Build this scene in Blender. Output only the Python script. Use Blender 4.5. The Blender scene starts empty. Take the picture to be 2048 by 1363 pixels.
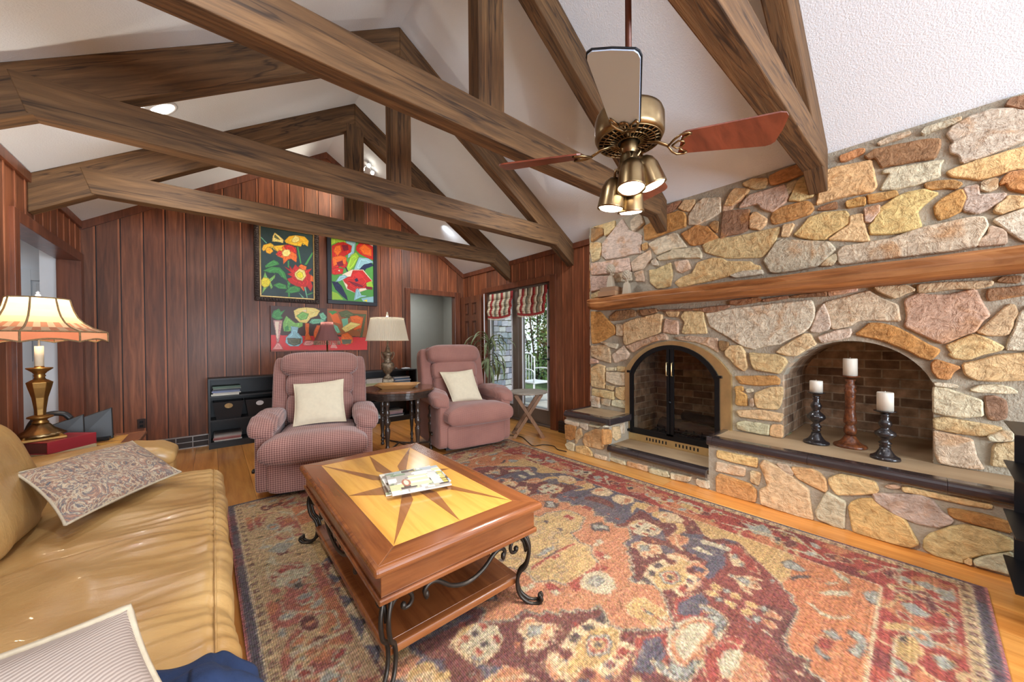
import bpy, math, random
import numpy as np
from mathutils import Vector, Matrix
random.seed(7); rng = np.random.RandomState(5)
SC = bpy.context.scene; COL = SC.collection
PI = math.pi
# ---------------------------------------------------------------- helpers
SAT = .80
def lin(c):
    g_ = .3*c[0]+.55*c[1]+.15*c[2]; c = [g_+(v-g_)*SAT for v in c]
    return tuple(((v/255.)/12.92 if v/255. <= .04045 else ((v/255.+.055)/1.055)**2.4) for v in c)
ORI = {}
def empty(name, loc, label=None, cat=None, group=None, rz=0.0, kind=None):
    o = bpy.data.objects.new(name, None); COL.objects.link(o)
    o.empty_display_size = .05
    o.location = loc; o.rotation_euler = (0, 0, rz)
    tag(o, label, cat, group, kind)
    return o
def tag(o, label=None, cat=None, group=None, kind=None):
    if label: o['label'] = label
    if cat: o['category'] = cat
    if group: o['group'] = group
    if kind: o['kind'] = kind
    return o
def wthing(name, loc, label, cat, group=None):
    """thing whose parts are given in world coordinates"""
    o = empty(name, loc, label, cat, group); ORI[o.name] = Vector(loc); return o
def dup(o, parent=None):
    c = o.copy(); COL.objects.link(c)
    if parent is not None: c.parent = parent
    for ch in list(o.children): dup(ch, c)
    return c
class MB:
    def __init__(s): s.v = []; s.f = []; s.c = []; s.cur = (200, 200, 200)
    def face(s, idx): s.f.append(tuple(idx)); s.c.append(s.cur)
    def add(s, vs, fs):
        n = len(s.v); s.v += [tuple(p) for p in vs]
        for f in fs: s.face([n+i for i in f])
        return s
    def box(s, x0, x1, y0, y1, z0, z1):
        return s.add([(x0,y0,z0),(x1,y0,z0),(x1,y1,z0),(x0,y1,z0),(x0,y0,z1),(x1,y0,z1),(x1,y1,z1),(x0,y1,z1)],
              [(0,3,2,1),(4,5,6,7),(0,1,5,4),(1,2,6,5),(2,3,7,6),(3,0,4,7)])
    def hexa(s, p): return s.add(p, [(0,3,2,1),(4,5,6,7),(0,1,5,4),(1,2,6,5),(2,3,7,6),(3,0,4,7)])
    def beam(s, a, b, w, h, up=(0,0,1)):
        a = Vector(a); b = Vector(b); d = (b-a).normalized(); u = Vector(up)
        r = d.cross(u).normalized(); u = r.cross(d).normalized()
        P = []
        for c in (a, b):
            for (i, j) in ((-1,-1),(1,-1),(1,1),(-1,1)): P.append(c + r*(i*w/2) + u*(j*h/2))
        return s.add(P, [(0,1,2,3),(7,6,5,4),(0,4,5,1),(1,5,6,2),(2,6,7,3),(3,7,4,0)])
    def prism(s, poly, f0, f1):
        """poly 2D; f0,f1 map (a,b)->3D for the two caps"""
        n = len(poly)
        return s.add([f0(*p) for p in poly]+[f1(*p) for p in poly],
              [tuple(range(n))[::-1], tuple(range(n, 2*n))]+[(i, (i+1)%n, n+(i+1)%n, n+i) for i in range(n)])
    def tube(s, pts, r, seg=8, flat=1.0, cap=True):
        pts = [Vector(p) for p in pts]; n = len(pts)
        rs = r if isinstance(r, (list, tuple)) else [r]*n
        base = len(s.v); prev = None
        for i, p in enumerate(pts):
            t = (pts[min(i+1, n-1)]-pts[max(i-1, 0)])
            t = t.normalized() if t.length > 1e-9 else Vector((0,0,1))
            if prev is None:
                a = Vector((0,0,1)) if abs(t.z) < .9 else Vector((1,0,0))
                u = t.cross(a).normalized()
            else:
                u = (prev - t*prev.dot(t)); u = u.normalized() if u.length > 1e-6 else t.orthogonal().normalized()
            prev = u; w = t.cross(u)
            for k in range(seg):
                an = 2*PI*k/seg
                s.v.append(tuple(p + u*(rs[i]*math.cos(an)) + w*(rs[i]*flat*math.sin(an))))
        for i in range(n-1):
            for k in range(seg):
                k2 = (k+1) % seg
                s.face((base+i*seg+k, base+i*seg+k2, base+(i+1)*seg+k2, base+(i+1)*seg+k))
        if cap:
            s.face([base+k for k in range(seg)][::-1]); s.face([base+(n-1)*seg+k for k in range(seg)])
        return s
    def lathe(s, prof, cen=(0,0,0), seg=24, ribs=0, amp=0.0, rot=0.0, squash=None):
        """prof: list of (r,z)"""
        base = len(s.v); cx, cy, cz = cen
        for (r, z) in prof:
            for k in range(seg):
                a = 2*PI*k/seg + rot
                rr = r*(1+(amp*math.cos(ribs*a) if ribs else 0))
                s.v.append((cx+rr*math.cos(a), cy+rr*math.sin(a), cz+z))
        m = len(prof)
        for i in range(m-1):
            for k in range(seg):
                k2 = (k+1) % seg
                s.face((base+i*seg+k, base+i*seg+k2, base+(i+1)*seg+k2, base+(i+1)*seg+k))
        if prof[0][0] > 1e-4: s.face([base+k for k in range(seg)][::-1])
        if prof[-1][0] > 1e-4: s.face([base+(m-1)*seg+k for k in range(seg)])
        return s
    def cushion(s, cen, size, e=(.45, .45), rot=None, nu=24, nv=16, fn=None):
        """superellipsoid: size half-extents; e small = boxy"""
        sg = lambda w, m: math.copysign(abs(w)**m, w)
        base = len(s.v); cen = Vector(cen)
        for j in range(nv+1):
            ph = -PI/2 + PI*j/nv
            for i in range(nu):
                th = 2*PI*i/nu
                x = sg(math.cos(ph), e[0])*sg(math.cos(th), e[1])
                y = sg(math.cos(ph), e[0])*sg(math.sin(th), e[1])
                z = sg(math.sin(ph), e[0])
                p = Vector((x*size[0], y*size[1], z*size[2]))
                if fn: p = fn(p, x, y, z)
                if rot is not None: p = rot @ p
                s.v.append(tuple(cen+p))
        for j in range(nv):
            for i in range(nu):
                i2 = (i+1) % nu
                s.face((base+j*nu+i, base+j*nu+i2, base+(j+1)*nu+i2, base+(j+1)*nu+i))
        return s
    def build(s, name, mat, parent=None, smooth=False, bevel=0, sub=0, wob=0, seg=2):
        me = bpy.data.meshes.new(name)
        vs = s.v
        if parent is not None:
            q = parent; off = None
            while q is not None:
                if q.name in ORI: off = ORI[q.name]; break
                q = q.parent
            if off is not None: vs = [(x-off.x, y-off.y, z-off.z) for x, y, z in vs]
        me.from_pydata(vs, [], s.f); me.update()
        if len(s.f):
            ca = me.color_attributes.new('Col', 'FLOAT_COLOR', 'CORNER')
            arr = []
            for f, c in zip(s.f, s.c):
                l = lin(c)+(1.,); arr += list(l)*len(f)
            if len(arr) == 4*len(me.loops): ca.data.foreach_set('color', arr)
        me.materials.append(mat)
        if smooth: me.polygons.foreach_set('use_smooth', [True]*len(me.polygons))
        o = bpy.data.objects.new(name, me); COL.objects.link(o)
        if parent is not None: o.parent = parent
        if bevel:
            m = o.modifiers.new('bevel', 'BEVEL'); m.width = bevel; m.segments = seg; m.limit_method = 'ANGLE'; m.angle_limit = .6
        if sub:
            m = o.modifiers.new('sub', 'SUBSURF'); m.levels = sub; m.render_levels = sub
        if wob:
            t = bpy.data.textures.new(name, 'CLOUDS'); t.noise_scale = .12
            m = o.modifiers.new('wob', 'DISPLACE'); m.texture = t; m.strength = wob; m.mid_level = .5
        return o
def rotm(rx=0, ry=0, rz=0):
    return (Matrix.Rotation(rz, 3, 'Z') @ Matrix.Rotation(ry, 3, 'Y') @ Matrix.Rotation(rx, 3, 'X'))
# ---------------------------------------------------------------- materials
def nodes(name):
    m = bpy.data.materials.new(name); m.use_nodes = True
    nt = m.node_tree; b = nt.nodes['Principled BSDF']; return m, nt, b
def N(nt, t, **kw):
    n = nt.nodes.new(t)
    for k, v in kw.items():
        if k in n.inputs: n.inputs[k].default_value = v
        else: setattr(n, k, v)
    return n
def mixc(nt, fac, a, b, bt='MIX'):
    n = nt.nodes.new('ShaderNodeMix'); n.data_type = 'RGBA'; n.blend_type = bt
    for s_, v in ((0, fac), (6, a), (7, b)):
        if hasattr(v, 'is_output'): nt.links.new(v, n.inputs[s_])
        else: n.inputs[s_].default_value = v if s_ == 0 else (tuple(v)+(1.,) if len(v) == 3 else v)
    return n.outputs[2]
def ramp(nt, src, stops):
    r = nt.nodes.new('ShaderNodeValToRGB'); e = r.color_ramp.elements
    e[0].position = stops[0][0]; e[0].color = tuple(stops[0][1])+(1,)
    e[1].position = stops[-1][0]; e[1].color = tuple(stops[-1][1])+(1,)
    for p, c in stops[1:-1]:
        x = e.new(p); x.color = tuple(c)+(1,)
    nt.links.new(src, r.inputs[0]); return r.outputs[0]
def coord(nt, scale=(1,1,1), rot=(0,0,0), out='Object'):
    tc = nt.nodes.new('ShaderNodeTexCoord'); mp = nt.nodes.new('ShaderNodeMapping')
    mp.inputs['Scale'].default_value = scale; mp.inputs['Rotation'].default_value = rot
    nt.links.new(tc.outputs[out], mp.inputs[0]); return mp.outputs[0]
def noise(nt, vec, scale, detail=3, rough=.55, dist=0.):
    n = nt.nodes.new('ShaderNodeTexNoise'); n.inputs['Scale'].default_value = scale
    n.inputs['Detail'].default_value = detail; n.inputs['Roughness'].default_value = rough
    n.inputs['Distortion'].default_value = dist
    nt.links.new(vec, n.inputs['Vector']); return n.outputs[0]
def bump(nt, b, h, strength=.3, dist=.01):
    n = nt.nodes.new('ShaderNodeBump'); n.inputs['Strength'].default_value = strength; n.inputs['Distance'].default_value = dist
    nt.links.new(h, n.inputs['Height']); nt.links.new(n.outputs[0], b.inputs['Normal'])
MATS = {}
def mk(name, c, rough=.5, metal=0., var=.12, vs=6, bs=0, bscale=60, bdist=.004, attr=False, stretch=(1,1,1), coat=0., spec=.5, c2=None):
    m, nt, b = nodes(name)
    v = coord(nt, stretch); nz = noise(nt, v, vs, 4)
    base = lin(c)
    if attr:
        a = nt.nodes.new('ShaderNodeVertexColor'); a.layer_name = 'Col'; src = a.outputs[0]
        f = ramp(nt, nz, [(.25, (1-var*1.6,)*3), (.75, (1+var,)*3)])
        out = mixc(nt, 1., src, f, 'MULTIPLY')
    elif c2 is not None:
        out = ramp(nt, nz, [(.35, base), (.65, lin(c2))])
    else:
        out = ramp(nt, nz, [(.3, tuple(x*(1-var) for x in base)), (.7, tuple(min(1, x*(1+var)) for x in base))])
    nt.links.new(out, b.inputs['Base Color'])
    b.inputs['Roughness'].default_value = rough; b.inputs['Metallic'].default_value = metal
    b.inputs['Coat Weight'].default_value = coat; b.inputs['Specular IOR Level'].default_value = spec
    if bs:
        bump(nt, b, noise(nt, coord(nt, stretch), bscale, 3), bs, bdist)
    MATS[name] = m; return m
def cracks(nt, axis, col, vec=None):
    st = [1., 1., 1.]; st[axis] = .05
    n = noise(nt, vec or coord(nt, tuple(st)), 7, 4, .6, .3)
    k = ramp(nt, n, [(.485, (1, 1, 1)), (.4975, (.25, .22, .2)), (.5025, (.25, .22, .2)), (.515, (1, 1, 1))])
    return mixc(nt, .8, col, k, 'MULTIPLY')
def wood(name, ca, cb, cc=None, axis=2, fine=26, rough=.45, bs=.15, attr=False, coat=0., big=2.2, bdist=.003):
    m, nt, b = nodes(name)
    st = [1., 1., 1.]; st[axis] = .07
    v = coord(nt, tuple(st))
    g = noise(nt, v, fine, 5, .6, .6); g2 = noise(nt, v, fine*.18*big/2.2, 3, .5, 1.2)
    col = ramp(nt, g, [(.3, lin(ca)), (.55, lin(cb)), (.8, lin(cc or cb))])
    shade = ramp(nt, g2, [(.3, (.72, .70, .68)), (.7, (1.18, 1.15, 1.1))])
    col = mixc(nt, 1., col, shade, 'MULTIPLY')
    if attr:
        a = nt.nodes.new('ShaderNodeVertexColor'); a.layer_name = 'Col'
        k = nt.nodes.new('ShaderNodeVectorMath'); k.operation = 'SCALE'; k.inputs['Scale'].default_value = 2.0
        nt.links.new(a.outputs[0], k.inputs[0])
        col = mixc(nt, 1., col, k.outputs[0], 'MULTIPLY')
    if 'beam' in name: col = cracks(nt, axis, col)
    nt.links.new(col, b.inputs['Base Color'])
    b.inputs['Roughness'].default_value = rough; b.inputs['Coat Weight'].default_value = coat; b.inputs['Coat Roughness'].default_value = .15
    bump(nt, b, g, bs, bdist)
    MATS[name] = m; return m
def emis(name, c, st):
    m, nt, b = nodes(name)
    b.inputs['Emission Color'].default_value = lin(c)+(1,); b.inputs['Emission Strength'].default_value = st
    b.inputs['Base Color'].default_value = lin(c)+(1,)
    return m
def shade_mat(name, attr=True, c=(230, 200, 150), trans=.55):
    m, nt, b = nodes(name)
    out = nt.nodes['Material Output']
    tr = nt.nodes.new('ShaderNodeBsdfTranslucent'); mx = nt.nodes.new('ShaderNodeMixShader'); mx.inputs[0].default_value = trans
    if attr:
        a = nt.nodes.new('ShaderNodeVertexColor'); a.layer_name = 'Col'
        nt.links.new(a.outputs[0], b.inputs['Base Color']); nt.links.new(a.outputs[0], tr.inputs[0])
    else:
        b.inputs['Base Color'].default_value = lin(c)+(1,); tr.inputs[0].default_value = lin(c)+(1,)
    b.inputs['Roughness'].default_value = .8
    nt.links.new(b.outputs[0], mx.inputs[1]); nt.links.new(tr.outputs[0], mx.inputs[2]); nt.links.new(mx.outputs[0], out.inputs[0])
    return m
def glass_mat(name, tint=(235, 240, 240), dark=0.):
    m, nt, b = nodes(name); out = nt.nodes['Material Output']
    tp = nt.nodes.new('ShaderNodeBsdfTransparent'); tp.inputs[0].default_value = lin(tint)+(1,)
    gl = nt.nodes.new('ShaderNodeBsdfGlossy'); gl.inputs['Roughness'].default_value = .03
    lw = nt.nodes.new('ShaderNodeLayerWeight'); lw.inputs[0].default_value = .5
    fr = nt.nodes.new('ShaderNodeMath'); fr.operation = 'MULTIPLY_ADD'; nt.links.new(lw.outputs[1], fr.inputs[0]); fr.inputs[1].default_value = .16; fr.inputs[2].default_value = .02
    mx = nt.nodes.new('ShaderNodeMixShader')
    nt.links.new(fr.outputs[0], mx.inputs[0]); nt.links.new(tp.outputs[0], mx.inputs[1]); nt.links.new(gl.outputs[0], mx.inputs[2])
    nt.links.new(mx.outputs[0], out.inputs[0]); return m
def brickm(name, s=(1,1,1), rot=(0,0,0), light=1.):
    m, nt, b = nodes(name); v = coord(nt, s, rot)
    br = nt.nodes.new('ShaderNodeTexBrick'); nt.links.new(v, br.inputs['Vector'])
    br.inputs['Scale'].default_value = 1.; br.inputs['Brick Width'].default_value = .205; br.inputs['Row Height'].default_value = .075
    br.inputs['Mortar Size'].default_value = .006; br.inputs['Mortar Smooth'].default_value = .2; br.inputs['Bias'].default_value = -.1
    br.inputs['Color1'].default_value = lin((182*light, 154*light, 122*light))+(1,); br.inputs['Color2'].default_value = lin((98*light, 72*light, 54*light))+(1,)
    br.inputs['Mortar'].default_value = lin((176*light, 164*light, 140*light))+(1,)
    nz = noise(nt, coord(nt), 14, 5)
    col = mixc(nt, 1., br.outputs[0], ramp(nt, nz, [(.3, (.55, .52, .5)), (.7, (1.3, 1.25, 1.2))]), 'MULTIPLY')
    nt.links.new(col, b.inputs['Base Color']); b.inputs['Roughness'].default_value = .9
    inv = nt.nodes.new('ShaderNodeMath'); inv.operation = 'SUBTRACT'; inv.inputs[0].default_value = 1.; nt.links.new(br.outputs[1], inv.inputs[1])
    bump(nt, b, inv.outputs[0], .6, .01)
    return m

PANEL = wood('panel_wood', (100, 50, 25), (136, 72, 38), (160, 92, 54), axis=2, fine=30, rough=.5, bs=.12, attr=True, coat=.04)
TRIM = wood('trim_wood', (96, 46, 24), (126, 64, 36), (142, 78, 46), axis=2, fine=30, rough=.35, bs=.1, coat=.2)
BEAM = wood('beam_wood', (78, 50, 22), (116, 78, 38), (140, 100, 56), axis=0, fine=34, rough=.75, bs=.7, big=3, bdist=.006)
BEAMZ = wood('beam_wood_upright', (78, 50, 22), (116, 78, 38), (140, 100, 56), axis=2, fine=34, rough=.75, bs=.6, big=3, bdist=.006)
FLOORM = wood('pine_floor', (208, 124, 40), (234, 152, 60), (246, 176, 84), axis=1, fine=22, rough=.28, bs=.06, attr=True, coat=.25)
BLACKW = mk('black_painted_wood', (34, 33, 34), .45, var=.1)
MANTEL = wood('mantel_wood', (120, 66, 26), (176, 106, 46), (214, 144, 70), axis=1, fine=22, rough=.6, bs=.6, big=3, bdist=.01)
CEILM = mk('ceiling_plaster', (224, 232, 240), .92, var=.015, vs=3, bs=.55, bscale=110, bdist=.006)
WHITEP = mk('white_paint', (226, 232, 238), .45, var=.01)
GRAYW = mk('gray_green_paint', (146, 148, 140), .8, var=.02)
IRON = mk('wrought_iron', (66, 58, 50), .42, .75, var=.2, vs=20)
BLACKM = mk('black_metal', (26, 27, 30), .4, .5, var=.1)
BRASS = mk('brass', (236, 206, 140), .32, .9, var=.12, vs=8)
ABRASS = mk('antique_brass', (150, 122, 80), .3, 1., var=.18, vs=14)
GOLDP = mk('gold_lamp_finish', (158, 112, 48), .34, .85, var=.22, vs=16)
TILE = mk('dark_bullnose_tile', (56, 46, 46), .22, var=.1, vs=9, coat=.5)
CUSH = mk('cream_cotton', (226, 210, 174), .9, var=.04, vs=30, bs=.25, bscale=260, bdist=.002)
WAX = mk('candle_wax', (232, 226, 206), .5, var=.03)
def tableM(name, ca, cb, rough=.22, axis=1): return wood(name, ca, cb, None, axis=axis, fine=24, rough=rough, bs=.03, coat=.5)
CHERRY = tableM('cherry_veneer', (116, 56, 20), (150, 80, 32))
CHERRYX = tableM('cherry_veneer_cross', (120, 58, 20), (156, 84, 34), axis=0)
GOLDV = tableM('golden_veneer', (224, 150, 44), (240, 172, 60))
DARKV = tableM('dark_star_veneer', (142, 84, 36), (164, 100, 46))

# traced outlines (millimetres on their own wall / floor planes)
D_W = "t 1052,2558 986,2573 876,2540 870,2502 898,2464 956,2477 1028,2522;o 859,2551 782,2569 658,2573 590,2562 580,2500 643,2492 740,2469 848,2474 864,2513;p 1078,2358 1047,2401 997,2443 756,2446 733,2347 746,2315 837,2254 882,2280 913,2303 942,2352;g 745,2445 683,2456 688,2432 714,2377 735,2358 748,2395;t 673,2452 628,2468 575,2461 561,2400 587,2298 668,2289 735,2313 709,2369;y 568,2231 556,2282 542,2461 460,2472 279,2448 259,2306 251,2264 274,2233 447,2242;o 442,2542 340,2553 311,2541 315,2514 407,2493 433,2501;t 1147,2505 1109,2535 1004,2493 1010,2467 1071,2424 1134,2393 1193,2411;g 250,2554 188,2571 104,2565 100,2548 151,2538 242,2534;g 55,2532 38,2556 -55,2558 -102,2555 -103,2540 -74,2529 11,2523 44,2515;b 315,2491 289,2498 265,2516 188,2505 38,2483 -23,2459 -24,2415 -3,2350 114,2367 230,2379 253,2444 265,2457 289,2458;w 222,2357 177,2359 -23,2329 -36,2324 -24,2303 -23,2229 30,2220 79,2211 169,2214 236,2231 218,2275 188,2330 226,2339;o 41,2208 -10,2206 -74,2188 -110,2156 -87,2131 -49,2149 30,2168;g -48,2481 -71,2516 -141,2546 -206,2548 -232,2539 -289,2515 -342,2466 -343,2334 -263,2304 -163,2283 -106,2276 -96,2325 -80,2346 -65,2358 -61,2399 -74,2414;y -49,2248 -87,2259 -163,2274 -235,2278 -343,2289 -343,2166 -274,2174 -252,2163 -172,2154 -127,2184 -74,2208 -55,2230;b -259,2544 -273,2574 -342,2565 -342,2484 -311,2495;o -241,2104 -255,2139 -274,2160 -343,2148 -344,2021 -274,2066 -263,2103;g -178,2142 -235,2146 -233,2085 -201,2076 -175,2100;o 407,2205 340,2213 307,2203 307,2151 399,2158;o 293,2198 301,2218 162,2203 152,2167 218,2158 293,2158;b 2621,2565 2458,2525 2459,2468 2610,2411 2628,2415;t 2603,2576 2452,2575 2304,2574 2304,2500 2397,2448 2442,2440 2447,2522;g 2471,2352 2375,2434 2209,2567 2124,2419 2075,2394 2017,2367 1984,2333 1999,2223 1994,2153 2106,2166 2238,2155 2432,2168 2483,2220;g 2104,2521 2064,2541 1997,2570 1969,2502 1955,2455 2075,2398 2104,2432;t 2635,2402 2499,2367 2488,2288 2523,2194 2618,2168 2641,2320;g 2636,2156 2489,2145 2269,2134 2136,2127 2107,1988 2270,1987 2433,2002 2625,2017 2643,2074;g 2637,1999 2389,1967 2378,1928 2412,1820 2514,1827 2633,1816;g 2356,1981 2239,1986 2107,1970 2097,1880 2378,1891;g 2106,2068 2018,2123 1888,2166 1879,2079 1972,1984 2087,1976;o 1956,2421 1905,2434 1746,2475 1598,2482 1543,2450 1523,2406 1527,2316 1747,2294 1915,2274 1947,2281;b 1737,2563 1621,2577 1566,2568 1622,2513 1687,2483 1742,2474;t 1598,2506 1542,2568 1443,2545 1443,2507 1496,2449 1558,2478;g 1504,2400 1429,2502 1370,2530 1224,2495 1225,2360 1321,2327 1429,2303 1501,2325;o 1571,2252 1437,2301 1335,2264 1239,2136 1350,2116 1460,2117 1497,2141;b 1314,2273 1272,2299 1238,2283 1252,2184 1293,2231;p 1204,2362 1198,2418 1158,2478 1082,2489 1026,2464 1057,2418 1120,2394 1133,2362;b 1200,2361 1097,2346 1001,2325 1001,2235 1014,2155 1066,2139 1187,2140 1224,2126 1217,2242;w 1910,2230 1834,2256 1647,2278 1606,2260 1520,2122 1599,2123 1705,2120 1826,2103;y 1980,2237 1924,2250 1920,2189 1971,2174;w 1817,2076 1672,2106 1656,2118 1544,2103 1415,2092 1386,2033 1386,1987 1599,2027 1791,2038;g 1640,1994 1513,1995 1483,1904 1576,1879 1616,1910;t 1826,1952 1673,1992 1661,1876 1682,1765 1732,1755 1818,1757 1890,1826 1898,1955;y 1636,1792 1576,1832 1475,1856 1423,1948 1301,1971 1219,1956 1172,1915 991,1882 973,1855 923,1833 926,1799 1058,1806 1186,1783 1287,1768 1431,1757 1584,1737;w 1149,1789 1054,1813 911,1801 902,1766 1104,1764;t 1378,2100 1317,2147 1148,2120 905,2121 794,2123 794,2087 837,1985 888,1929 917,1907 975,1915 1136,1941 1188,1954 1282,1998 1352,2034;p 2067,1955 1972,1967 1954,1851 2049,1860;g 1875,2044 1826,2065 1800,1989 1853,1998;t 2633,1787 2526,1814 2390,1798 2390,1742 2515,1750 2633,1728;t 998,2255 974,2290 951,2286 876,2208 885,2170 916,2144 934,2135 998,2165;o 854,2215 837,2254 783,2278 624,2278 595,2250 583,2203 609,2173 709,2157 826,2155 843,2166;t 767,2133 699,2125 735,2034 780,2042;y 704,2040 669,2076 609,2149 528,2163 407,2140 390,2106 390,2048 434,2018 496,1982 519,1960 590,1976 664,2011;t 384,2099 319,2095 311,2010 286,1896 407,1929 501,1956 460,1988 386,2035;b 561,2194 547,2205 456,2220 451,2171 547,2184;g 313,2130 239,2131 236,2086 282,2025 307,2032;g 902,1877 816,2007 783,2019 664,1986 496,1937 478,1909 460,1875 519,1814 561,1772 649,1762 794,1759 849,1767;w 547,1770 496,1828 460,1845 451,1807 478,1764;g 447,1807 451,1855 418,1890 265,1891 187,1890 43,1931 -56,1936 -149,1941 -190,1930 -202,1879 -173,1809 -161,1767 -88,1758 78,1760 265,1762 388,1761 440,1764;y 285,1947 289,2004 265,2029 241,2104 165,2158 114,2174 44,2172 -17,2126 44,2072 71,2038 54,1955 54,1934 78,1919 132,1921 187,1923 265,1939;o -4,2002 0,2059 -43,2097 -106,2127 -124,2066 -106,1993 -56,1967 -20,1961;g -111,1994 -127,2065 -109,2131 -169,2130 -169,2067 -263,2048 -261,2023 -207,1978 -164,1957;t -222,1955 -230,1986 -261,2012 -269,2030 -344,1997 -344,1961 -275,1944 -247,1933;w -219,1908 -264,1924 -344,1954 -344,1751 -318,1766 -264,1839;g -167,1766 -176,1803 -205,1830 -208,1877 -250,1848 -264,1825 -267,1759;o 2634,1578 2516,1570 2306,1379 2306,1314 2518,1213 2619,1198 2636,1361;b 2381,1504 2294,1563 2109,1568 2055,1546 2055,1493 2221,1462 2370,1461;g 2289,1415 2201,1407 2206,1284 2290,1290;t 2190,1420 2070,1459 1811,1503 1759,1491 1781,1317 1820,1293 1975,1245 2171,1184 2196,1211;t 1725,1514 1593,1504 1609,1457 1691,1466;p 1729,1444 1601,1417 1602,1288 1751,1308;t 1577,1455 1546,1501 1373,1493 1366,1412 1341,1290 1546,1291 1570,1303 1538,1398;w 1354,1474 1249,1482 1149,1497 849,1514 595,1520 578,1453 580,1391 609,1317 654,1275 731,1231 773,1206 794,1189 906,1172 970,1148 1049,1172 1150,1244 1216,1289 1312,1351;p 2171,1166 2071,1206 1838,1277 1742,1300 1709,1258 1709,1237 1838,1222 1976,1171 2091,1104;p 1642,1257 1485,1268 1254,1243 1248,1169 1248,1117 1338,1176 1447,1215 1586,1232;b 1234,1221 1161,1206 1161,1155 1214,1129 1234,1169;p 2643,1174 2405,1184 2373,1071 2373,977 2555,1018 2644,1055;g 2351,1071 2202,1175 2131,1085 2162,1030 2319,979;p 2644,1020 2555,1008 2543,975 2645,956;t 2639,907 2543,955 2451,935 2453,677 2522,680 2635,689;w 2423,918 2298,928 2298,896 2424,889;t 2287,943 2183,939 2183,893 2282,892;w 2429,870 2183,875 2184,739 2309,732 2424,765;t 2430,717 2331,716 2342,669 2419,680;t 2304,700 2179,726 2180,580 2247,577 2305,607;t 2629,660 2331,651 2332,567 2629,586;w 2635,576 2529,568 2529,446 2636,452;g 2500,557 2365,572 2387,484 2494,490;w 2354,555 2174,576 2175,485 2360,498;g 2518,1222 2416,1207 2275,1193 2296,1142 2372,1155;t 1190,1128 1150,1179 1093,1179 1061,1172 1030,1102 1018,990 1043,960 1118,1014 1150,1063 1183,1084;b 2012,1552 1828,1555 1811,1520 1974,1488;b 1802,1536 1409,1522 1323,1530 1154,1531 1154,1517 1254,1484 1337,1479 1409,1507 1708,1517;g 602,1298 561,1433 528,1492 501,1417 485,1331 501,1295 552,1278 595,1279;w 519,1497 416,1523 290,1556 258,1524 223,1492 155,1448 142,1341 204,1347 282,1356 347,1354 381,1321 455,1300 482,1301 487,1367;w 561,1241 460,1288 381,1303 377,1268 390,1239 455,1219 538,1198;t 819,1126 773,1173 639,1268 605,1267 568,1189 639,1142 689,1099 741,1101;t 1003,1116 816,1106 762,1081 744,1049 765,1009 795,955 883,966 964,979 988,1026;o 1112,910 822,933 795,908 795,869 924,847 1074,852;b 1149,1569 934,1576 911,1553 964,1538 1086,1527 1149,1540;b 905,1553 741,1569 736,1554 894,1538;b 720,1566 510,1574 510,1545 715,1554;p 501,1573 348,1582 348,1563 496,1543;p 124,1467 113,1487 64,1514 9,1497 -57,1490 -159,1514 -174,1458 -209,1354 -183,1326 -159,1264 -120,1245 -38,1191 8,1217 77,1271 124,1305 113,1374;t -162,1259 -209,1320 -276,1415 -293,1409 -305,1357 -290,1326 -287,1288 -271,1240 -209,1238;g -266,1157 -277,1223 -293,1269 -309,1362 -345,1405 -346,1153 -293,1155;b -199,1466 -203,1509 -345,1514 -345,1464 -209,1441;p 67,1570 -57,1569 -150,1561 -220,1553 -217,1531 -168,1518 -88,1527 43,1517 67,1520;p 264,1576 187,1576 113,1573 74,1536 117,1520 150,1502 172,1493 198,1512 249,1551;b -234,1552 -256,1575 -313,1571 -308,1533 -259,1542;o 358,1259 325,1289 288,1334 240,1332 168,1306 95,1250 25,1186 -23,1155 -19,1134 11,1089 56,1104 98,1140 168,1183 264,1231 304,1240;t -48,1180 -89,1206 -151,1249 -204,1219 -258,1171 -246,1152 -181,1127 -136,1096 -86,1100 -58,1125 -70,1135;o 10,1066 -9,1092 -105,1050 -77,1019 -61,972 -19,974 6,1019;y -111,1071 -166,1088 -238,1124 -346,1144 -347,993 -239,976 -160,977 -121,1006;w -4,947 -58,946 -96,934 -90,926 -7,929;w -139,913 -178,946 -239,952 -280,941 -307,916 -267,907 -225,907 -178,905;w 1,920 -48,915 -105,890 -151,870 -184,854 -184,801 -187,767 -103,744 -42,750 1,759 4,868;b -193,880 -225,888 -264,869 -270,818 -267,765 -233,745 -208,751 -199,793;t 1,720 -49,736 -182,717 -256,706 -222,667 -188,648 -90,646 -3,658;g -1,642 -90,631 -149,618 -164,518 -191,451 -122,442 -23,447 -5,505;w -205,649 -256,692 -289,694 -289,647 -253,630 -211,626;t -217,482 -223,585 -234,611 -322,635 -322,496 -240,483;o 1113,820 1056,829 1047,794 1075,788 1026,757 1020,667 1094,664 1107,677 1100,757;w 1032,806 983,811 977,790 1019,779;g 995,726 977,735 972,670 995,670;t 965,778 862,836 777,847 777,784 787,717 806,668 862,661 948,662 966,709;t 1101,613 930,644 775,633 785,572 884,569 1075,567;w 1101,506 1044,533 862,532 868,447 931,448 1091,457;y 854,514 840,536 777,544 777,445 807,442 859,447"
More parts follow.
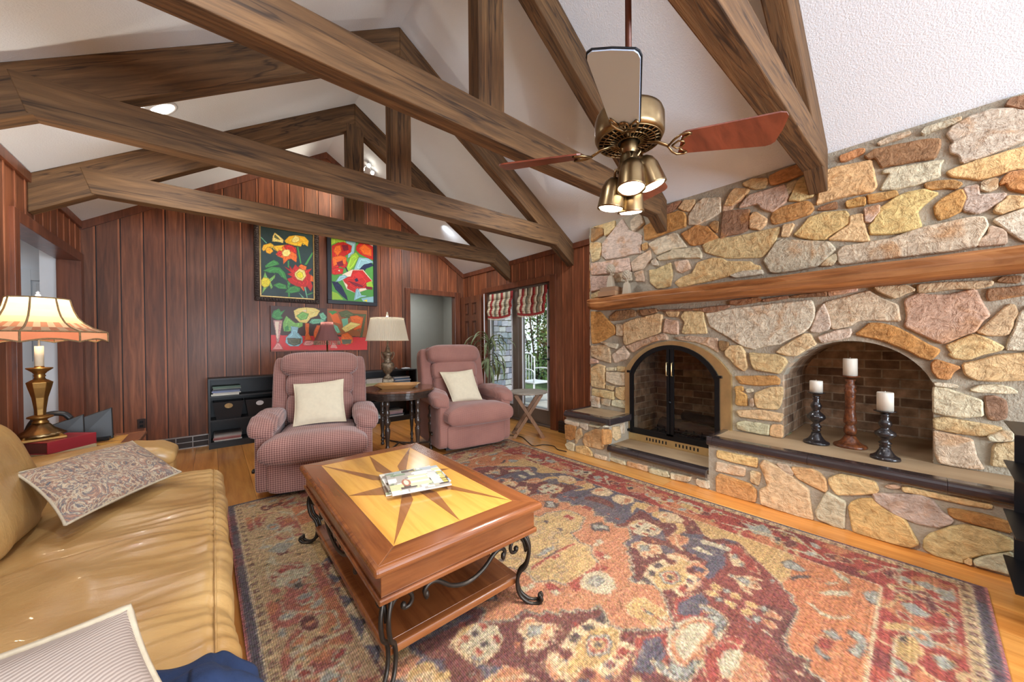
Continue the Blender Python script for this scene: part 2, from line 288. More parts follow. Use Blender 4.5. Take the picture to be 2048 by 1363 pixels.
D_H = "y 1124,337 846,342 847,277 994,274 1124,284;w 1127,243 927,246 930,186 994,177 1131,172;w 889,238 826,237 831,192 841,143 889,157;o 1131,119 1106,152 995,145 895,136 852,100 860,10 939,2 1125,0;t 831,297 805,340 730,317 635,261 549,201 545,146 523,7 567,-1 691,3 821,11 831,112 780,153 805,242;p 730,338 663,340 630,291 639,274 682,277 706,312;y 639,332 532,346 489,330 460,295 453,231 464,211 607,263 635,307;t 447,304 387,351 296,353 230,349 216,305 226,282 296,251 403,214 439,262;g 455,214 443,212 363,179 371,6 419,3 502,21 510,68;y 349,151 334,188 296,221 241,242 189,194 108,165 89,121 54,45 83,13 155,1 296,3 326,6;g 240,270 224,281 138,303 45,329 6,313 -30,261 -70,230 -59,203 -10,165 64,160 145,178 227,229;p 189,337 145,355 125,349 145,336 175,329;y 119,346 102,356 -3,354 -197,353 -192,334 -118,328 -3,330 112,326;o -53,283 -90,291 -171,294 -251,282 -255,232 -171,233 -73,242 -56,257;t 33,73 11,115 -62,186 -118,217 -184,221 -260,197 -260,150 -197,105 -145,64 -104,28 -102,6 -4,4 36,24;w -140,35 -172,76 -260,133 -260,20 -198,19 -145,16;t -107,15 -130,49 -131,9;w 2715,333 2506,330 2518,292 2636,294 2709,296;o 2710,277 2624,296 2553,281 2566,154 2625,119 2705,121;w 2495,332 2388,337 2400,268 2489,297;t 2547,241 2489,278 2462,193 2519,154 2554,92 2560,155;y 2428,227 2297,300 2193,310 2189,127 2215,108 2429,101 2456,140;w 2372,335 2234,341 2255,325 2361,324;w 2712,49 2650,90 2578,87 2585,-7 2651,-13;y 2555,64 2417,99 2341,49 2331,-2 2385,-24 2549,1;g 2299,41 2155,41 2165,4 2299,6;w 2145,35 1963,38 1954,-1 2115,8;t 1936,45 1728,51 1720,-1 1830,-16 1936,-4;w 1699,43 1531,55 1508,13 1608,0 1695,-2;w 1501,52 1323,66 1344,25 1494,-5;w 1283,63 1185,71 1185,10 1250,4 1283,22"
D_S = "o 2970,343 3099,321 3113,243 3098,183 2971,195;t 3128,342 3247,331 3276,214 3186,196 3127,241;w 3262,346 3340,378 3352,315 3339,247 3277,249;w 2979,370 3042,372 3217,379 3210,363 3042,356"
D_RF = "n 2222,763 2065,778 2063,839 2077,927 2182,944 2263,903 2320,797;n 2364,2183 2413,2018 2451,1897 2484,1628 2472,1447 2461,1284 2488,1181 2428,1195 2325,1362 2029,1294 2146,1439 2295,1556 2288,1677 2191,1833 2273,2053;r 2320,797 2359,736 2250,630 2153,581 2152,625 2216,731;r 1305,784 1433,706 1408,636 1289,654 1188,714;n 1719,738 1787,718 1742,666 1628,666 1561,724 1626,758;n 2133,803 2191,753 2103,722 1911,729 1917,765 1988,788;m 600,1335 734,1322 841,1308 904,1339 988,1217 909,1172 751,1115 621,1243;g 2321,2144 2394,2151 2435,2105 2430,2032 2373,1979 2307,1995 2302,2057 2269,2085;g 2052,2095 2140,2113 2197,2063 2194,1971 2124,1942 2050,1969 2028,2026;l 2088,2051 2147,2039 2142,1990 2084,2002;g 2368,1970 2438,1951 2455,1880 2421,1813 2359,1827 2344,1907;c 2301,1762 2431,1791 2482,1759 2438,1643 2349,1647 2310,1693;o 2319,1752 2404,1761 2439,1738 2420,1658 2373,1663;l 2368,1716 2410,1717 2404,1685 2363,1684;c 2375,1601 2423,1606 2443,1566 2472,1493 2413,1454 2326,1475 2344,1536;o 2423,1536 2442,1496 2404,1473 2342,1493;g 2283,1399 2369,1427 2450,1410 2449,1346 2371,1342 2351,1401 2248,1370;o 2436,1347 2485,1304 2418,1262 2332,1297 2357,1334;c 2343,1230 2414,1245 2456,1208 2469,1158 2427,1085 2377,1076 2363,1122 2298,1144 2358,1181 2327,1207;o 2366,1220 2414,1216 2428,1195 2390,1190;g 2350,1116 2364,1070 2303,1023 2170,1031 2179,1054 2282,1058;o 2127,1053 2213,1039 2223,970 2164,950 2097,967 2076,998;c 2200,1035 2103,975 2068,925 2065,935 2084,978 2181,1036;c 2095,1270 2195,1286 2222,1236 2212,1168 2193,1119 2129,1112 2075,1128 2070,1179 2075,1237;l 2119,1249 2174,1252 2186,1216 2133,1187 2104,1212;l 2143,1179 2195,1166 2179,1131 2117,1138;r 2186,1259 2210,1229 2170,1221 2146,1250;r 2107,1146 2160,1148 2136,1122 2095,1126;r 2093,1255 2116,1226 2079,1218;c 1931,1151 1978,1146 1980,1096 2040,1016 2004,1047 1974,1007 1933,998 1921,1027 1868,1011 1878,1064 1924,1103 1945,1140;l 1934,1108 1984,1092 1958,1053 1918,1068 1915,1091;o 1918,1068 1936,1053 1890,1028 1891,1053;o 1967,1046 1970,1017 1938,1018;c 1963,978 2023,939 1999,862 2039,828 1828,742 1674,875 1696,918 1731,970 1793,993 1851,978 1901,970 1900,936;o 1971,959 2004,930 1982,865 2013,826 1845,749 1701,874 1770,925 1842,951 1890,909;n 1944,957 1969,936 1966,890 1932,896 1930,934;n 1958,839 1978,812 1942,788 1928,811;n 1859,807 1891,795 1876,762 1847,777;m 1772,813 1809,790 1807,761 1763,799;k 1774,965 1806,943 1778,918 1755,939;k 1698,957 1718,909 1686,887 1622,952;r 1794,905 1849,911 1886,886 1880,852 1840,834 1794,843 1771,873;o 1802,893 1845,898 1873,880 1864,855 1833,845 1802,857 1786,875;w 1817,880 1845,882 1857,867 1837,852 1813,862;o 1975,964 2010,947 2024,897 1990,866 2011,802 1982,761 1912,758 1798,750 1730,763 1724,813 1723,842;n 1947,951 1982,934 1952,887 1928,908;n 1945,837 1974,828 1983,771 1945,771 1931,805;n 1859,805 1886,796 1889,759 1854,759 1843,788;m 1757,804 1794,791 1798,769 1754,769;l 1817,877 1848,876 1848,850 1813,849;w 2249,914 2273,901 2302,759 2250,752 2247,793 2236,842 2219,885;w 2123,907 2175,895 2163,815 2141,796 2129,844;c 2188,731 2224,749 2250,727 2209,689 2213,662 2156,654 2126,692;l 2210,724 2254,723 2235,702 2198,710;l 2169,677 2195,666 2157,659;c 2017,688 2046,684 2043,656 2066,636 2104,598 2113,545 2076,577 2060,552 2031,540 2004,554 1995,580 1943,553 1950,592 1987,625 2014,651;l 2029,678 2044,665 2026,655 2011,668;l 2030,647 2064,617 2036,592 2004,591 2015,620;o 2067,605 2103,589 2100,567 2065,587;o 2031,578 2058,568 2042,549 2009,559;o 1982,610 1996,589 1963,571;g 1868,708 1902,703 1897,665 1863,666 1852,694;g 1812,710 1841,689 1834,656 1805,663 1791,693;g 1899,626 1901,589 1868,583 1858,617;g 1819,625 1826,586 1785,581 1798,618;l 1889,662 1914,640 1884,630 1866,646;l 1798,660 1823,639 1791,632 1781,650;g 1878,558 1895,539 1894,511 1862,514 1853,547;g 1805,556 1835,538 1832,510 1777,532;o 1896,478 1898,445 1875,447 1851,478;l 1890,507 1903,487 1878,477 1865,496;g 1804,556 1843,536 1830,519 1804,515 1777,538;o 1871,477 1895,463 1888,429 1861,433 1853,466;o 1815,472 1827,456 1818,426 1782,433 1790,469;l 1801,511 1821,493 1801,478 1770,486 1778,504;l 1885,507 1915,488 1887,478 1863,491;c 1688,698 1709,687 1723,640 1713,593 1682,561 1604,555 1631,592 1666,594 1683,625 1665,655;l 1686,685 1700,680 1711,635 1702,596 1673,569 1623,569 1642,589 1672,589 1695,626 1676,659;w 1458,698 1508,711 1564,695 1609,673 1633,642 1642,596 1619,554 1568,563 1526,577 1485,584 1413,543 1377,545 1353,595 1353,635 1384,670;o 1472,686 1526,689 1585,670 1620,637 1626,597 1605,566 1539,582 1493,594 1416,560 1385,577 1365,594 1384,639;w 1483,677 1546,672 1596,642 1604,603 1560,610 1528,597 1479,605 1391,602 1394,630 1425,658;l 1310,641 1310,608 1331,585 1373,587 1397,572 1327,565 1279,584 1274,624;r 1453,559 1530,562 1580,547 1616,533 1630,493 1581,491 1522,521 1466,517 1380,484 1377,527;w 1503,527 1546,510 1563,485 1519,463 1514,433 1491,434 1480,462 1445,468 1435,491 1454,513;o 1562,476 1577,442 1576,399 1555,407 1518,379 1483,381 1448,422 1430,472 1468,467 1487,433 1513,429 1521,460;c 989,1141 1033,1152 1069,1136 1063,1098 1103,1057 1114,1006 1080,1029 1048,1005 1007,1003 984,1029 944,1010 939,1038 967,1074;o 995,1135 1032,1146 1062,1128 1056,1104 1011,1129 981,1107;o 1046,1058 1083,1060 1107,1026 1074,1041;o 1003,1037 1051,1041 1049,1017 1020,1004;o 957,1052 1004,1055 987,1038 948,1024;l 1014,1113 1042,1089 1064,1076 1026,1049 980,1070;c 1236,964 1256,964 1263,919 1301,877 1307,848 1248,815 1272,764 1242,755 1232,787 1194,801 1154,791 1197,748 1137,747 1097,757 1065,764 1067,807 1038,837 955,832 947,899 972,953 999,969 1006,924 1012,891 1045,890 1066,917 1060,958 1084,968 1117,971 1142,982 1190,975;g 1214,927 1290,869 1279,839 1227,814 1167,796 1108,803 1062,821 1024,854 984,838 961,893 1006,885 1053,883 1087,911 1144,923;k 1192,966 1228,943 1223,919 1189,923 1179,951;k 1107,967 1143,962 1145,928 1098,925 1091,949;m 1022,949 1063,925 1051,895 1013,896 1012,929;r 1194,801 1231,799 1231,764 1196,760 1182,789;n 1105,800 1141,791 1143,763 1110,765;m 1023,835 1057,821 1053,784 1022,782 1001,809;l 1131,897 1180,911 1234,864 1210,829 1160,813 1121,830 1097,857;r 1139,890 1174,897 1213,864 1201,837 1159,826 1126,842 1113,865;g 1146,881 1168,883 1195,860 1185,844 1158,838 1132,861;k 1152,873 1166,876 1186,859 1171,845 1143,860;w 766,1263 792,1256 855,1273 862,1272 888,1268 896,1221 914,1200 904,1166 892,1125 865,1127 854,1108 805,1104 765,1120 758,1153 739,1174 740,1215 755,1227 753,1254;r 858,1265 881,1257 886,1224 856,1217;r 764,1254 790,1247 794,1218 765,1219;r 865,1168 884,1162 887,1129 861,1131;r 766,1165 790,1167 795,1131 769,1130;k 809,1247 834,1242 835,1215 813,1212;k 806,1173 834,1169 839,1140 809,1146"
D_RS = "g 2500,1061 2598,845 2572,694 2529,537 2456,499 2250,477 2155,489 2406,751 2391,821 2320,868 2331,918;l 2363,532 2418,509 2400,466 2375,432 2339,442 2331,482 2317,504;k 2244,472 2294,450 2335,409 2306,404 2264,440 2214,458;w 2489,350 2486,327 2444,270 2394,265 2430,312;w 2206,353 2264,326 2337,258 2291,253 2215,319;w 2319,349 2376,308 2357,306 2307,339;w 2086,384 2093,357 2061,327 2062,283 2090,256 2129,235 2112,233 2071,256 2040,286 2038,327 2073,360;l 1928,295 1967,267 1930,241 1908,254 1915,277;l 1809,301 1786,273 1789,251 1766,260 1771,286;r 1860,301 1904,286 1894,260 1840,258 1801,276 1817,294;l 2366,213 2427,180 2383,158 2300,174 2312,200;l 1993,231 2028,209 2013,178 1943,168 1866,183 1877,212 1924,198 1966,189"
D_RMD = "o 1465,700 1500,720 1560,770 1640,840 1665,900 1620,950 1600,990 1660,1000 1700,1050 1720,1040 1750,1090 1780,1080 1810,1140 1840,1130 1870,1200 1960,1200 2060,1280 2000,1330 2040,1380 2000,1420 2060,1470 2020,1520 2080,1560 2060,1610;y 1465,1170 1560,1165 1614,1198 1630,1250 1700,1300 1680,1380 1723,1484 1800,1470 1850,1500 1942,1547 1950,1610;r 1470,1174 1597,1186 1610,1118 1460,1121 1362,1144 1376,1174;w 1460,1172 1522,1156 1559,1108 1525,1025 1489,1035 1464,1088 1440,1118;w 1466,1174 1557,1137 1552,1050 1495,996 1461,1016 1441,1070 1414,1084 1419,1136;l 1459,1130 1517,1120 1506,1070 1469,1073;r 1254,1259 1292,1236 1292,1171 1248,1156 1229,1189;w 1239,1198 1275,1194 1273,1160 1236,1158;w 1182,1302 1215,1302 1214,1274 1182,1274;k 1872,1881 1935,1870 1979,1810 1920,1776 1849,1817;l 1880,1857 1923,1848 1944,1808 1882,1819;k 1900,1473 1949,1430 1977,1372 1920,1325 1897,1392 1844,1390;l 1909,1456 1934,1426 1967,1380 1930,1347 1907,1399 1868,1401;w 1765,1324 1806,1317 1796,1282 1752,1279;r 2056,1637 2095,1623 2092,1585 2046,1585;r 1847,1625 1894,1621 1893,1585 1846,1589;k 1704,1695 1729,1682 1711,1654 1686,1667;k 1699,1564 1728,1555 1714,1534 1686,1543;r 1466,1396 1494,1384 1493,1360 1458,1365;r 1288,1395 1523,1410 1520,1400 1285,1376;l 1446,1464 1535,1453 1517,1428 1449,1435;k 1453,1407 1511,1407 1600,1481 1518,1402 1447,1393;l 1487,844 1518,833 1510,801 1476,801 1477,829;r 1530,830 1532,768 1533,759 1520,816;r 1441,846 1454,798 1457,760 1449,795;g 1437,911 1544,876 1538,762 1493,757 1484,779 1486,853 1428,857 1415,883;w 1484,765 1512,762 1509,743 1481,746"
D_BL = "w 220,2664 407,2780 409,2952 347,3033 351,3069 423,2966 404,2759 232,2654 218,2572 213,2585;w 219,2383 240,2464 263,2330 395,2200 391,2143 370,2132 226,2214 219,2262 242,2257 368,2193 371,2206 228,2345;l 226,2511 292,2573 366,2504 301,2429 265,2460;w 291,2746 385,2731 394,2690 301,2706;r 244,2270 291,2259 306,2232 255,2217;w 234,2180 362,2154 387,2089 377,1977 376,2098 284,2123 234,2088;k 288,2067 325,2081 336,2039 304,2022;l 287,1951 318,1967 361,1954 356,1928 311,1926;w 233,1992 233,1904 325,1820 413,1749 406,1634 396,1625 401,1744 317,1810 226,1894;m 289,1628 321,1644 355,1615 343,1582 307,1575 288,1596;r 305,1614 339,1611 319,1585;l 232,1652 271,1635 250,1620;l 381,1638 400,1650 402,1638 383,1626;l 233,1572 264,1568 257,1552;w 219,1623 420,1604 421,1589 228,1599 225,1578;w 339,2023 369,1935 345,1873 302,1876 283,1926 315,1888 353,1912;l 199,1793 221,1775 220,1731 198,1741;w 283,1456 368,1449 370,1403 423,1343 362,1389 359,1434 283,1436;w 186,1546 221,1552 230,1495 194,1483"
D_BR = "w 2684,2357 2532,2200 2561,2141 2578,1995 2532,2117 2515,2198;l 2585,2564 2653,2545 2654,2463 2583,2465;w 2629,2150 2691,2060 2637,2008 2573,2081;k 2636,2109 2667,2075 2630,2047 2600,2080;l 2605,1972 2655,1944 2626,1891 2561,1918;w 2685,1902 2548,1756 2533,1755 2659,1894;o 2642,1674 2698,1543 2639,1467 2560,1586;k 2618,1640 2658,1619 2634,1586 2586,1602;o 2656,1477 2686,1401 2652,1336 2594,1434;w 2588,1415 2596,1339 2635,1374 2586,1325 2561,1392;l 2647,1317 2681,1288 2636,1259 2609,1283;g 2626,1224 2692,1188 2638,1070 2592,1051 2607,1137;w 2613,1230 2707,1236 2711,1081 2653,1051 2617,1063 2685,1084 2679,1216;w 2654,1012 2733,1022 2742,954 2670,941 2721,953 2714,1008;l 2681,807 2690,748 2759,722 2686,656 2635,654 2611,705 2579,717;k 2631,642 2650,611 2597,585 2592,618;w 2619,967 2567,905 2627,646 2566,612 2572,579 2628,587 2580,586 2597,614 2658,649 2572,919;g 2718,567 2713,513 2664,499 2668,552;w 2607,548 2633,540 2561,534 2581,466 2631,461 2561,458 2545,535;w 2738,642 2741,562 2639,467 2561,385 2569,378 2648,460 2760,561 2757,641;m 2602,581 2677,544 2625,519 2544,549"
D_BF = "w 2570,231 2635,187 2726,157 2735,125 2604,123 2606,115 2713,120 2778,76 2740,157;m 2652,172 2722,136 2624,128 2615,146;l 2666,58 2708,22 2683,-10 2631,14 2646,43;g 2609,86 2642,36 2603,28 2567,70;w 2403,142 2515,104 2549,55 2551,-32 2514,-64 2337,-56 2344,-62 2518,-67 2561,-33 2566,55 2518,111;l 2401,96 2444,60 2393,7 2352,25 2346,64;m 2486,23 2523,0 2462,-19 2416,3;w 2160,95 2349,-60 2336,-59 2151,92 1996,97 1947,89 1889,40 1958,98;l 2601,-20 2732,-62 2600,-66 2576,-26;g 2189,132 2240,73 2216,48 2135,132;w 2182,12 2178,-66 2267,-69 2260,-63 2188,-61 2197,6;g 2127,94 2166,47 2083,22 1974,53 1988,90;k 2126,88 2155,70 2107,69 2090,83;r 2243,9 2318,-47 2216,-45 2195,0;l 2094,0 2126,-27 2064,-47 2026,-21;w 1780,126 1878,77 1881,40"
D_PA = "y 504,2465 521,2522 600,2562 645,2529 714,2500 713,2451 667,2465 622,2512 588,2506 520,2441;a 542,2458 560,2502 605,2495 627,2458 592,2415 553,2426;y 622,2526 762,2563 755,2520 708,2450 667,2465;y 756,2617 811,2690 896,2720 995,2717 1045,2669 1032,2587 969,2627 950,2574 907,2573 846,2577 774,2593;c 840,2646 884,2718 933,2691 932,2649 882,2612 846,2619;c 617,2586 624,2655 647,2707 693,2675 745,2629 738,2587 680,2590;k 647,2680 681,2652 704,2622 669,2629 641,2645;o 655,2422 691,2482 737,2476 726,2529 774,2572 809,2543 888,2549 893,2486 899,2417 892,2345 831,2386 795,2373 741,2303 736,2379 678,2398;r 667,2437 702,2477 737,2448 707,2402 672,2411;r 750,2547 798,2576 858,2565 894,2515 893,2458 833,2491 773,2495;c 723,2453 755,2499 809,2508 826,2462 796,2415 742,2407;t 489,2617 495,2624 560,2556 552,2548;g 900,2565 919,2561 953,2339 938,2337;g 991,2330 1088,2517 1094,2489 1016,2326;g 789,2352 807,2361 806,2263 788,2268;g 535,2255 586,2309 631,2343 677,2322 694,2290 596,2250 540,2222;g 512,2185 608,2251 700,2249 757,2187 786,2079 745,2103 687,2179 584,2167;g 780,2079 828,2084 803,1997 813,1865 789,1863 785,1996;g 754,1923 803,1997 876,2025 937,1996 924,1945 826,1915;g 616,2007 686,2048 767,2022 779,1967 685,1965;v 516,2105 534,2174 555,2109 583,2085 646,2154 640,2105 594,2046 616,1980 598,1951 582,2004 537,1945 497,1881 515,1984;Y 488,2048 516,2098 572,2091 594,2046 571,1989 526,1964 493,1995;r 752,2270 818,2237 806,2291 842,2240 879,2315 915,2277 947,2331 978,2314 1015,2262 1079,2284 1040,2221 1065,2181 1064,2109 1089,2039 1063,1964 1013,2031 980,1957 943,2010 888,2019 816,2054 780,2107 841,2141 781,2176 829,2196;o 916,2292 947,2327 984,2315 1016,2305 1002,2246 965,2255;o 1065,2196 1097,2170 1096,2098 1058,2108;o 937,2010 962,2027 980,1950;c 872,2201 928,2265 990,2244 1008,2174 963,2098 901,2113 871,2159;Y 890,2189 927,2229 964,2212 976,2157 938,2124 902,2148;t 981,2014 1011,1873 1023,1860 1000,2016;t 912,1937 985,1864 960,1862;g 1011,1916 1088,1952 1088,1937 1024,1903"
D_PB = "G 1334,2772 1949,2765 1934,1854 1324,1859;L 1334,2772 1563,2776 1576,2702 1420,2720 1333,2660;l 1519,2784 1680,2766 1648,2574 1559,2499 1576,2640;r 1342,2647 1419,2705 1505,2735 1620,2694 1604,2598 1516,2523 1559,2422 1529,2341 1444,2361 1373,2261 1338,2257;o 1391,2655 1461,2682 1474,2593 1417,2508 1362,2575;m 1476,2684 1562,2699 1575,2625 1503,2598;o 1348,2483 1460,2530 1545,2512 1529,2403 1430,2404 1360,2350;m 1402,2416 1487,2458 1501,2384 1429,2359;r 1339,2317 1415,2342 1500,2338 1485,2260 1372,2231 1338,2242;w 1422,2298 1443,2315 1450,2286;r 1687,2705 1740,2769 1847,2780 1949,2749 1946,2523 1829,2554 1738,2588 1679,2641;o 1724,2680 1801,2756 1909,2694 1908,2582 1784,2595;w 1878,2761 1949,2781 1941,2732;L 1604,2552 1678,2610 1723,2554 1646,2387 1557,2284 1536,2342;l 1722,2539 1860,2543 1946,2491 1828,2443 1720,2334 1646,2341;n 1720,2350 1797,2439 1906,2478 1946,2443 1827,2380 1781,2310 1735,2336;n 1515,2370 1543,2359 1579,2271 1571,2239;w 1456,2211 1485,2252 1616,2337 1781,2358 1857,2272 1919,2199 1855,2064 1671,1985 1540,2036 1498,2139;r 1467,2209 1600,2230 1631,2328 1773,2346 1849,2260 1911,2198 1847,2083 1725,2065 1671,1990 1547,2049 1555,2099 1509,2140;m 1556,2160 1673,2142 1778,2105 1841,2175 1763,2088 1672,2095;R 1615,2260 1720,2319 1795,2249 1719,2209;n 1651,2194 1689,2221 1711,2177 1673,2157;n 1337,2130 1413,2130 1469,2075 1539,1928 1552,1868 1481,1924 1384,2022;L 1335,1987 1411,1964 1495,1879 1334,1868;l 1672,2048 1702,2066 1761,1946 1869,1954 1746,1929 1640,1874;l 1746,1913 1935,1959 1934,1862 1776,1868;Y 1776,1884 1838,1904 1837,1864;L 1825,2157 1903,2197 1934,2104 1840,2079;m 1809,2108 1918,2102 1918,2062 1824,2062;l 1442,2224 1513,2248 1556,2222 1455,2150 1385,2127"
D_PC = "d 592,1733 1843,1737 1834,1298 583,1338;R 583,1345 1834,1314 1824,1123 578,1145;b 1271,1737 1843,1737 1831,1314 1267,1372;k 1422,1685 1536,1721 1638,1672 1819,1672 1754,1314 1724,1314 1788,1639 1623,1648 1564,1607 1463,1618;o 1297,1671 1408,1661 1462,1511 1351,1538;o 1579,1630 1682,1650 1773,1615 1741,1456 1635,1423;g 606,1624 624,1666 682,1697 704,1657 752,1687 704,1601 727,1575 680,1545 634,1557 600,1583;p 616,1543 721,1540 701,1408 676,1256 653,1242 638,1393;w 633,1523 680,1524 665,1297 654,1297;P 601,1154 630,1194 653,1242 682,1235 716,1172 722,1151;v 726,1512 763,1604 810,1564 870,1509 956,1526 956,1469 881,1425 796,1395 737,1394 725,1450;g 743,1450 785,1479 796,1409 748,1395;l 815,1466 906,1454 893,1382 954,1312 953,1240 903,1191 806,1192 752,1241 759,1311 820,1382;h 771,1304 941,1297 928,1226 854,1198 782,1234;c 853,1678 909,1716 1009,1736 1112,1728 1177,1695 1136,1619 1058,1587 1007,1513 919,1525 871,1580;v 883,1609 958,1669 1034,1644 1007,1571 932,1554;w 958,1683 996,1700 1008,1672;o 988,1513 1038,1514 1030,1370 1068,1276 979,1276 992,1369;P 959,1219 991,1269 1081,1268 1106,1225 1054,1203 978,1204;t 1038,1521 1071,1573 1189,1578 1255,1558 1188,1519 1083,1501;t 1163,1650 1216,1675 1263,1610 1242,1557 1189,1578;g 1284,1693 1366,1704 1408,1691 1338,1643;o 1095,1399 1135,1488 1214,1490 1186,1327 1132,1254 1094,1327;t 1350,1508 1406,1480 1447,1389 1404,1374 1363,1433;t 1463,1588 1549,1606 1562,1468 1490,1436;c 1462,1450 1592,1546 1741,1519 1606,1438 1518,1390;o 1461,1359 1547,1390 1619,1314 1618,1236 1530,1198 1445,1237;h 1460,1283 1604,1283 1589,1221 1473,1214;P 1305,1163 1333,1238 1375,1222 1402,1154"
# ---------------------------------------------------------------- room constants (metres)
XL, XR, YB, YF = -1.04, 3.618, 5.70, -4.2
ZE, ZR = 2.50, 4.002
XM = (XL+XR)/2; SL = (ZR-ZE)/((XR-XL)/2)
def zc(x): return ZE + SL*((x-XL) if x < XM else (XR-x))
XS = 3.478      # mortar face of the chimney breast
def pts2(s): return [(p[0], [tuple(float(v)/1000 for v in q.split(',')) for q in p.split()[1:]]) for p in s.split(';')]
# floor: planks along Y, one mesh
mb = MB(); x = XL-1.6
k = 0
while x < XR+.2:
    w = [.19, .225, .17, .24][k % 4]; k += 1
    y = YF-.1+random.uniform(-2, 0)
    while y < YB+3.2:
        L = random.uniform(1.8, 3.4); t = random.uniform(.86, 1.14); g = random.uniform(.93, 1.05)
        mb.cur = (min(255, 188*t**.5), min(255, 188*t**.5*g), min(255, 184*t**.5*g*g))
        mb.box(x+.0012, x+w-.0012, y+.001, y+L-.001, -.03, 0.)
        y += L
    x += w
mb.cur = (60, 40, 20); mb.box(XL-1.7, XR+.3, YF-.2, YB+3.3, -.08, -.004)
fl = mb.build('floor', FLOORM); tag(fl, 'honey pine plank floor', 'floor', kind='structure')
# knots on a few planks
# ceiling
mb = MB()
T_ = .12
mb.hexa([(XL-.1,YF-.1,ZE-.1*SL),(XM,YF-.1,ZR),(XM,YB+.1,ZR),(XL-.1,YB+.1,ZE-.1*SL),(XL-.1,YF-.1,ZE-.1*SL+T_),(XM,YF-.1,ZR+T_),(XM,YB+.1,ZR+T_),(XL-.1,YB+.1,ZE-.1*SL+T_)])
mb.hexa([(XM,YF-.1,ZR),(XR+.1,YF-.1,ZE-.1*SL),(XR+.1,YB+.1,ZE-.1*SL),(XM,YB+.1,ZR),(XM,YF-.1,ZR+T_),(XR+.1,YF-.1,ZE-.1*SL+T_),(XR+.1,YB+.1,ZE-.1*SL+T_),(XM,YB+.1,ZR+T_)])
tag(mb.build('ceiling', CEILM), 'white textured vaulted ceiling', 'ceiling', kind='structure')
# panelled walls: boards + battens in one mesh each
def board_col(lo=.82, hi=1.2):
    t = random.uniform(lo, hi); r = random.uniform(.96, 1.06)
    return (min(255, 188*t**.45*r), 188*t**.45, 188*t**.45/r)
def panel_wall(name, fx, a0, a1, tops, opens, pitch=.176, start=None, label=''):
    """fx(a,d,z)->3D, d = depth into room; tops(a)->z"""
    mb = MB(); a = start if start is not None else a0
    while a > a0: a -= pitch
    while a < a1:
        b0, b1 = max(a, a0), min(a+pitch, a1)
        if b1-b0 > .004:
            mb.cur = board_col()
            segs = [(b0, b1, 0.)]
            for (o0, o1, oz) in opens:
                ns = []
                for (s0, s1, z0) in segs:
                    if s1 <= o0 or s0 >= o1: ns.append((s0, s1, z0)); continue
                    if s0 < o0: ns.append((s0, o0, z0))
                    if s1 > o1: ns.append((o1, s1, z0))
                    ns.append((max(s0, o0), min(s1, o1), max(z0, oz)))
                segs = ns
            for (s0, s1, z0) in segs:
                g = .0045
                l, r = s0+(g if abs(s0-a) < 1e-6 else 0), s1-(g if abs(s1-a-pitch) < 1e-6 else 0)
                if r-l < .002: continue
                ps = [(l, z0), (r, z0), (r, tops(r)), (l, tops(l))]
                if a0 < XM < a1 and l < XM < r and tops(XM) > tops(l)+.001: ps = [(l, z0), (r, z0), (r, tops(r)), (XM, tops(XM)), (l, tops(l))]
                mb.prism(ps, lambda p, q: fx(p, -.02, q), lambda p, q: fx(p, 0., q))
                # moulded batten lip on the board's right side, its highlight painted lighter
                if abs(s1-a-pitch) < 1e-6:
                    e = r; kc = mb.cur; mb.cur = tuple(min(255, v_*1.36) for v_ in kc)
                    mb.prism([(e-.016, z0), (e, z0), (e, tops(e)), (e-.016, tops(e-.016))], lambda p, q: fx(p, 0., q), lambda p, q: fx(p, .005, q)); mb.cur = kc
        a += pitch
    mb.cur = (40, 30, 26)
    for (l, r, z0) in [(a0, a1, 0)]:
        cuts = sorted(set([a0, a1]+[o[0] for o in opens]+[o[1] for o in opens]+([XM] if a0 < XM < a1 and name == 'wall_back' else [])))
        for c0, c1 in zip(cuts[:-1], cuts[1:]):
            if c1-c0 < 1e-4: continue
            z0 = 0
            for o in opens:
                if c0 >= o[0]-1e-6 and c1 <= o[1]+1e-6: z0 = o[2]
            mb.prism([(c0, z0), (c1, z0), (c1, tops(c1)), (c0, tops(c0))], lambda p, q: fx(p, -.10, q), lambda p, q: fx(p, -.012, q))
    o = mb.build(name, PANEL); tag(o, label, 'wall', kind='structure'); return o
OPB = (2.546, 3.42, 2.068)
panel_wall('wall_back', lambda a, d, z: (a, YB-d, z), XL, XR, zc, [OPB], start=XL-.07, label='gable wall of red-brown vertical boards with a doorway')
OPR = (3.452, 4.999, 2.075)
panel_wall('wall_right', lambda a, d, z: (XR-d, a, z), 2.667, YB, lambda a: ZE, [OPR], start=YB-.176*20, label='board wall with french doors')
OPL = (4.086, 5.592, 2.085)
panel_wall('wall_left', lambda a, d, z: (XL+d, a, z), YF, YB, lambda a: ZE, [OPL], start=YB-.176*48, label='board wall with a wide cased opening')
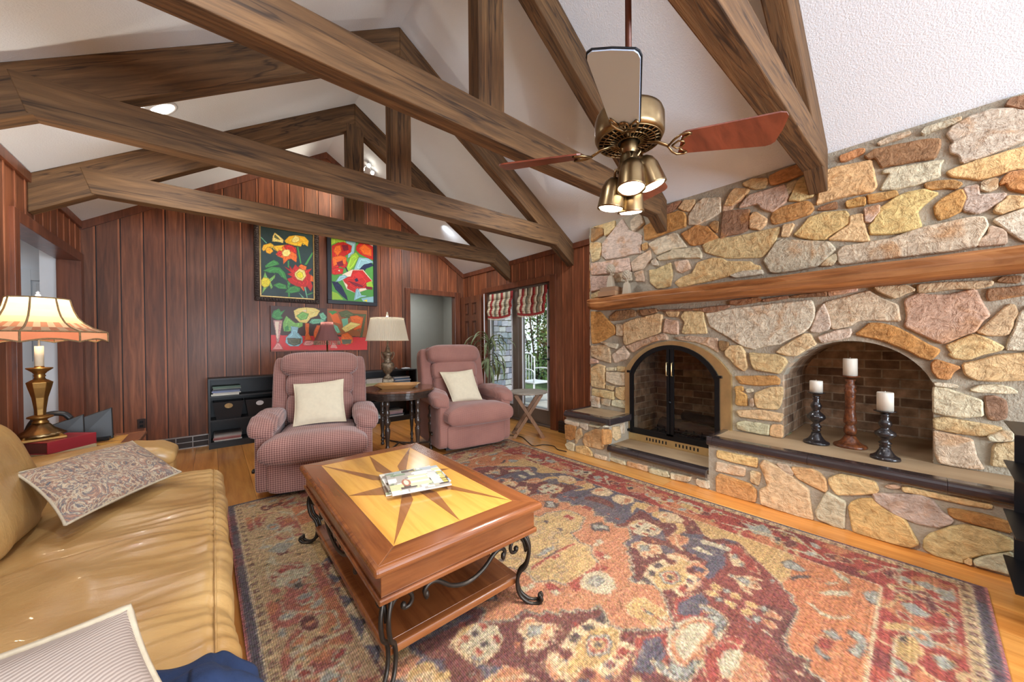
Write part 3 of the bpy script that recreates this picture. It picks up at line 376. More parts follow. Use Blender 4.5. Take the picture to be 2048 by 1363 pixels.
# front wall behind the viewpoint, with a wide unseen window band added to light the room
mb = MB(); mb.cur = (188, 188, 188)
wy0, wy1 = YF-.1, YF
WX0, WX1, WZ0, WZ1 = -.7, 3.3, .35, 2.35
mb.box(XL, WX0, wy0, wy1, 0, ZE-.02); mb.box(WX1, XR, wy0, wy1, 0, ZE-.02); mb.box(WX0, WX1, wy0, wy1, 0, WZ0); mb.box(WX0, WX1, wy0, wy1, WZ1, ZE-.02)
mb.prism([(XL, ZE-.02), (XR, ZE-.02), (XR, ZE), (XM, ZR), (XL, ZE)], lambda p, q: (p, wy0, q), lambda p, q: (p, wy1, q))
tag(mb.build('wall_front', PANEL), 'board wall', 'wall', kind='structure')
mb = MB()
for i in range(4):
    xx = WX0+(WX1-WX0)*i/3; mb.box(xx-.03, xx+.03, wy0, wy1+.01, WZ0, WZ1)
mb.box(WX0, WX1, wy0, wy1+.01, WZ0-.04, WZ0+.03); mb.box(WX0, WX1, wy0, wy1+.01, WZ1-.03, WZ1+.04)
tag(mb.build('unseen_window', WHITEP), 'white framed window band, added unseen behind the viewpoint for light', 'window', kind='structure')
# right wall behind / beside the chimney
mb = MB(); mb.cur = (188, 188, 188)
mb.box(XR, XR+.1, YF, -1.25, 0, ZE)
tag(mb.build('wall_right_front', PANEL), 'board wall beyond the chimney', 'wall', kind='structure')
# trims under the ceiling
mb = MB(); h = .085
for (xa, xb) in ((XL, XM), (XM, XR)):
    mb.hexa([(xa, YB-.022, zc(xa)-h), (xb, YB-.022, zc(xb)-h), (xb, YB+.0, zc(xb)-h), (xa, YB+.0, zc(xa)-h), (xa, YB-.022, zc(xa)), (xb, YB-.022, zc(xb)), (xb, YB, zc(xb)), (xa, YB, zc(xa))])
tag(mb.build('trim_1', TRIM), 'dark wood trim board along the gable', 'trim', kind='structure')
mb = MB(); mb.box(XR-.022, XR, 2.64, YB, ZE-.065, ZE+.004); tag(mb.build('trim_2', TRIM), 'trim above the french doors', 'trim', kind='structure')
mb = MB(); mb.box(XL, XL+.022, YF, YB, ZE-.065, ZE+.004); tag(mb.build('trim_3', TRIM), 'trim along the left wall', 'trim', kind='structure')
# casings
def casing(name, pts, label, th=.022):
    root_ = None
    for i_, b in enumerate(pts):
        mb = MB(); mb.box(*b); part_ = mb.build(name if i_ == 0 else 'casing_board', TRIM, root_ if i_ else None, bevel=.004)
        if i_ == 0: root_ = part_
    return tag(root_, label, 'trim', kind='structure')
cw = .082
casing('trim_4', [(OPB[0]-cw, OPB[0]+.005, YB-.024, YB+.1, 0, OPB[2]+cw), (OPB[1]-.005, OPB[1]+cw+.03, YB-.024, YB+.1, 0, OPB[2]+cw), (OPB[0]+.005, OPB[1]-.005, YB-.024, YB+.1, OPB[2]-.005, OPB[2]+cw)], 'reddish casing round the back doorway')
casing('trim_5', [(XR-.024, XR+.1, OPR[0]-cw-.03, OPR[0]+.003, 0, OPR[2]+cw), (XR-.024, XR+.1, OPR[1]-.003, OPR[1]+cw, 0, OPR[2]+cw), (XR-.024, XR+.1, OPR[0]+.003, OPR[1]-.003, OPR[2]-.003, OPR[2]+cw)], 'dark casing round the french doors')
casing('trim_6', [(XL-.14, XL+.024, OPL[0]-cw, OPL[0]+.005, 0, OPL[2]+cw), (XL-.14, XL+.024, OPL[1]-.005, OPL[1]+cw, 0, OPL[2]+cw), (XL-.14, XL+.024, OPL[0]+.005, OPL[1]-.005, OPL[2]-.005, OPL[2]+cw)], 'dark casing round the wide left opening')
# baseboard vents
mb = MB(); mb.box(-.66, .02, YB-.03, YB, 0, .145)
SILV = mk('silver_grille', (168, 164, 160), .35, .6)
v = empty('baseboard_vent', (-.2, YB-.03, 0), 'silver baseboard heating vent left of the black bookcase', 'vent'); ORI[v.name] = Vector((-.2, YB-.03, 0))
mb = MB(); mb.box(-.64, -.052, YB-.028, YB-.004, .0, .008); mb.box(-.64, -.052, YB-.028, YB-.004, .13, .142); mb.box(-.64, -.052, YB-.028, YB-.004, .066, .074)
for i in range(5): xx = -.64+i*.146; mb.box(xx, xx+.008, YB-.028, YB-.004, 0, .142)
mb.build('grille', SILV, v)
mb = MB(); mb.box(-.64, -.052, YB-.02, YB-.002, .002, .14); mb.build('backing', mk('vent_dark', (70, 60, 56), .6), v)
v = wthing('baseboard_vent', (XR-.03, 3.1, 0), 'dark brown baseboard vent between french doors and stone bench', 'vent')
mb = MB(); mb.box(XR-.05, XR-.002, 2.72, 3.28, 0, .15)
for i in range(3): mb.box(XR-.06, XR-.045, 2.74, 3.26, .03+i*.04, .045+i*.04)
mb.build('louvred_cover', mk('vent_brown', (52, 36, 32), .4), v, bevel=.003)
# ---------------------------------------------------------------- rooms beyond
def room(name, boxes, m, label):
    mb = MB()
    for b in boxes: mb.box(*b)
    return tag(mb.build(name, m), label, 'wall', kind='structure')
room('wall_hall', [(-2.6, -1.28, 6.20, 6.30, 0, 2.5), (-2.7, -2.6, 3.6, 6.3, 0, 2.5), (-1.30, -1.18, 5.674, 6.3, 0, 2.5), (-2.7, XL-.14, 3.5, 3.6, 0, 2.5)], mk('hall_white', (222, 226, 230), .8, var=.01), 'white hall wall beyond the left opening')
room('ceiling_hall', [(-2.7, XL-.1, 3.5, 6.3, 2.42, 2.5)], WHITEP, 'white hall ceiling')
room('wall_den', [(2.2, 2.3, YB+.1, 8.6, 0, 2.6), (2.2, 4.9, 7.7, 7.8, 0, 2.6), (4.3, 4.4, YB+.1, 7.8, 0, 2.6), (2.2, 4.4, YB+.1, 7.8, 2.5, 2.6), (3.62, 4.4, YB+.1, YB+.2, 0, 2.6), (2.2, 2.5, YB+.1, YB+.2, 0, 2.6)], GRAYW, 'gray green room beyond the back doorway')
def panel_door(name, parent, m, W, Hh, th, fx, rowz, lab=None):
    """fx(a,d,z); six recessed panels"""
    mb = MB(); st = .11
    def bx(a0, a1, z0, z1, d0, d1): mb.hexa([fx(a0, d0, z0), fx(a1, d0, z0), fx(a1, d1, z0), fx(a0, d1, z0), fx(a0, d0, z1), fx(a1, d0, z1), fx(a1, d1, z1), fx(a0, d1, z1)])
    bx(0, W, 0, Hh, 0, th*.5)
    cols_ = ((0, st), (W/2-.05, W/2+.05), (W-st, W))
    for c0, c1 in cols_: bx(c0, c1, 0, Hh, th*.5+.0005, th)
    zs = [0]+[z for r in rowz for z in r]+[Hh]
    for z0, z1 in zip(zs[::2], zs[1::2]):
        for c0, c1 in ((st, W/2-.05), (W/2+.05, W-st)): bx(c0+.0005, c1-.0005, z0, z1, th*.5+.0005, th)
    leaf = mb.build('leaf', m, parent)
    for (z0, z1) in rowz:
        for (a0, a1) in ((st, W/2-.05), (W/2+.05, W-st)):
            mb = MB()
            def bx2(a0, a1, z0, z1, d0, d1): mb.hexa([fx(a0, d0, z0), fx(a1, d0, z0), fx(a1, d1, z0), fx(a0, d1, z0), fx(a0, d0, z1), fx(a1, d0, z1), fx(a1, d1, z1), fx(a0, d1, z1)])
            bx2(a0+.035, a1-.035, z0+.035, z1-.035, th*.5, th*.85)
            mb.build('panel', m, leaf, bevel=.004)
d = wthing('door_1', (-1.7, 6.19, 0), 'white six-panel door in the hall beyond the left opening', 'door'); d['kind'] = 'structure'
panel_door('d', d, mk('hall_door_white', (206, 214, 220), .5, var=.01), .80, 2.03, .04, lambda a, dd, z: (-1.92+a, 6.20-dd-.002, z), [(.22, .92), (1.06, 1.60), (1.70, 1.92)])
d = wthing('door_2', (3.53, 5.3, 0), 'open brown six-panel door swung against the right wall', 'door'); d['kind'] = 'structure'
BROWND = wood('brown_door_wood', (92, 46, 26), (124, 66, 36), (138, 76, 42), axis=2, fine=26, rough=.35, bs=.05, coat=.2)
panel_door('d', d, BROWND, .60, 2.04, .04, lambda a, dd, z: (3.575-dd, 5.66-a, z+.01), [(.22, .92), (1.06, 1.60), (1.70, 1.92)])
mb = MB(); mb.tube([(3.53, 5.13, .98), (3.49, 5.13, .98)], .01); mb.lathe([(0, -.02), (.02, -.015), (.027, 0), (.02, .015), (0, .02)], (3.48, 5.13, .98)); mb.build('door_knob', BLACKM, d, smooth=True)
# ---------------------------------------------------------------- french doors
DARKF = mk('taupe_door_paint', (112, 98, 86), .4, var=.05)
fd = wthing('door_3', (XR, 4.22, 0), 'glazed french doors to the garden with striped roman shades', 'door'); fd['kind'] = 'structure'
GL = glass_mat('clear_glass')
y0, y1 = OPR[0]+.004, OPR[1]-.004
mid = 4.21
mb = MB(); mb.cur = (200, 200, 200)
mb.box(XR+.03, XR+.09, mid-.03, mid+.03, 0, OPR[2]); mb.box(XR+.01, XR+.10, y0, y1, 0, .03)
mb.build('mullion', DARKF, fd, bevel=.004)
for (a, b) in ((y0, mid-.032), (mid+.032, y1)):
    mb = MB(); sw = .10
    X0, X1 = XR+.035, XR+.08
    mb.box(X0, X1, a, a+sw, .032, OPR[2]-.004); mb.box(X0, X1, b-sw, b, .032, OPR[2]-.004)
    mb.box(X0, X1, a+sw, b-sw, .032, .26); mb.box(X0, X1, a+sw, b-sw, OPR[2]-.12, OPR[2]-.004)
    lf = mb.build('door_leaf', DARKF, fd, bevel=.004)
    mb = MB(); mb.box(XR+.055, XR+.06, a+sw-.01, b-sw+.01, .25, OPR[2]-.11); mb.build('glass_pane', GL, lf)
    mb = MB(); mb.box(X0-.006, X0+.004, a+sw-.018, a+sw+.0, .24, OPR[2]-.1); mb.box(X0-.006, X0+.004, b-sw, b-sw+.018, .24, OPR[2]-.1); mb.box(X0-.006, X0+.004, a+sw, b-sw, .24, .258)
    mb.build('glazing_bead', WHITEP, lf)
for zz, r_ in ((.98, .022), (1.15, .02)):
    mb = MB(); mb.tube([(XR+.035, 3.50, zz), (XR+.0, 3.50, zz)], r_, 12)
    if zz < 1: mb.tube([(XR-.0, 3.50, zz), (XR-.01, 3.50, zz), (XR-.01, 3.62, zz)], .009)
    mb.build('lever_handle' if zz < 1 else 'deadbolt', BLACKM, fd, smooth=True)
# roman shades
def shade(yc, w, label):
    t = wthing('roman_shade', (XR, yc, 1.9), label, 'window shade', 'striped roman shades on the french doors')
    mb = MB(); nst = 10
    cols = {0: (176, 44, 40), 1: (222, 208, 172), 2: (132, 124, 96), 3: (222, 208, 172)}
    zz = [2.04, 1.93, 1.90, 1.86, 1.82, 1.80, 1.76, 1.73, 1.70, 1.67]
    dx = [.01, .015, .035, .05, .045, .035, .06, .065, .055, .05]
    ws = [1.0]*6+[1.0, 1.0, .98, .96]
    for i in range(nst):
        seq = i % 4; mb.cur = cols[seq]
        for j in range(len(zz)-1):
            sag = lambda u, j_: -.03*(1-(2*u-1)**2)*(1 if j_ > 5 else .2)
            q = []
            for (u, j_) in ((i/nst, j), ((i+1)/nst, j), ((i+1)/nst, j+1), (i/nst, j+1)):
                q.append((XR+.02-dx[j_], yc+w*(u-.5)*ws[j_], zz[j_]+sag(u, j_)))
            mb.add(q, [(0, 1, 2, 3)])
    cl = mb.build('cloth', FABR, t, smooth=True)
    s = cl.modifiers.new('so', 'SOLIDIFY'); s.thickness = .006
    mb = MB(); mb.cur = (176, 44, 40)
    for i in range(16):
        u0, u1 = i/16, (i+1)/16
        sg = lambda u: -.03*(1-(2*u-1)**2)
        mb.add([(XR-.037, yc+w*(u0-.5)*.96, 1.672+sg(u0)), (XR-.037, yc+w*(u1-.5)*.96, 1.672+sg(u1)), (XR-.037, yc+w*(u1-.5)*.96, 1.640+sg(u1)), (XR-.037, yc+w*(u0-.5)*.96, 1.640+sg(u0))], [(0, 1, 2, 3)])
    b_ = mb.build('hem_band', FABR, t); s = b_.modifiers.new('so', 'SOLIDIFY'); s.thickness = .005
    mb = MB(); mb.cur = (226, 206, 170)
    for i in range(26):
        u = (i+.5)/26; yy = yc+w*(u-.5)*.96; z_ = 1.640-.03*(1-(2*u-1)**2)
        mb.tube([(XR-.037, yy, z_), (XR-.037, yy, z_-.012), (XR-.037, yy, z_-.026)], [.002, .006, .002], 6)
    mb.build('bead_fringe', FABR, t)
FABR = mk('printed_cotton', (255, 255, 255), .9, var=.03, attr=True, vs=40)
shade(4.59, .62, 'red and tan striped roman shade on the left door leaf')
shade(3.83, .60, 'red and tan striped roman shade on the right door leaf')
mb = MB(); mb.tube([(XR-.02, 5.01, 2.06), (XR-.02, 5.01, .02)], .011, 8)
tag(mb.build('curtain_rod', WHITEP, smooth=True), 'slim white pole standing at the left side of the french doors', 'rod')
# ---------------------------------------------------------------- outlet
t = wthing('wall_outlet', (-.62, YB-.01, .35), 'dark brown electrical outlet plate low on the board wall', 'outlet')
mb = MB(); mb.box(-.653, -.588, YB-.016, YB-.004, .295, .40); mb.build('cover_plate', mk('outlet_brown', (58, 36, 30), .35), t, bevel=.003)
for z_ in (.322, .366):
    mb = MB(); mb.box(-.635, -.606, YB-.020, YB-.014, z_-.012, z_+.014); mb.build('socket', BLACKM, t, bevel=.003)
# ---------------------------------------------------------------- trusses
KP = .19
def truss(y0, y1, label):
    t = wthing('roof_truss', (XM, (y0+y1)/2, ZE), label, 'roof truss', 'rough timber roof trusses under the vaulted ceiling')
    xr = XR if y0 > 2.5 else XS-.03
    rv = .285        # vertical depth of rafters
    def yy(d): return (y0-.0+d, y1-.0-d)
    # tie beam
    zb, zt = 2.43, 2.63
    ya, yb = yy(.0)
    x0t = XL+(zb-(ZE-rv))/SL; 
    mb = MB()
    P = []
    for (x, z) in ((XL+.33, zb), (XR-.33, zb), (XR-.33+(-.18), zt), (XL+.33+.18, zt)): P.append((x, z))
    lo = XL+(zb-(ZE-rv))/SL; 
    poly = [(lo-.02, zb), (XR-(lo-XL)+.02, zb), (XR-(zt-ZE)/SL-.05, zt), (XL+(zt-ZE)/SL+.05, zt)]
    mb.prism(poly, lambda a, b: (a, ya-.004, b), lambda a, b: (a, yb+.004, b))
    mb.build('tie_beam', BEAM, t, bevel=.006, wob=.006)
    for side in (0, 1):
        mb = MB()
        g = lambda x: x if side == 0 else XL+XR-x
        poly = [(XL, ZE-rv), (XL, ZE), (XM, ZR), (XM, ZR-rv)]
        if side == 1 and y0 < 2.5:
            cut = XR-xr
            poly = [(XL+cut, ZE+cut*SL-rv-.02), (XL+cut, ZE+cut*SL), (XM, ZR), (XM, ZR-rv)]
        mb.prism(poly, lambda a, b: (g(a), ya, b), lambda a, b: (g(a), yb, b))
        ob = mb.build('rafter', BEAMR if side == 0 else BEAMR2, t, bevel=.006)
    mb = MB(); mb.box(XM-KP/2, XM+KP/2, ya-.002, yb+.002, zt-.01, ZR-rv+.03)
    mb.build('king_post', BEAMZ, t, bevel=.006)
def rafter_wood(name, ang):
    m, nt, b = nodes(name)
    v = coord(nt, (1, 1, 1), (0, ang, 0)); mp = nt.nodes.new('ShaderNodeMapping'); mp.inputs['Scale'].default_value = (.07, 1, 1); nt.links.new(v, mp.inputs[0]); v = mp.outputs[0]
    g = noise(nt, v, 34, 5, .6, .6); g2 = noise(nt, v, 8, 3, .5, 1.2)
    col = mixc(nt, 1., ramp(nt, g, [(.3, lin((76, 48, 20))), (.55, lin((112, 75, 36))), (.8, lin((136, 96, 54)))]), ramp(nt, g2, [(.3, (.72, .7, .68)), (.7, (1.18, 1.15, 1.1))]), 'MULTIPLY')
    col = cracks(nt, 0, col, v)
    nt.links.new(col, b.inputs['Base Color']); b.inputs['Roughness'].default_value = .75; bump(nt, b, g, .7, .006); return m
BEAMR = rafter_wood('beam_wood_rising', math.atan(SL)); BEAMR2 = rafter_wood('beam_wood_falling', -math.atan(SL))
truss(.50, .61, 'rough brown timber truss nearest the viewer, just in front of the ceiling fan')
truss(1.70, 1.805, 'rough brown timber truss just behind the ceiling fan')
truss(3.03, 3.14, 'rough brown timber truss meeting the wall left of the stone chimney')
truss(4.325, 4.43, 'rough brown timber truss farthest back, over the recliners')
# ---------------------------------------------------------------- stone fireplace
STN, nt, b = nodes('fieldstone')
a = nt.nodes.new('ShaderNodeVertexColor'); a.layer_name = 'Col'
v = coord(nt)
n1 = noise(nt, v, 5, 5, .6, .8); n2 = noise(nt, v, 22, 5, .65, .5); n3 = noise(nt, v, 11, 5, .7, 1.5); n4 = noise(nt, coord(nt, (1, .8, 3.5), (.5, 0, 0)), 9, 6, .7, 1.8)
rust = ramp(nt, n1, [(.52, (0, 0, 0)), (.68, (1, 1, 1))])
rs = nt.nodes.new('ShaderNodeMath'); rs.operation = 'MULTIPLY'; nt.links.new(rust, rs.inputs[0]); rs.inputs[1].default_value = .62
col = mixc(nt, rs.outputs[0], a.outputs[0], lin((204, 132, 50)))
dk = ramp(nt, n3, [(.60, (0, 0, 0)), (.78, (1, 1, 1))])
dm = nt.nodes.new('ShaderNodeMath'); dm.operation = 'MULTIPLY'; nt.links.new(dk, dm.inputs[0]); dm.inputs[1].default_value = .55
col = mixc(nt, dm.outputs[0], col, lin((128, 90, 58)))
col = mixc(nt, 1., col, ramp(nt, n2, [(.3, (.70, .68, .66)), (.5, (1., 1., 1.)), (.7, (1.22, 1.21, 1.19))]), 'MULTIPLY')
col = mixc(nt, 1., col, ramp(nt, n4, [(.32, (.72, .66, .60)), (.5, (1., .99, .97)), (.68, (1.16, 1.14, 1.12))]), 'MULTIPLY')
nt.links.new(col, b.inputs['Base Color']); b.inputs['Roughness'].default_value = .85
ad = nt.nodes.new('ShaderNodeMath'); nt.links.new(n2, ad.inputs[0]); nt.links.new(n1, ad.inputs[1]); bump(nt, b, ad.outputs[0], .95, .02)
MORT = mk('mortar', (170, 158, 134), .95, var=.12, vs=18, bs=.8, bscale=70, bdist=.01)
FLAG = mk('flagstone', (190, 158, 114), .7, var=.1, vs=3, bs=.4, bscale=12, bdist=.004, stretch=(1, .35, 1), c2=(158, 126, 86))
SOOT = mk('soot', (30, 26, 24), .95)
BK1 = brickm('niche_brick_back', rot=(-PI/2, PI/2, 0), light=1.12); BK2 = brickm('niche_brick_side', light=1.1)
SCOL = {'t': (222, 188, 130), 'o': (206, 144, 72), 'y': (228, 188, 120), 'g': (210, 188, 158), 'w': (216, 202, 166), 'p': (206, 172, 134), 'b': (160, 116, 76)}
fp = wthing('stone_fireplace', (3.40, 1.2, 0), 'wide tan fieldstone fireplace with hearth, arched firebox and arched brick niche', 'fireplace')
NY0, NY1, NZ0 = .0, .778, .435            # niche
FY0, FY1, FZ0 = 1.150, 2.157, .165         # firebox opening
CY0, CY1 = -1.25, 2.665
def arc(y, y0, y1, zs, zt):
    c = (y0+y1)/2; hw = (y1-y0)/2; r = zt-zs; R = (hw*hw+r*r)/(2*r)
    return (zt-R)+math.sqrt(max(0, R*R-(y-c)**2))
nz = lambda y: arc(y, NY0, NY1, .935, 1.212)
fz = lambda y: arc(y, FY0, FY1, .925, 1.210)
ztop = lambda: zc(XS)+.01
mb = MB(); mb.cur = (172, 160, 136)
ys = sorted(set([CY0, CY1]+[round(NY0+(NY1-NY0)*i/28, 5) for i in range(29)]+[round(FY0+(FY1-FY0)*i/28, 5) for i in range(29)]))
for a_, b_ in zip(ys[:-1], ys[1:]):
    inn = a_ >= NY0-1e-5 and b_ <= NY1+1e-5; inf = a_ >= FY0-1e-5 and b_ <= FY1+1e-5
    X1 = XR+.02
    def slab(za0, za1, zb0, zb1):
        mb.hexa([(XS, a_, za0), (X1, a_, za0), (X1, b_, zb0), (XS, b_, zb0), (XS, a_, za1), (X1, a_, za1 if za1 < 1 else zc(X1)-.004), (X1, b_, zb1 if zb1 < 1 else zc(X1)-.004), (XS, b_, zb1)])
    zt = zc(XS)
    if inn: slab(nz(a_), zt, nz(b_), zt); slab(0, NZ0, 0, NZ0)
    elif inf: slab(fz(a_), zt, fz(b_), zt); slab(0, FZ0, 0, FZ0)
    else: slab(0, zt, 0, zt)
mb.build('mortar_face', MORT, fp)
# niche interior
mb = MB(); XN = 4.24
mb.box(XN, XN+.1, NY0-.1, NY1+.1, .3, 1.35); mb.build('niche_back', BK1, fp)
mb = MB()
BKS = brickm('niche_brick_jamb', rot=(-PI/2, 0, 0), light=1.12)
for a_, b_ in ((NY0-.05, NY0+.003), (NY1-.003, NY1+.05)): mb = MB(); mb.box(XS+.004, XN+.1, a_, b_, .44, 1.35); mb.build('niche_side', BKS, fp)
mb = MB()
for i in range(28):
    a_ = NY0+(NY1-NY0)*i/28; b_ = NY0+(NY1-NY0)*(i+1)/28
    mb.hexa([(XS+.01, a_, nz(a_)), (XN+.05, a_, nz(a_)), (XN+.05, b_, nz(b_)), (XS+.01, b_, nz(b_)), (XS+.01, a_, 1.4), (XN+.05, a_, 1.4), (XN+.05, b_, 1.4), (XS+.01, b_, 1.4)])
mb.build('niche_vault', BK2, fp)
# firebox interior
FBK = brickm('firebox_brick', rot=(-PI/2, PI/2, 0), light=1.0); FBS = brickm('firebox_brick_side', rot=(-PI/2, 0, 0), light=1.0)
mb = MB(); mb.box(4.05, 4.15, FY0-.1, FY1+.1, .1, 1.4); mb.build('firebox_back', FBK, fp)
for a_, b_ in ((FY0-.05, FY0+.01), (FY1-.01, FY1+.05)): mb = MB(); mb.box(XS+.012, 4.1, a_, b_, .18, 1.3); mb.build('firebox_side', FBS, fp)
mb = MB(); mb.box(XS+.02, 4.1, FY0-.05, FY1+.05, .1, FZ0+.01); mb.build('firebox_floor', SOOT, fp)
mb = MB(); mb.box(XR, 4.1, FY0-.1, FY1+.1, 1.22, 1.4); mb.build('firebox_throat', SOOT, fp)
# facing stones
def chaikin(p):
    o = []
    n = len(p)
    for i in range(n):
        x0, y0 = p[i]; x1, y1 = p[(i+1) % n]
        o += [(x0*.86+x1*.14, y0*.86+y1*.14), (x0*.14+x1*.86, y0*.14+y1*.86)]
    return o
def area(p): return sum(p[i][0]*p[(i+1) % len(p)][1]-p[(i+1) % len(p)][0]*p[i][1] for i in range(len(p)))/2
def stone(mb, poly, fx, h, col):
    if area(poly) < 0: poly = poly[::-1]
    q = []
    n = len(poly)
    for i in range(n):
        p0, p1 = Vector(poly[i]), Vector(poly[(i+1) % n]); L = (p1-p0).length
        m = max(1, int(L/.035))
        for k in range(m):
            p = p0.lerp(p1, k/m)
            j = .0022 if k else 0
            q.append((p.x+random.uniform(-j, j), p.y+random.uniform(-j, j)))
    poly = chaikin(q); n = len(poly)
    A = abs(area(poly)); ins = min(.009, math.sqrt(A)*.08)
    def inset(pl, d):
        o = []
        for i in range(len(pl)):
            a, b, c = Vector(pl[i-1]), Vector(pl[i]), Vector(pl[(i+1) % len(pl)])
            t = (c-a); t = t.normalized() if t.length > 1e-7 else Vector((1, 0))
            nrm = Vector((-t.y, t.x)); o.append((b.x+nrm.x*d, b.y+nrm.y*d))
        return o
    poly = inset(poly, -.0045)
    base = len(mb.v); j = [random.uniform(-8, 8)]
    mb.cur = tuple(max(20, min(250, c+random.uniform(-7, 7)+j[0])) for c in col)
    tx, ty = random.uniform(-.03, .03), random.uniform(-.03, .03)
    cx = sum(p[0] for p in poly)/n; cy = sum(p[1] for p in poly)/n
    hh = lambda p: h+(p[0]-cx)*tx+(p[1]-cy)*ty
    rings = [(poly, -.01, 0), (inset(poly, 0), .55, 1), (inset(poly, ins*.35), .85, 1), (inset(poly, ins), 1., 1)]
    for pl, f, _ in rings:
        for p in pl: mb.v.append(fx(p[0], p[1], -.01 if f < 0 else f*hh(p)))
    for r in range(3):
        for i in range(n):
            i2 = (i+1) % n
            mb.face((base+r*n+i, base+r*n+i2, base+(r+1)*n+i2, base+(r+1)*n+i))
    mb.face([base+3*n+i for i in range(n)])
mb = MB()
for c, p in pts2(D_W): stone(mb, p, lambda a, z, d: (XS-d, a, z), random.uniform(.018, .034), SCOL[c])
# filler stones outside the photo's right edge
for i in range(26):
    cy = random.uniform(-1.15, -.42); cz = .6+ (i//3)*.235+random.uniform(-.02, .02)
    if 1.5 < cz < 1.74 or cz > 2.5: continue
    w, h_ = random.uniform(.1, .16), random.uniform(.07, .10)
    cy = -1.08+(i % 3)*.27
    stone(mb, [(cy-w*.8, cz-h_*.9), (cy+w*.6, cz-h_), (cy+w*.8, cz+h_*.2), (cy+w*.3, cz+h_), (cy-w*.7, cz+h_*.8)], lambda a, z, d: (XS-d, a, z), .025, SCOL[random.choice('togyw')])
# stones on the exposed side of the breast
for i in range(9):
    z0 = .50+i*.225
    if 1.5 < z0 < 1.66: pass
    stone(mb, [(XS+.004, z0), (XR-.006, z0+.01), (XR-.006, z0+.17), (XS+.006, z0+.20)], lambda a, z, d: (a, CY1+d, z), .012, SCOL[random.choice('togw')])
mb.build('facing_stones', STN, fp)
# hearth masses: low middle, raised both sides
XH = 3.105; YA, YBn = 1.19, 2.13
mb = MB(); mb.cur = (172, 160, 136)
mb.box(XH, XS+.02, CY0, YA, 0, .40); mb.box(XH, XS+.02, YA, YBn, 0, .12); mb.box(XH-.03, XR, YBn, 2.70, 0, .40)
mb.build('hearth_mortar', MORT, fp)
mb = MB()
for c, p in pts2(D_H):
    off = 0
    cyy = sum(q[0] for q in p)/len(p)
    X0 = XH-.03 if cyy > YBn else XH
    stone(mb, p, lambda a, z, d: (X0-d, a, max(z, .003)), random.uniform(.014, .026) if cyy < YBn else .02, SCOL[c])
for c, p in pts2(D_S):
    stone(mb, p, lambda a, z, d: (a, YBn-d, z), .016, SCOL[c])
for i in range(6):
    y = -1.1+i*.14
    stone(mb, [(y-.06, .03), (y+.06, .02), (y+.055, .2), (y-.05, .19)], lambda a, z, d: (XH-d, a, z), .02, SCOL['t']); stone(mb, [(y-.05, .22), (y+.06, .21), (y+.05, .37), (y-.06, .38)], lambda a, z, d: (XH-d, a, z), .02, SCOL['y'])
stone(mb, [(YA-.0+.0, .0)], lambda a, z, d: (0, 0, 0), .01, SCOL['t']) if False else None
# inner end face of the raised right hearth, facing the low hearth
mb.build('hearth_stones', STN, fp)
mb = MB()
mb.box(3.12, XS+.0, CY0, YA-.03, .40, .436); mb.box(XS, XN, NY0, NY1, .36, .436)
mb.box(3.12, XS, YA-.02, YBn+.02, .12, .166)
mb.box(3.11, XR, YBn+.03, 2.66, .40, .436)
mb.build('hearth_slab', FLAG, fp, bevel=.004)
def nose(name, path, r=.034, h=.07):
    mb = MB(); pts = [Vector(p) for p in path]
    for s0, s1 in zip(pts[:-1], pts[1:]):
        d = (s1-s0); L = d.length; d.normalize(); side = Vector((d.y, -d.x, 0)); k = 0.; tl = .6
        # outward = side pointing to room (-x) or -y
        a = 0.
        while a < L-1e-4:
            e = min(L, a+tl); q0 = s0+d*(a+.001); q1 = s0+d*(e-.001)
            prof = []
            for i in range(9):
                an = -PI/2+PI*i/8
                prof.append((math.cos(an)*.036, math.sin(an)*h/2))
            prof += [(-.06, h/2), (-.06, h/2-.012), (-.004, h/2-.012), (-.004, -h/2)]
            n = len(prof); b0 = len(mb.v)
            for q in (q0, q1):
                for (o_, z_) in prof: mb.v.append(tuple(q+side*(-o_ if path_flip else o_)+Vector((0, 0, z_))))
            for i in range(n): mb.face((b0+i, b0+(i+1) % n, b0+n+(i+1) % n, b0+n+i))
            mb.face(list(range(b0, b0+n))[::-1]); mb.face(list(range(b0+n, b0+2*n)))
            a = e
    return mb.build(name, TILE, fp)
path_flip = True
XT = 3.072
nose('tile_edge', [(XT+.02, YA+.0, .405), (XT+.02, CY0, .405)][::-1])
nose('tile_edge', [(XT+.0, YA-.0, .135), (XT+.0, YBn-.0, .135)])
nose('tile_edge', [(XT-.02, YBn-.02, .405), (XT-.02, 2.69, .405)])
path_flip = False
nose('tile_edge', [(3.42, YBn+.0, .405), (XT-.03, YBn+.0, .405)][::1]) if False else None
mb = MB(); mb.box(XT-.045, 3.47, YBn-.045, YBn+.03, .372, .441); mb.build('tile_edge', TILE, fp, bevel=.012, seg=3)
mb = MB(); mb.box(XT+.01, 3.46, YA-.035, YA+.012, .372, .441); mb.build('tile_edge', TILE, fp, bevel=.008, seg=3)
mb = MB(); mb.box(XT-.0, XR-.01, 2.665, 2.72, .372, .441); mb.build('tile_edge', TILE, fp, bevel=.008, seg=3)
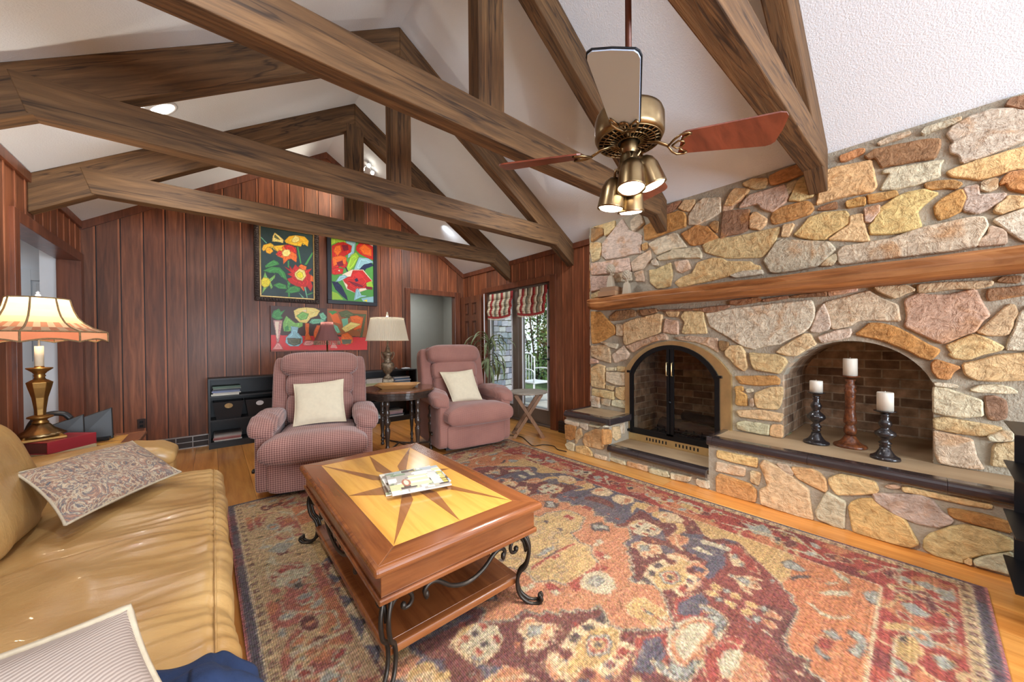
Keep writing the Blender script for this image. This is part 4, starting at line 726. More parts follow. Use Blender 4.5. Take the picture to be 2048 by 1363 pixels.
# ---- mantel shelf (sits on the wall: its own thing)
mb = MB()
n = 60; Y0m, Y1m = -1.3, 2.56
def wv(y, s, a): return a*(math.sin(y*3.1+s)+.6*math.sin(y*7.7+s*2.3)+.35*math.sin(y*17+s*5))
for i in range(n+1):
    y = Y0m+(Y1m-Y0m)*i/n
    e = .0 if y < Y1m-.08 else (y-(Y1m-.08))*.5
    xf = 3.235+wv(y, 1, .008)+e; zt = 1.712+wv(y, 2, .004); zb = 1.582+wv(y, 3, .004)+e*.5
    prof = [(XS-.004, zb), (xf+.045, zb-.002), (xf+.008, zb+.03), (xf, zb+.065), (xf+.01+wv(y, 5, .005), zb+.078), (xf-.004+wv(y, 7, .006), zt-.022), (xf+.02, zt-.004), (xf+.05, zt), (XS-.004, zt)]
    for p in prof: mb.v.append((p[0], y, p[1]))
m_ = 9
for i in range(n):
    for k in range(m_):
        mb.face((i*m_+k, i*m_+(k+1) % m_, (i+1)*m_+(k+1) % m_, (i+1)*m_+k))
mb.face(list(range(m_))); mb.face([n*m_+k for k in range(m_)][::-1])
ms = mb.build('mantel_shelf', MANTEL); tag(ms, 'long rough-hewn golden wood mantel shelf across the stone chimney', 'mantel shelf')
SMOKEG = glass_mat('smoked_glass', (226, 216, 206))
fs = wthing('fireplace_screen', (3.46, 1.653, .166), 'arched brass fireplace surround with black framed glass doors', 'fireplace doors')
def ringplate(name, mat, oy0, oy1, ozs, ozt, ozb, iy0, iy1, izs, izt, izb, xa, xb, par, lab=None, bev=.002):
    mb = MB(); n = 30
    def loop(y0, y1, zs, zt, zb):
        p = []
        for i in range(n+1):
            y = y0+(y1-y0)*i/n; p.append((y, arc(y, y0, y1, zs, zt)))
        for i in range(1, 9): p.append((y1, zs+(zb-zs)*i/8))
        for i in range(1, n): p.append((y1+(y0-y1)*i/n, zb))
        for i in range(0, 8): p.append((y0, zb+(zs-zb)*i/8))
        return p
    o, i_ = loop(oy0, oy1, ozs, ozt, ozb), loop(iy0, iy1, izs, izt, izb); m = len(o)
    for pl, x in ((o, xa), (i_, xa), (i_, xb), (o, xb)):
        for p in pl: mb.v.append((x, p[0], p[1]))
    for r in range(4):
        for k in range(m):
            k2 = (k+1) % m; r2 = (r+1) % 4
            mb.face((r*m+k, r*m+k2, r2*m+k2, r2*m+k))
    ob = mb.build(name, mat, par)
    if lab: ob['label'] = lab
    return ob
ringplate('surround', BRASS, 1.135, 2.172, .915, 1.222, .168, 1.232, 2.10, .885, 1.172, .255, 3.438, 3.476, fs, 'polished brass arched surround')
ringplate('door_frame', BLACKM, 1.222, 2.108, .890, 1.182, .246, 1.262, 2.068, .865, 1.140, .286, 3.422, 3.446, fs, 'black arched outer frame')
cyf = 1.665
for k in range(7):
    for s_ in (-1, 1):
        yy = cyf+s_*(.05+k*.034); mb = MB(); mb.box(3.434, 3.4385, yy-.006, yy+.006, .192, .222); mb.build('vent_slot', SOOT, fs)
for s_, (a_, b_) in ((0, (1.262, cyf-.004)), (1, (cyf+.004, 2.068))):
    mb = MB(); w = .030
    ia, ib = (a_, b_)
    st = (b_-w, b_) if s_ == 0 else (a_, a_+w)
    top = lambda y: arc(y, 1.262, 2.068, .865, 1.140)
    mb.hexa([(3.418, st[0], .286), (3.440, st[0], .286), (3.440, st[1], .286), (3.418, st[1], .286), (3.418, st[0], top(st[0])+.01), (3.440, st[0], top(st[0])+.01), (3.440, st[1], top(st[1])+.01), (3.418, st[1], top(st[1])+.01)])
    mb.box(3.418, 3.440, a_, b_, .286, .306)
    dr = mb.build('door', BLACKM, fs)
    mb = MB(); n = 16; base = len(mb.v)
    for i in range(n+1):
        y = a_+(b_-a_)*i/n; mb.v += [(3.432, y, .30), (3.432, y, top(y)+.005)]
    for i in range(n): mb.face((2*i, 2*i+2, 2*i+3, 2*i+1))
    mb.build('glass', SMOKEG, dr)
    yy = cyf+(-.026 if s_ == 0 else .026)
    mb = MB(); mb.tube([(3.420, yy, .88), (3.398, yy, .885), (3.395, yy, .93), (3.395, yy, .96), (3.398, yy, 1.005), (3.420, yy, 1.01)], .006, 8)
    h_ = mb.build('handle', BRASS, dr, smooth=True); h_['label'] = 'brass door handle'
mb = MB(); mb.lathe([(0, 0), (.014, .004), (.014, .01), (0, .014)], (0, 0, 0), 12)
mb.v = [(3.418-z, cyf+x, .62+y) for x, y, z in mb.v]; mb.build('latch', BLACKM, fs, smooth=True)
for yy, zz in ((2.11, .90), (2.11, .27), (1.222, .90)):
    mb = MB(); mb.box(3.408, 3.434, yy-.022, yy+.022, zz-.012, zz+.012); mb.build('hinge', BLACKM, fs, bevel=.003)
# logs + grate
g = wthing('log_grate', (3.75, 1.6, .176), 'black iron fire grate inside the firebox', 'fire grate')
mb = MB()
for i in range(9):
    y = 1.30+i*.075; mb.tube([(3.62, y, .33), (3.63, y, .27), (3.66, y, .26), (3.95, y, .26)], .008, 6)
for x in (3.66, 3.88): mb.tube([(x, 1.27, .252), (x, 1.93, .252)], .009, 6)
mb.tube([(3.62, 1.27, .30), (3.62, 1.93, .30)], .007, 6)
mb.build('bars', BLACKM, g)
for (x, y) in ((3.66, 1.30), (3.66, 1.9), (3.88, 1.30), (3.88, 1.9)):
    mb = MB(); mb.tube([(x, y, .252), (x, y, .176)], .01, 6); mb.build('leg', BLACKM, g)
BARK = mk('bark', (92, 76, 62), .95, var=.3, vs=9, bs=1., bscale=26, bdist=.02, stretch=(1, .3, 1), c2=(54, 44, 38))
def log(p0, p1, r, lab):
    n = 12; P = []; R = []
    for i in range(n+1):
        t = i/n; p = Vector(p0).lerp(Vector(p1), t)+Vector((random.uniform(-.006, .006), 0, random.uniform(-.006, .006)))
        P.append(p); R.append(r*random.uniform(.92, 1.08))
    mb = MB(); mb.tube(P, R, 14); tag(mb.build('fire_log', BARK, smooth=True), lab, 'log', 'logs on the fire grate')
log((3.70, 1.26, .325), (3.72, 1.92, .33), .056, 'front charred log on the grate behind the glass doors')
log((3.84, 1.30, .325), (3.83, 1.95, .325), .055, 'rear charred log low on the grate')
log((3.76, 1.28, .42), (3.80, 1.70, .435), .048, 'upper charred log lying across the other two')
# ---------------------------------------------------------------- candlesticks
def candlestick(x, y, H, s, mat, wide, cr, ch, label, clabel, turned):
    t = wthing('candlestick', (x, y, .436), label, 'candlestick', 'turned candlesticks in the brick niche')
    z0 = .436
    base = [(0, 0), (wide, 0), (wide*1.02, .008), (wide*.97, .018), (wide*.80, .024), (wide*.62, .036), (wide*.42, .062), (wide*.33, .085)]
    mb = MB(); mb.lathe(base, (x, y, z0), 28, ribs=0); mb.build('base', mat, t, smooth=True)
    mb = MB(); mb.lathe(turned, (x, y, z0), 28, ribs=12, amp=.04); mb.build('stem', mat, t, smooth=True)
    mb = MB(); mb.lathe([(0, H-.02), (.022, H-.018), (.03, H-.012), (cr*1.35, H-.004), (cr*1.38, H), (cr*1.2, H+.001), (0, H+.001)], (x, y, z0), 28); mb.build('drip_pan', mat, t, smooth=True)
    mb = MB(); mb.lathe([(0, H+.002), (cr, H+.002), (cr, H+ch-.004), (cr*.93, H+ch), (cr*.7, H+ch-.006), (0, H+ch-.008)], (x, y, z0), 28)
    mb.tube([(x, y, z0+H+ch-.008), (x+.002, y, z0+H+ch+.008)], .0015, 5)
    tag(mb.build('pillar_candle', WAX, smooth=True), clabel, 'candle', 'cream pillar candles in the brick niche')
BLKT = mk('black_glazed_wood', (38, 34, 36), .25, var=.2, coat=.4)
REDT = mk('amber_carved_wood', (146, 74, 28), .35, var=.35, vs=40, bs=.8, bscale=60, bdist=.006, coat=.3, c2=(84, 38, 18))
t1 = [(.024, .08), (.03, .092), (.022, .10), (.034, .112), (.022, .125), (.018, .135), (.042, .155), (.055, .172), (.05, .188), (.03, .205), (.02, .215), (.028, .23), (.034, .245), (.028, .262), (.019, .275), (.023, .29), (.018, .30), (.026, .312)]
candlestick(3.50, .575, .388, 1, BLKT, .078, .039, .088, 'shorter black turned candlestick at the left of the niche', 'short cream candle on the left black candlestick', [(r, z*.388/.335) for r, z in t1])
t2 = [(.026, .085), (.036, .10), (.036, .13), (.028, .145), (.024, .155), (.036, .17), (.036, .19), (.030, .23), (.028, .30), (.030, .38), (.034, .40), (.026, .41), (.036, .425), (.026, .44), (.022, .455), (.03, .475)]
candlestick(3.575, .395, .520, 1, REDT, .093, .040, .128, 'tallest amber carved wooden candlestick in the middle of the niche', 'tall cream candle on the amber carved candlestick', [(r, z*.520/.50) for r, z in t2])
candlestick(3.37, .205, .317, 1, BLKT, .072, .040, .122, 'black turned candlestick at the right, nearest the hearth edge', 'wide cream candle on the right black candlestick', [(r*.95, z*.317/.335) for r, z in t1])
# ---------------------------------------------------------------- things on the mantel
PAPER = mk('aged_pages', (196, 176, 140), .8, var=.06)
def book(name, cx, cy, z, w, d, h, rz, cover, label, group=None, pages=PAPER, cat='book', spine=True):
    t = empty(name, (cx, cy, z), label, cat, group, rz)
    mb = MB(); th = min(.004, h*.12)
    mb.box(-w/2, w/2, -d/2, d/2, 0, th); mb.box(-w/2, w/2, -d/2, d/2, h-th, h)
    if spine: mb.box(-w/2-.002, -w/2+th, -d/2, d/2, 0, h)
    mb.build('cover', cover, t, bevel=.0015)
    mb = MB(); mb.box(-w/2+th, w/2-.005, -d/2+.005, d/2-.005, th, h-th); mb.build('pages', pages, t)
    return t
TANB = mk('tan_cloth_cover', (150, 110, 76), .8, var=.06); TANB2 = mk('brown_cloth_cover', (166, 118, 76), .8, var=.06)
book('book', 3.345, 2.285, 1.713, .18, .21, .052, PI/2*0+.06, TANB2, 'lower tan book of the pair lying on the mantel', pages=mk('tan_pages', (176, 130, 86), .8))
book('book', 3.345, 2.275, 1.765, .17, .19, .045, .10, TANB, 'upper brown book of the pair lying on the mantel', pages=mk('tan_pages2', (160, 118, 82), .8))
CONC = mk('pale_stone_cast', (186, 168, 140), .9, var=.08, bs=.3, bscale=80)
def artichoke(x, y, z, label):
    t = wthing('artichoke_finial', (x, y, z), label, 'ornament', 'stone artichoke finials on the mantel')
    mb = MB(); mb.lathe([(.050, 0), (.052, .004), (.036, .115), (.030, .125), (.022, .128), (.020, .140), (.014, .150)], (x, y, z), 4, rot=PI/4+.1)
    mb.build('plinth', CONC, t, bevel=.003)
    mb = MB(); mb.lathe([(.010, .145), (.014, .16), (.030, .172), (.042, .19), (.044, .205), (.036, .23), (.022, .247), (.006, .255), (0, .256)], (x, y, z), 16)
    for r_ in range(6):
        zz = .178+r_*.013; rr = [.036, .043, .044, .040, .033, .024][r_]
        for k in range(9):
            a = 2*PI*(k+.5*(r_ % 2))/9; c = Vector((x+rr*math.cos(a), y+rr*math.sin(a), z+zz))
            mb.cushion(c, (.013, .005, .014), (.8, .8), rotm(-.35, 0, a-PI/2), 6, 4)
    mb.build('bud', CONC, t, smooth=True)
artichoke(3.37, 2.30, 1.811, 'stone artichoke finial standing on the two mantel books')
artichoke(3.35, 2.09, 1.713, 'stone artichoke finial standing on the mantel right of the books')
# ---------------------------------------------------------------- ceiling fan
FX, FY_ = 1.295, .795
fan = wthing('ceiling_fan', (FX, FY_, 2.1), 'antique brass ceiling fan with reddish blades and four lit spotlights', 'ceiling fan')
RODM = mk('brown_rod', (110, 58, 40), .4, .2)
mb = MB(); mb.tube([(FX, FY_, 2.16), (FX, FY_, zc(FX)-.0)], .0125, 12); mb.build('downrod', RODM, fan, smooth=True)
mb = MB(); mb.lathe([(0, 2.17), (.03, 2.168), (.045, 2.15), (.105, 2.142), (.128, 2.128), (.134, 2.11), (.134, 2.045), (.128, 2.032), (.118, 2.026), (.115, 2.03), (0, 2.03)], (FX, FY_, 0), 40)
mb.build('motor_housing', ABRASS, fan, smooth=True, bevel=.001)
mb = MB(); mb.lathe([(.05, 2.024), (.118, 2.028), (.116, 2.034), (.05, 2.03)], (FX, FY_, 0), 40); mb.build('dark_grille_backing', BLACKM, fan)
mb = MB()
for k in range(30):
    a = 2*PI*k/30; c_, s_ = math.cos(a), math.sin(a)
    mb.tube([(FX+.045*c_, FY_+.045*s_, 2.020), (FX+.12*c_, FY_+.12*s_, 2.026)], .0026, 5)
for r_ in (.045, .075, .10, .122):
    mb.tube([(FX+r_*math.cos(2*PI*i/40), FY_+r_*math.sin(2*PI*i/40), 2.018+r_*.06) for i in range(41)], .0028, 5)
mb.build('filigree_grille', ABRASS, fan, smooth=True)
CHB = wood('fan_blade_cherry', (112, 46, 28), (140, 62, 38), (150, 70, 44), axis=0, fine=30, rough=.3, bs=.03, coat=.3)
GLAREB = mk('fan_blade_painted_glare', (190, 220, 255), .5, var=.03, coat=.1, vs=2)  # window glare on the near blade, painted into its base colour
for ai, (ang, m_) in enumerate(((305, CHB), (18, CHB), (125, CHB), (207, GLAREB))):
    A = math.radians(ang); ca, sa = math.cos(A), math.sin(A); tilt = math.radians(-17)
    def T3(u, v, w=0):      # u along blade, v across, w up
        vv, ww = v*math.cos(tilt)-w*math.sin(tilt), v*math.sin(tilt)+w*math.cos(tilt)
        return (FX+u*ca-vv*sa, FY_+u*sa+vv*ca, 1.992+ww)
    pol = [(.19, -.045), (.205, -.053), (.50, -.075), (.52, -.070), (.532, -.055), (.536, .0), (.532, .058), (.522, .068), (.505, .073), (.205, .053), (.19, .045)]
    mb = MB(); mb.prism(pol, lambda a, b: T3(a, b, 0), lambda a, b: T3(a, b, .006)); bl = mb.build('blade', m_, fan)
    bl['label'] = 'blade pointing toward the viewer, pale blue-white glare painted on' if m_ is GLAREB else 'reddish cherry wood blade'
    if m_ is GLAREB:
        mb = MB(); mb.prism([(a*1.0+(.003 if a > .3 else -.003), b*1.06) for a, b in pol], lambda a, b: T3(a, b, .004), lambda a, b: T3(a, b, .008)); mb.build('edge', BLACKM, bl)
    mb = MB()
    mb.tube([(FX+.07*ca, FY_+.07*sa, 2.016), (FX+.11*ca, FY_+.11*sa, 2.008), T3(.15, 0, -.006)], [.009, .009, .008], 8, .6)
    for s_ in (-1, 1):
        mb.tube([T3(.145, 0, -.006), T3(.165, s_*.03, -.006), T3(.185, s_*.047, -.005), T3(.21, s_*.05, -.004), T3(.222, s_*.044, -.004)], .0045, 6)
        mb.tube([T3(.16, 0, -.006), T3(.18, s_*.018, -.005), T3(.20, s_*.012, -.004), T3(.205, 0, -.004)], .0035, 6)
        mb.tube([T3(.222, s_*.044, -.004), T3(.20, s_*.03, -.004), T3(.19, s_*.02, -.004)], .0035, 6)
    mb.build('blade_bracket', ABRASS, fan, smooth=True)
mb = MB(); mb.lathe([(.028, 2.03), (.034, 2.022), (.034, 1.985), (.030, 1.975), (.038, 1.955), (.04, 1.935), (.046, 1.925), (.046, 1.905), (.036, 1.90), (0, 1.895)], (FX, FY_, 0), 28)
mb.build('light_kit_stem', ABRASS, fan, smooth=True, bevel=.001)
BULB = emis('bulb_glow', (255, 238, 205), 9.)
fwd = Vector((.644, .765, 0)); rgt = Vector((.765, -.644, 0))
heads = [(rgt*.082+fwd*-.02, 1.855, rgt*.6+fwd*.0), (rgt*-.01+fwd*-.055, 1.83, rgt*-.1+fwd*-.2), (rgt*-.062+fwd*.04, 1.79, rgt*-.2+fwd*.2), (rgt*.030+fwd*.07, 1.785, rgt*.1+fwd*.35)]
for hx, hz, ax in heads:
    c = Vector((FX, FY_, hz))+hx; d = (Vector((0, 0, -1))+ax*.6).normalized()
    q = d.to_track_quat('Z', 'Y').to_matrix()
    mb = MB(); mb.lathe([(0, -.105), (.020, -.103), (.036, -.088), (.047, -.060), (.051, -.02), (.054, .012), (.0545, .018), (.051, .018), (.047, -.01), (0, -.05)], (0, 0, 0), 26)
    mb.v = [tuple(c+q @ Vector(p)) for p in mb.v]
    mb.tube([tuple(c-d*.10), tuple(c-d*.125+Vector((0, 0, .01))), (FX, FY_, 1.915)], .007, 8)
    sh = mb.build('spot_shade', ABRASS, fan, smooth=True)
    mb = MB(); mb.lathe([(0, .006), (.044, .006), (.0485, .012), (.042, .020), (0, .026)], (0, 0, 0), 22); mb.v = [tuple(c+q @ Vector(p)) for p in mb.v]
    mb.build('bulb', BULB, sh, smooth=True)
    L = bpy.data.lights.new('fan_spot', 'SPOT'); L.energy = 36; L.color = (1, .96, .92); L.spot_size = math.radians(125); L.spot_blend = .8; L.shadow_soft_size = .035
    lo = bpy.data.objects.new('fan_spot', L); COL.objects.link(lo); lo.location = c+d*.045; lo.rotation_euler = (-d).to_track_quat('Z', 'Y').to_euler()
# ---------------------------------------------------------------- recessed light and spot cluster on the slopes
dl = wthing('recessed_light', (-.27, 3.74, zc(-.27)), 'lit round recessed ceiling light on the left slope', 'ceiling light')
q = Vector((SL, 0, -1)).normalized().to_track_quat('Z', 'Y').to_matrix(); c = Vector((-.27, 3.74, zc(-.27)))
mb = MB(); mb.lathe([(.075, 0), (.098, .0), (.098, .006), (.078, .008), (.075, .0)], (0, 0, 0), 30); mb.v = [tuple(c+q @ Vector(p)) for p in mb.v]; mb.build('trim_ring', WHITEP, dl, smooth=True)
mb = MB(); mb.lathe([(0, .003), (.076, .003), (.076, .001), (0, .001)], (0, 0, 0), 30); mb.v = [tuple(c+q @ Vector(p)) for p in mb.v]; mb.build('lens', emis('lens_glow', (255, 244, 222), 14.), dl)
sp = wthing('ceiling_spotlight', (1.69, 5.12, zc(1.69)), 'white ceiling fitting with three lit bulbs high on the right slope near the gable', 'spotlight')
qs = Vector((-SL, 0, -1)).normalized().to_track_quat('Z', 'Y').to_matrix(); cs = Vector((1.69, 5.12, zc(1.69)))
mb = MB(); mb.lathe([(0, 0), (.06, 0), (.055, .02), (0, .025)], (0, 0, 0), 24); mb.v = [tuple(cs+qs @ Vector(p)) for p in mb.v]; mb.build('canopy', WHITEP, sp, smooth=True)
for k, (dx, dy, dz) in enumerate(((-.05, .06, -.07), (.07, .02, -.10), (-.01, -.08, -.06))):
    p = cs+Vector((dx, dy, dz)); mb = MB(); mb.tube([tuple(cs+Vector((0, 0, -.01))), tuple(p)], .006, 6); mb.cushion(p, (.03, .03, .03), (.9, .9), None, 12, 8)
    h_ = mb.build('lamp_head', WHITEP, sp, smooth=True)
    mb = MB(); mb.cushion(p+Vector((-.008, -.022, -.012)), (.024, .024, .024), (1, 1), None, 12, 8); mb.build('bulb', emis('spot_glow', (255, 244, 220), 16.), h_, smooth=True)
# ---------------------------------------------------------------- star-topped tables
def star_top(par, x0, x1, y0, y1, z, fw):
    """framed top, golden field, dark star rays; z = top surface"""
    t = .034; o = fw
    for m_, q_ in ((CHERRYX, [(x0, y0), (x1, y0), (x1-o, y0+o), (x0+o, y0+o)]), (CHERRYX, [(x1, y1), (x0, y1), (x0+o, y1-o), (x1-o, y1-o)]), (CHERRY, [(x0, y1), (x0, y0), (x0+o, y0+o), (x0+o, y1-o)]), (CHERRY, [(x1, y0), (x1, y1), (x1-o, y1-o), (x1-o, y0+o)])):
        mb = MB(); mb.prism(q_, lambda a, b: (a, b, z-t), lambda a, b: (a, b, z)); mb.build('frame_board', m_, par, bevel=.003, seg=2)
    mb = MB(); mb.box(x0+o-.001, x1-o+.001, y0+o-.001, y1-o+.001, z-t, z-.0004); mb.build('inlay_panel', GOLDV, par)
    a0, a1, b0, b1 = x0+o, x1-o, y0+o, y1-o; cx, cy = (a0+a1)/2, (b0+b1)/2; hw, hl = (a1-a0)/2, (b1-b0)/2
    tips = [(a0, b0), (cx, b0), (a1, b0), (a1, cy), (a1, b1), (cx, b1), (a0, b1), (a0, cy)]
    mb = MB()
    for i, tp in enumerate(tips):
        nx = tips[(i+1) % 8]
        mx, my = (tp[0]+nx[0])/2-cx, (tp[1]+nx[1])/2-cy
        inn = (cx+mx*.44, cy+my*.44)
        mb.add([(tp[0], tp[1], z+.0004), (inn[0], inn[1], z+.0004), (cx, cy, z+.0004)], [(0, 1, 2)] if True else [])
        # light-toned sister facet stays the panel colour
    for i, f in enumerate(list(mb.f)):
        v0, v1, v2 = [Vector(mb.v[k]) for k in f]
        if (v1-v0).cross(v2-v0).z < 0: mb.f[i] = f[::-1]
    mb.build('star_inlay', DARKV, par)
def ring_mould(name, par, x0, x1, y0, y1, z0, z1, out, m, bev=.006):
    mb = MB(); mb.box(x0-out, x1+out, y0-out, y1+out, z0, z1); return mb.build(name, m, par, bevel=bev, seg=3)
TX0, TX1, TY0, TY1, TZ = .393, 1.165, 1.168, 2.50, .480
ct = wthing('coffee_table', ((TX0+TX1)/2, (TY0+TY1)/2, 0), 'rectangular cherry coffee table with golden star inlay on scrolled iron legs', 'coffee table')
star_top(ct, TX0+.016, TX1-.016, TY0+.016, TY1-.016, TZ, .088)
ring_mould('top_edge', ct, TX0+.018, TX1-.018, TY0+.018, TY1-.018, TZ-.036, TZ-.0012, .018, CHERRYX, .014)
ring_mould('apron', ct, TX0+.03, TX1-.03, TY0+.03, TY1-.03, TZ-.12, TZ-.034, 0, CHERRYX, .003)
ring_mould('apron_moulding', ct, TX0+.03, TX1-.03, TY0+.03, TY1-.03, TZ-.142, TZ-.12, .010, CHERRYX, .006)
SX0, SX1, SY0, SY1 = .46, 1.10, 1.262, 2.41
ring_mould('lower_shelf', ct, SX0, SX1, SY0, SY1, .085, .118, 0, CHERRYX, .010)
mb = MB(); mb.box(SX0+.035, SX1-.035, SY0+.035, SY1-.035, .117, .1195); mb.build('shelf_panel', CHERRY, ct, bevel=.001)
def bez(p, n=20):
    """catmull-rom through points"""
    P = [Vector(q) for q in p]; P = [P[0]*2-P[1]]+P+[P[-1]*2-P[-2]]; o = []
    for i in range(1, len(P)-2):
        for k in range(n):
            t = k/n; a, b, c_, d_ = P[i-1], P[i], P[i+1], P[i+2]
            o.append(.5*((2*b)+(c_-a)*t+(2*a-5*b+4*c_-d_)*t*t+(3*b-3*c_+d_-a)*t**3))
    o.append(P[-2]); return [tuple(v_) for v_ in o]
def scroll_leg(par, cx, cy, sx, sy, zt, mat=IRON):
    """corner leg: two rods, one in each facing direction, joined low"""
    r = .0085
    for (dx, dy) in ((sx, 0), (0, sy)):
        # in-plane offset coordinates u (toward outside corner is +)
        def P(u, z): return (cx+(dx)*u*1.0+(.007*sx if dy else 0), cy+(dy)*u*1.0+(.007*sy if dx else 0), z)
        s = [P(-.155, zt-.07), P(-.168, zt-.055), P(-.165, zt-.033), P(-.14, zt-.020), P(-.105, zt-.024), P(-.085, zt-.05)]
    # main double S leg lies on the diagonal
    mb = MB()
    for k, off in enumerate((-1, 1)):
        ox, oy = (.012*off*-sy*sx if False else 0), 0
        def D(u, z):
            e = .010*off
            return (cx+sx*u+ (e if sx*sy > 0 else e), cy+sy*u-(e*sx*sy), z)
        pts = [D(-.030, zt), D(-.012, zt-.03), D(-.002, zt-.08), D(-.012, zt-.15), D(-.034, .15), D(-.042, .10), D(-.034, .05), D(-.014, .022), D(.006, .010), D(.026, .014), D(.038, .030), D(.034, .046)]
        mb.tube(bez(pts, 6), r, 8)
    mb.cushion((cx+sx*.032, cy+sy*.032, .040), (.011, .016, .011), (.8, .8), rotm(0, 0, math.atan2(sy, sx)), 10, 6)
    mb.build('leg', mat, par, smooth=True)
    # curled brackets on both faces
    for (dx, dy) in ((1, 0), (0, 1)):
        mb = MB()
        def Q(u, z): return (cx-sx*u*dx-(0 if dx else sx*.012), cy-sy*u*dy-(0 if dy else sy*.012), z)
        pts = [Q(.015, zt-.09), Q(.03, zt-.04), Q(.06, zt-.012), Q(.095, zt-.018), Q(.108, zt-.045), Q(.098, zt-.066), Q(.078, zt-.068), Q(.070, zt-.054)]
        mb.tube(bez(pts, 6), [.0085]*1 if False else .0075, 8); mb.cushion(Q(.074, zt-.058), (.011, .011, .013), (.9, .9), None, 10, 6)
        mb.build('bracket', mat, par, smooth=True)
zt = TZ-.142
for sx in (-1, 1):
    for sy in (-1, 1):
        scroll_leg(ct, (TX0+.045) if sx < 0 else (TX1-.045), (TY0+.045) if sy < 0 else (TY1-.045), sx, sy, zt)
def swag(par, a, b, zt, ax, fixed):
    mb = MB()
    L = b-a
    def Q(u, z): return (u, fixed, z) if ax == 0 else (fixed, u, z)
    pts = [Q(a+.02*L, zt-.058), Q(a+.0*L, zt-.050), Q(a-.01*L, zt-.03), Q(a+.05*L, zt-.014), Q(a+.14*L, zt-.022), Q(a+.3*L, zt-.066), Q(a+.5*L, zt-.086), Q(a+.7*L, zt-.066), Q(a+.86*L, zt-.022), Q(a+.95*L, zt-.014), Q(a+1.01*L, zt-.03), Q(b, zt-.05), Q(b-.02*L, zt-.058)]
    mb.tube(bez(pts, 7), .0085, 8)
    for u in (a+.01*L, b-.01*L): mb.cushion(Q(u, zt-.052), (.010, .010, .017), (.9, .9), None, 10, 6)
    mb.build('swag', IRON, par, smooth=True)
for yy in (TY0+.045, TY1-.045): swag(ct, TX0+.20, TX1-.20, zt, 0, yy)
for xx in (TX0+.045, TX1-.045):
    swag(ct, TY0+.36, TY1-.36, zt, 1, xx)
    mb = MB()
    for i in range(5):
        yy = (TY0+TY1)/2+(i-2)*.075
        mb.tube(bez([(xx, yy-.03, zt-.005), (xx, yy, zt-.03), (xx, yy+.012, zt-.062)], 5), .006, 6)
    mb.build('scroll_rods', IRON, par=None or ct, smooth=True) if False else mb.build('scroll_rods', IRON, ct, smooth=True)
# end table behind the sofa arm
et = wthing('end_table', (-.68, 3.52, 0), 'square star-inlaid cherry end table between sofa arm and board wall', 'end table')
EX0, EX1, EY0, EY1, EZ = -1.0, -.385, 3.22, 3.80, .585
star_top(et, EX0+.012, EX1-.012, EY0+.012, EY1-.012, EZ, .075)
ring_mould('top_edge', et, EX0+.014, EX1-.014, EY0+.014, EY1-.014, EZ-.034, EZ-.0012, .014, CHERRYX, .012)
ring_mould('apron', et, EX0+.03, EX1-.03, EY0+.03, EY1-.03, EZ-.11, EZ-.033, 0, CHERRYX, .003)
for sx in (-1, 1):
    for sy in (-1, 1): scroll_leg(et, EX0+.05 if sx < 0 else EX1-.05, EY0+.05 if sy < 0 else EY1-.05, sx, sy, EZ-.11)
ring_mould('lower_shelf', et, EX0+.09, EX1-.09, EY0+.09, EY1-.09, .12, .15, 0, CHERRYX, .008)
# ---------------------------------------------------------------- recliners
def weave2(nt):
    """diamond lattice running over front and top faces alike"""
    tc = nt.nodes.new('ShaderNodeTexCoord'); sp = nt.nodes.new('ShaderNodeSeparateXYZ'); nt.links.new(tc.outputs['Object'], sp.inputs[0])
    def M_(op, a, b_, c=None):
        n = nt.nodes.new('ShaderNodeMath'); n.operation = op
        for i, q in enumerate((a, b_, c)):
            if q is None: continue
            if hasattr(q, 'is_output'): nt.links.new(q, n.inputs[i])
            else: n.inputs[i].default_value = q
        return n.outputs[0]
    vz = M_('MULTIPLY_ADD', sp.outputs[1], .45, sp.outputs[2]); a_ = M_('ADD', sp.outputs[0], vz); b_ = M_('SUBTRACT', sp.outputs[0], vz)
    cb = nt.nodes.new('ShaderNodeCombineXYZ'); nt.links.new(a_, cb.inputs[0]); nt.links.new(b_, cb.inputs[1]); cb.inputs[2].default_value = .003
    return cb.outputs[0]
m, nt, b = nodes('mauve_woven_upholstery')
v = weave2(nt); ck = nt.nodes.new('ShaderNodeTexChecker'); ck.inputs['Scale'].default_value = 62; nt.links.new(v, ck.inputs[0])
ck.inputs[1].default_value = lin((184, 128, 112))+(1,); ck.inputs[2].default_value = lin((126, 78, 70))+(1,)
ln = noise(nt, coord(nt), 5, 3)
cc = mixc(nt, 1., ck.outputs[0], ramp(nt, ln, [(.3, (.86, .84, .84)), (.7, (1.12, 1.08, 1.06))]), 'MULTIPLY')
nt.links.new(cc, b.inputs['Base Color']); b.inputs['Roughness'].default_value = .85; b.inputs['Sheen Weight'].default_value = .3
bump(nt, b, ck.outputs[1], .35, .002)
MAUVE = m
m, nt, b = nodes('mauve_smooth_upholstery')
v = coord(nt); w_ = nt.nodes.new('ShaderNodeTexChecker'); w_.inputs['Scale'].default_value = 90; nt.links.new(weave2(nt), w_.inputs[0]); w_.inputs[1].default_value = lin((172, 112, 94))+(1,); w_.inputs[2].default_value = lin((146, 90, 76))+(1,)
cc = mixc(nt, 1., w_.outputs[0], ramp(nt, noise(nt, v, 4, 3), [(.3, (.86, .82, .84)), (.7, (1.1, 1.08, 1.08))]), 'MULTIPLY')
nt.links.new(cc, b.inputs['Base Color']); b.inputs['Roughness'].default_value = .8; b.inputs['Sheen Weight'].default_value = .3; bump(nt, b, w_.outputs[1], .2, .0015)
MAUVE2 = m
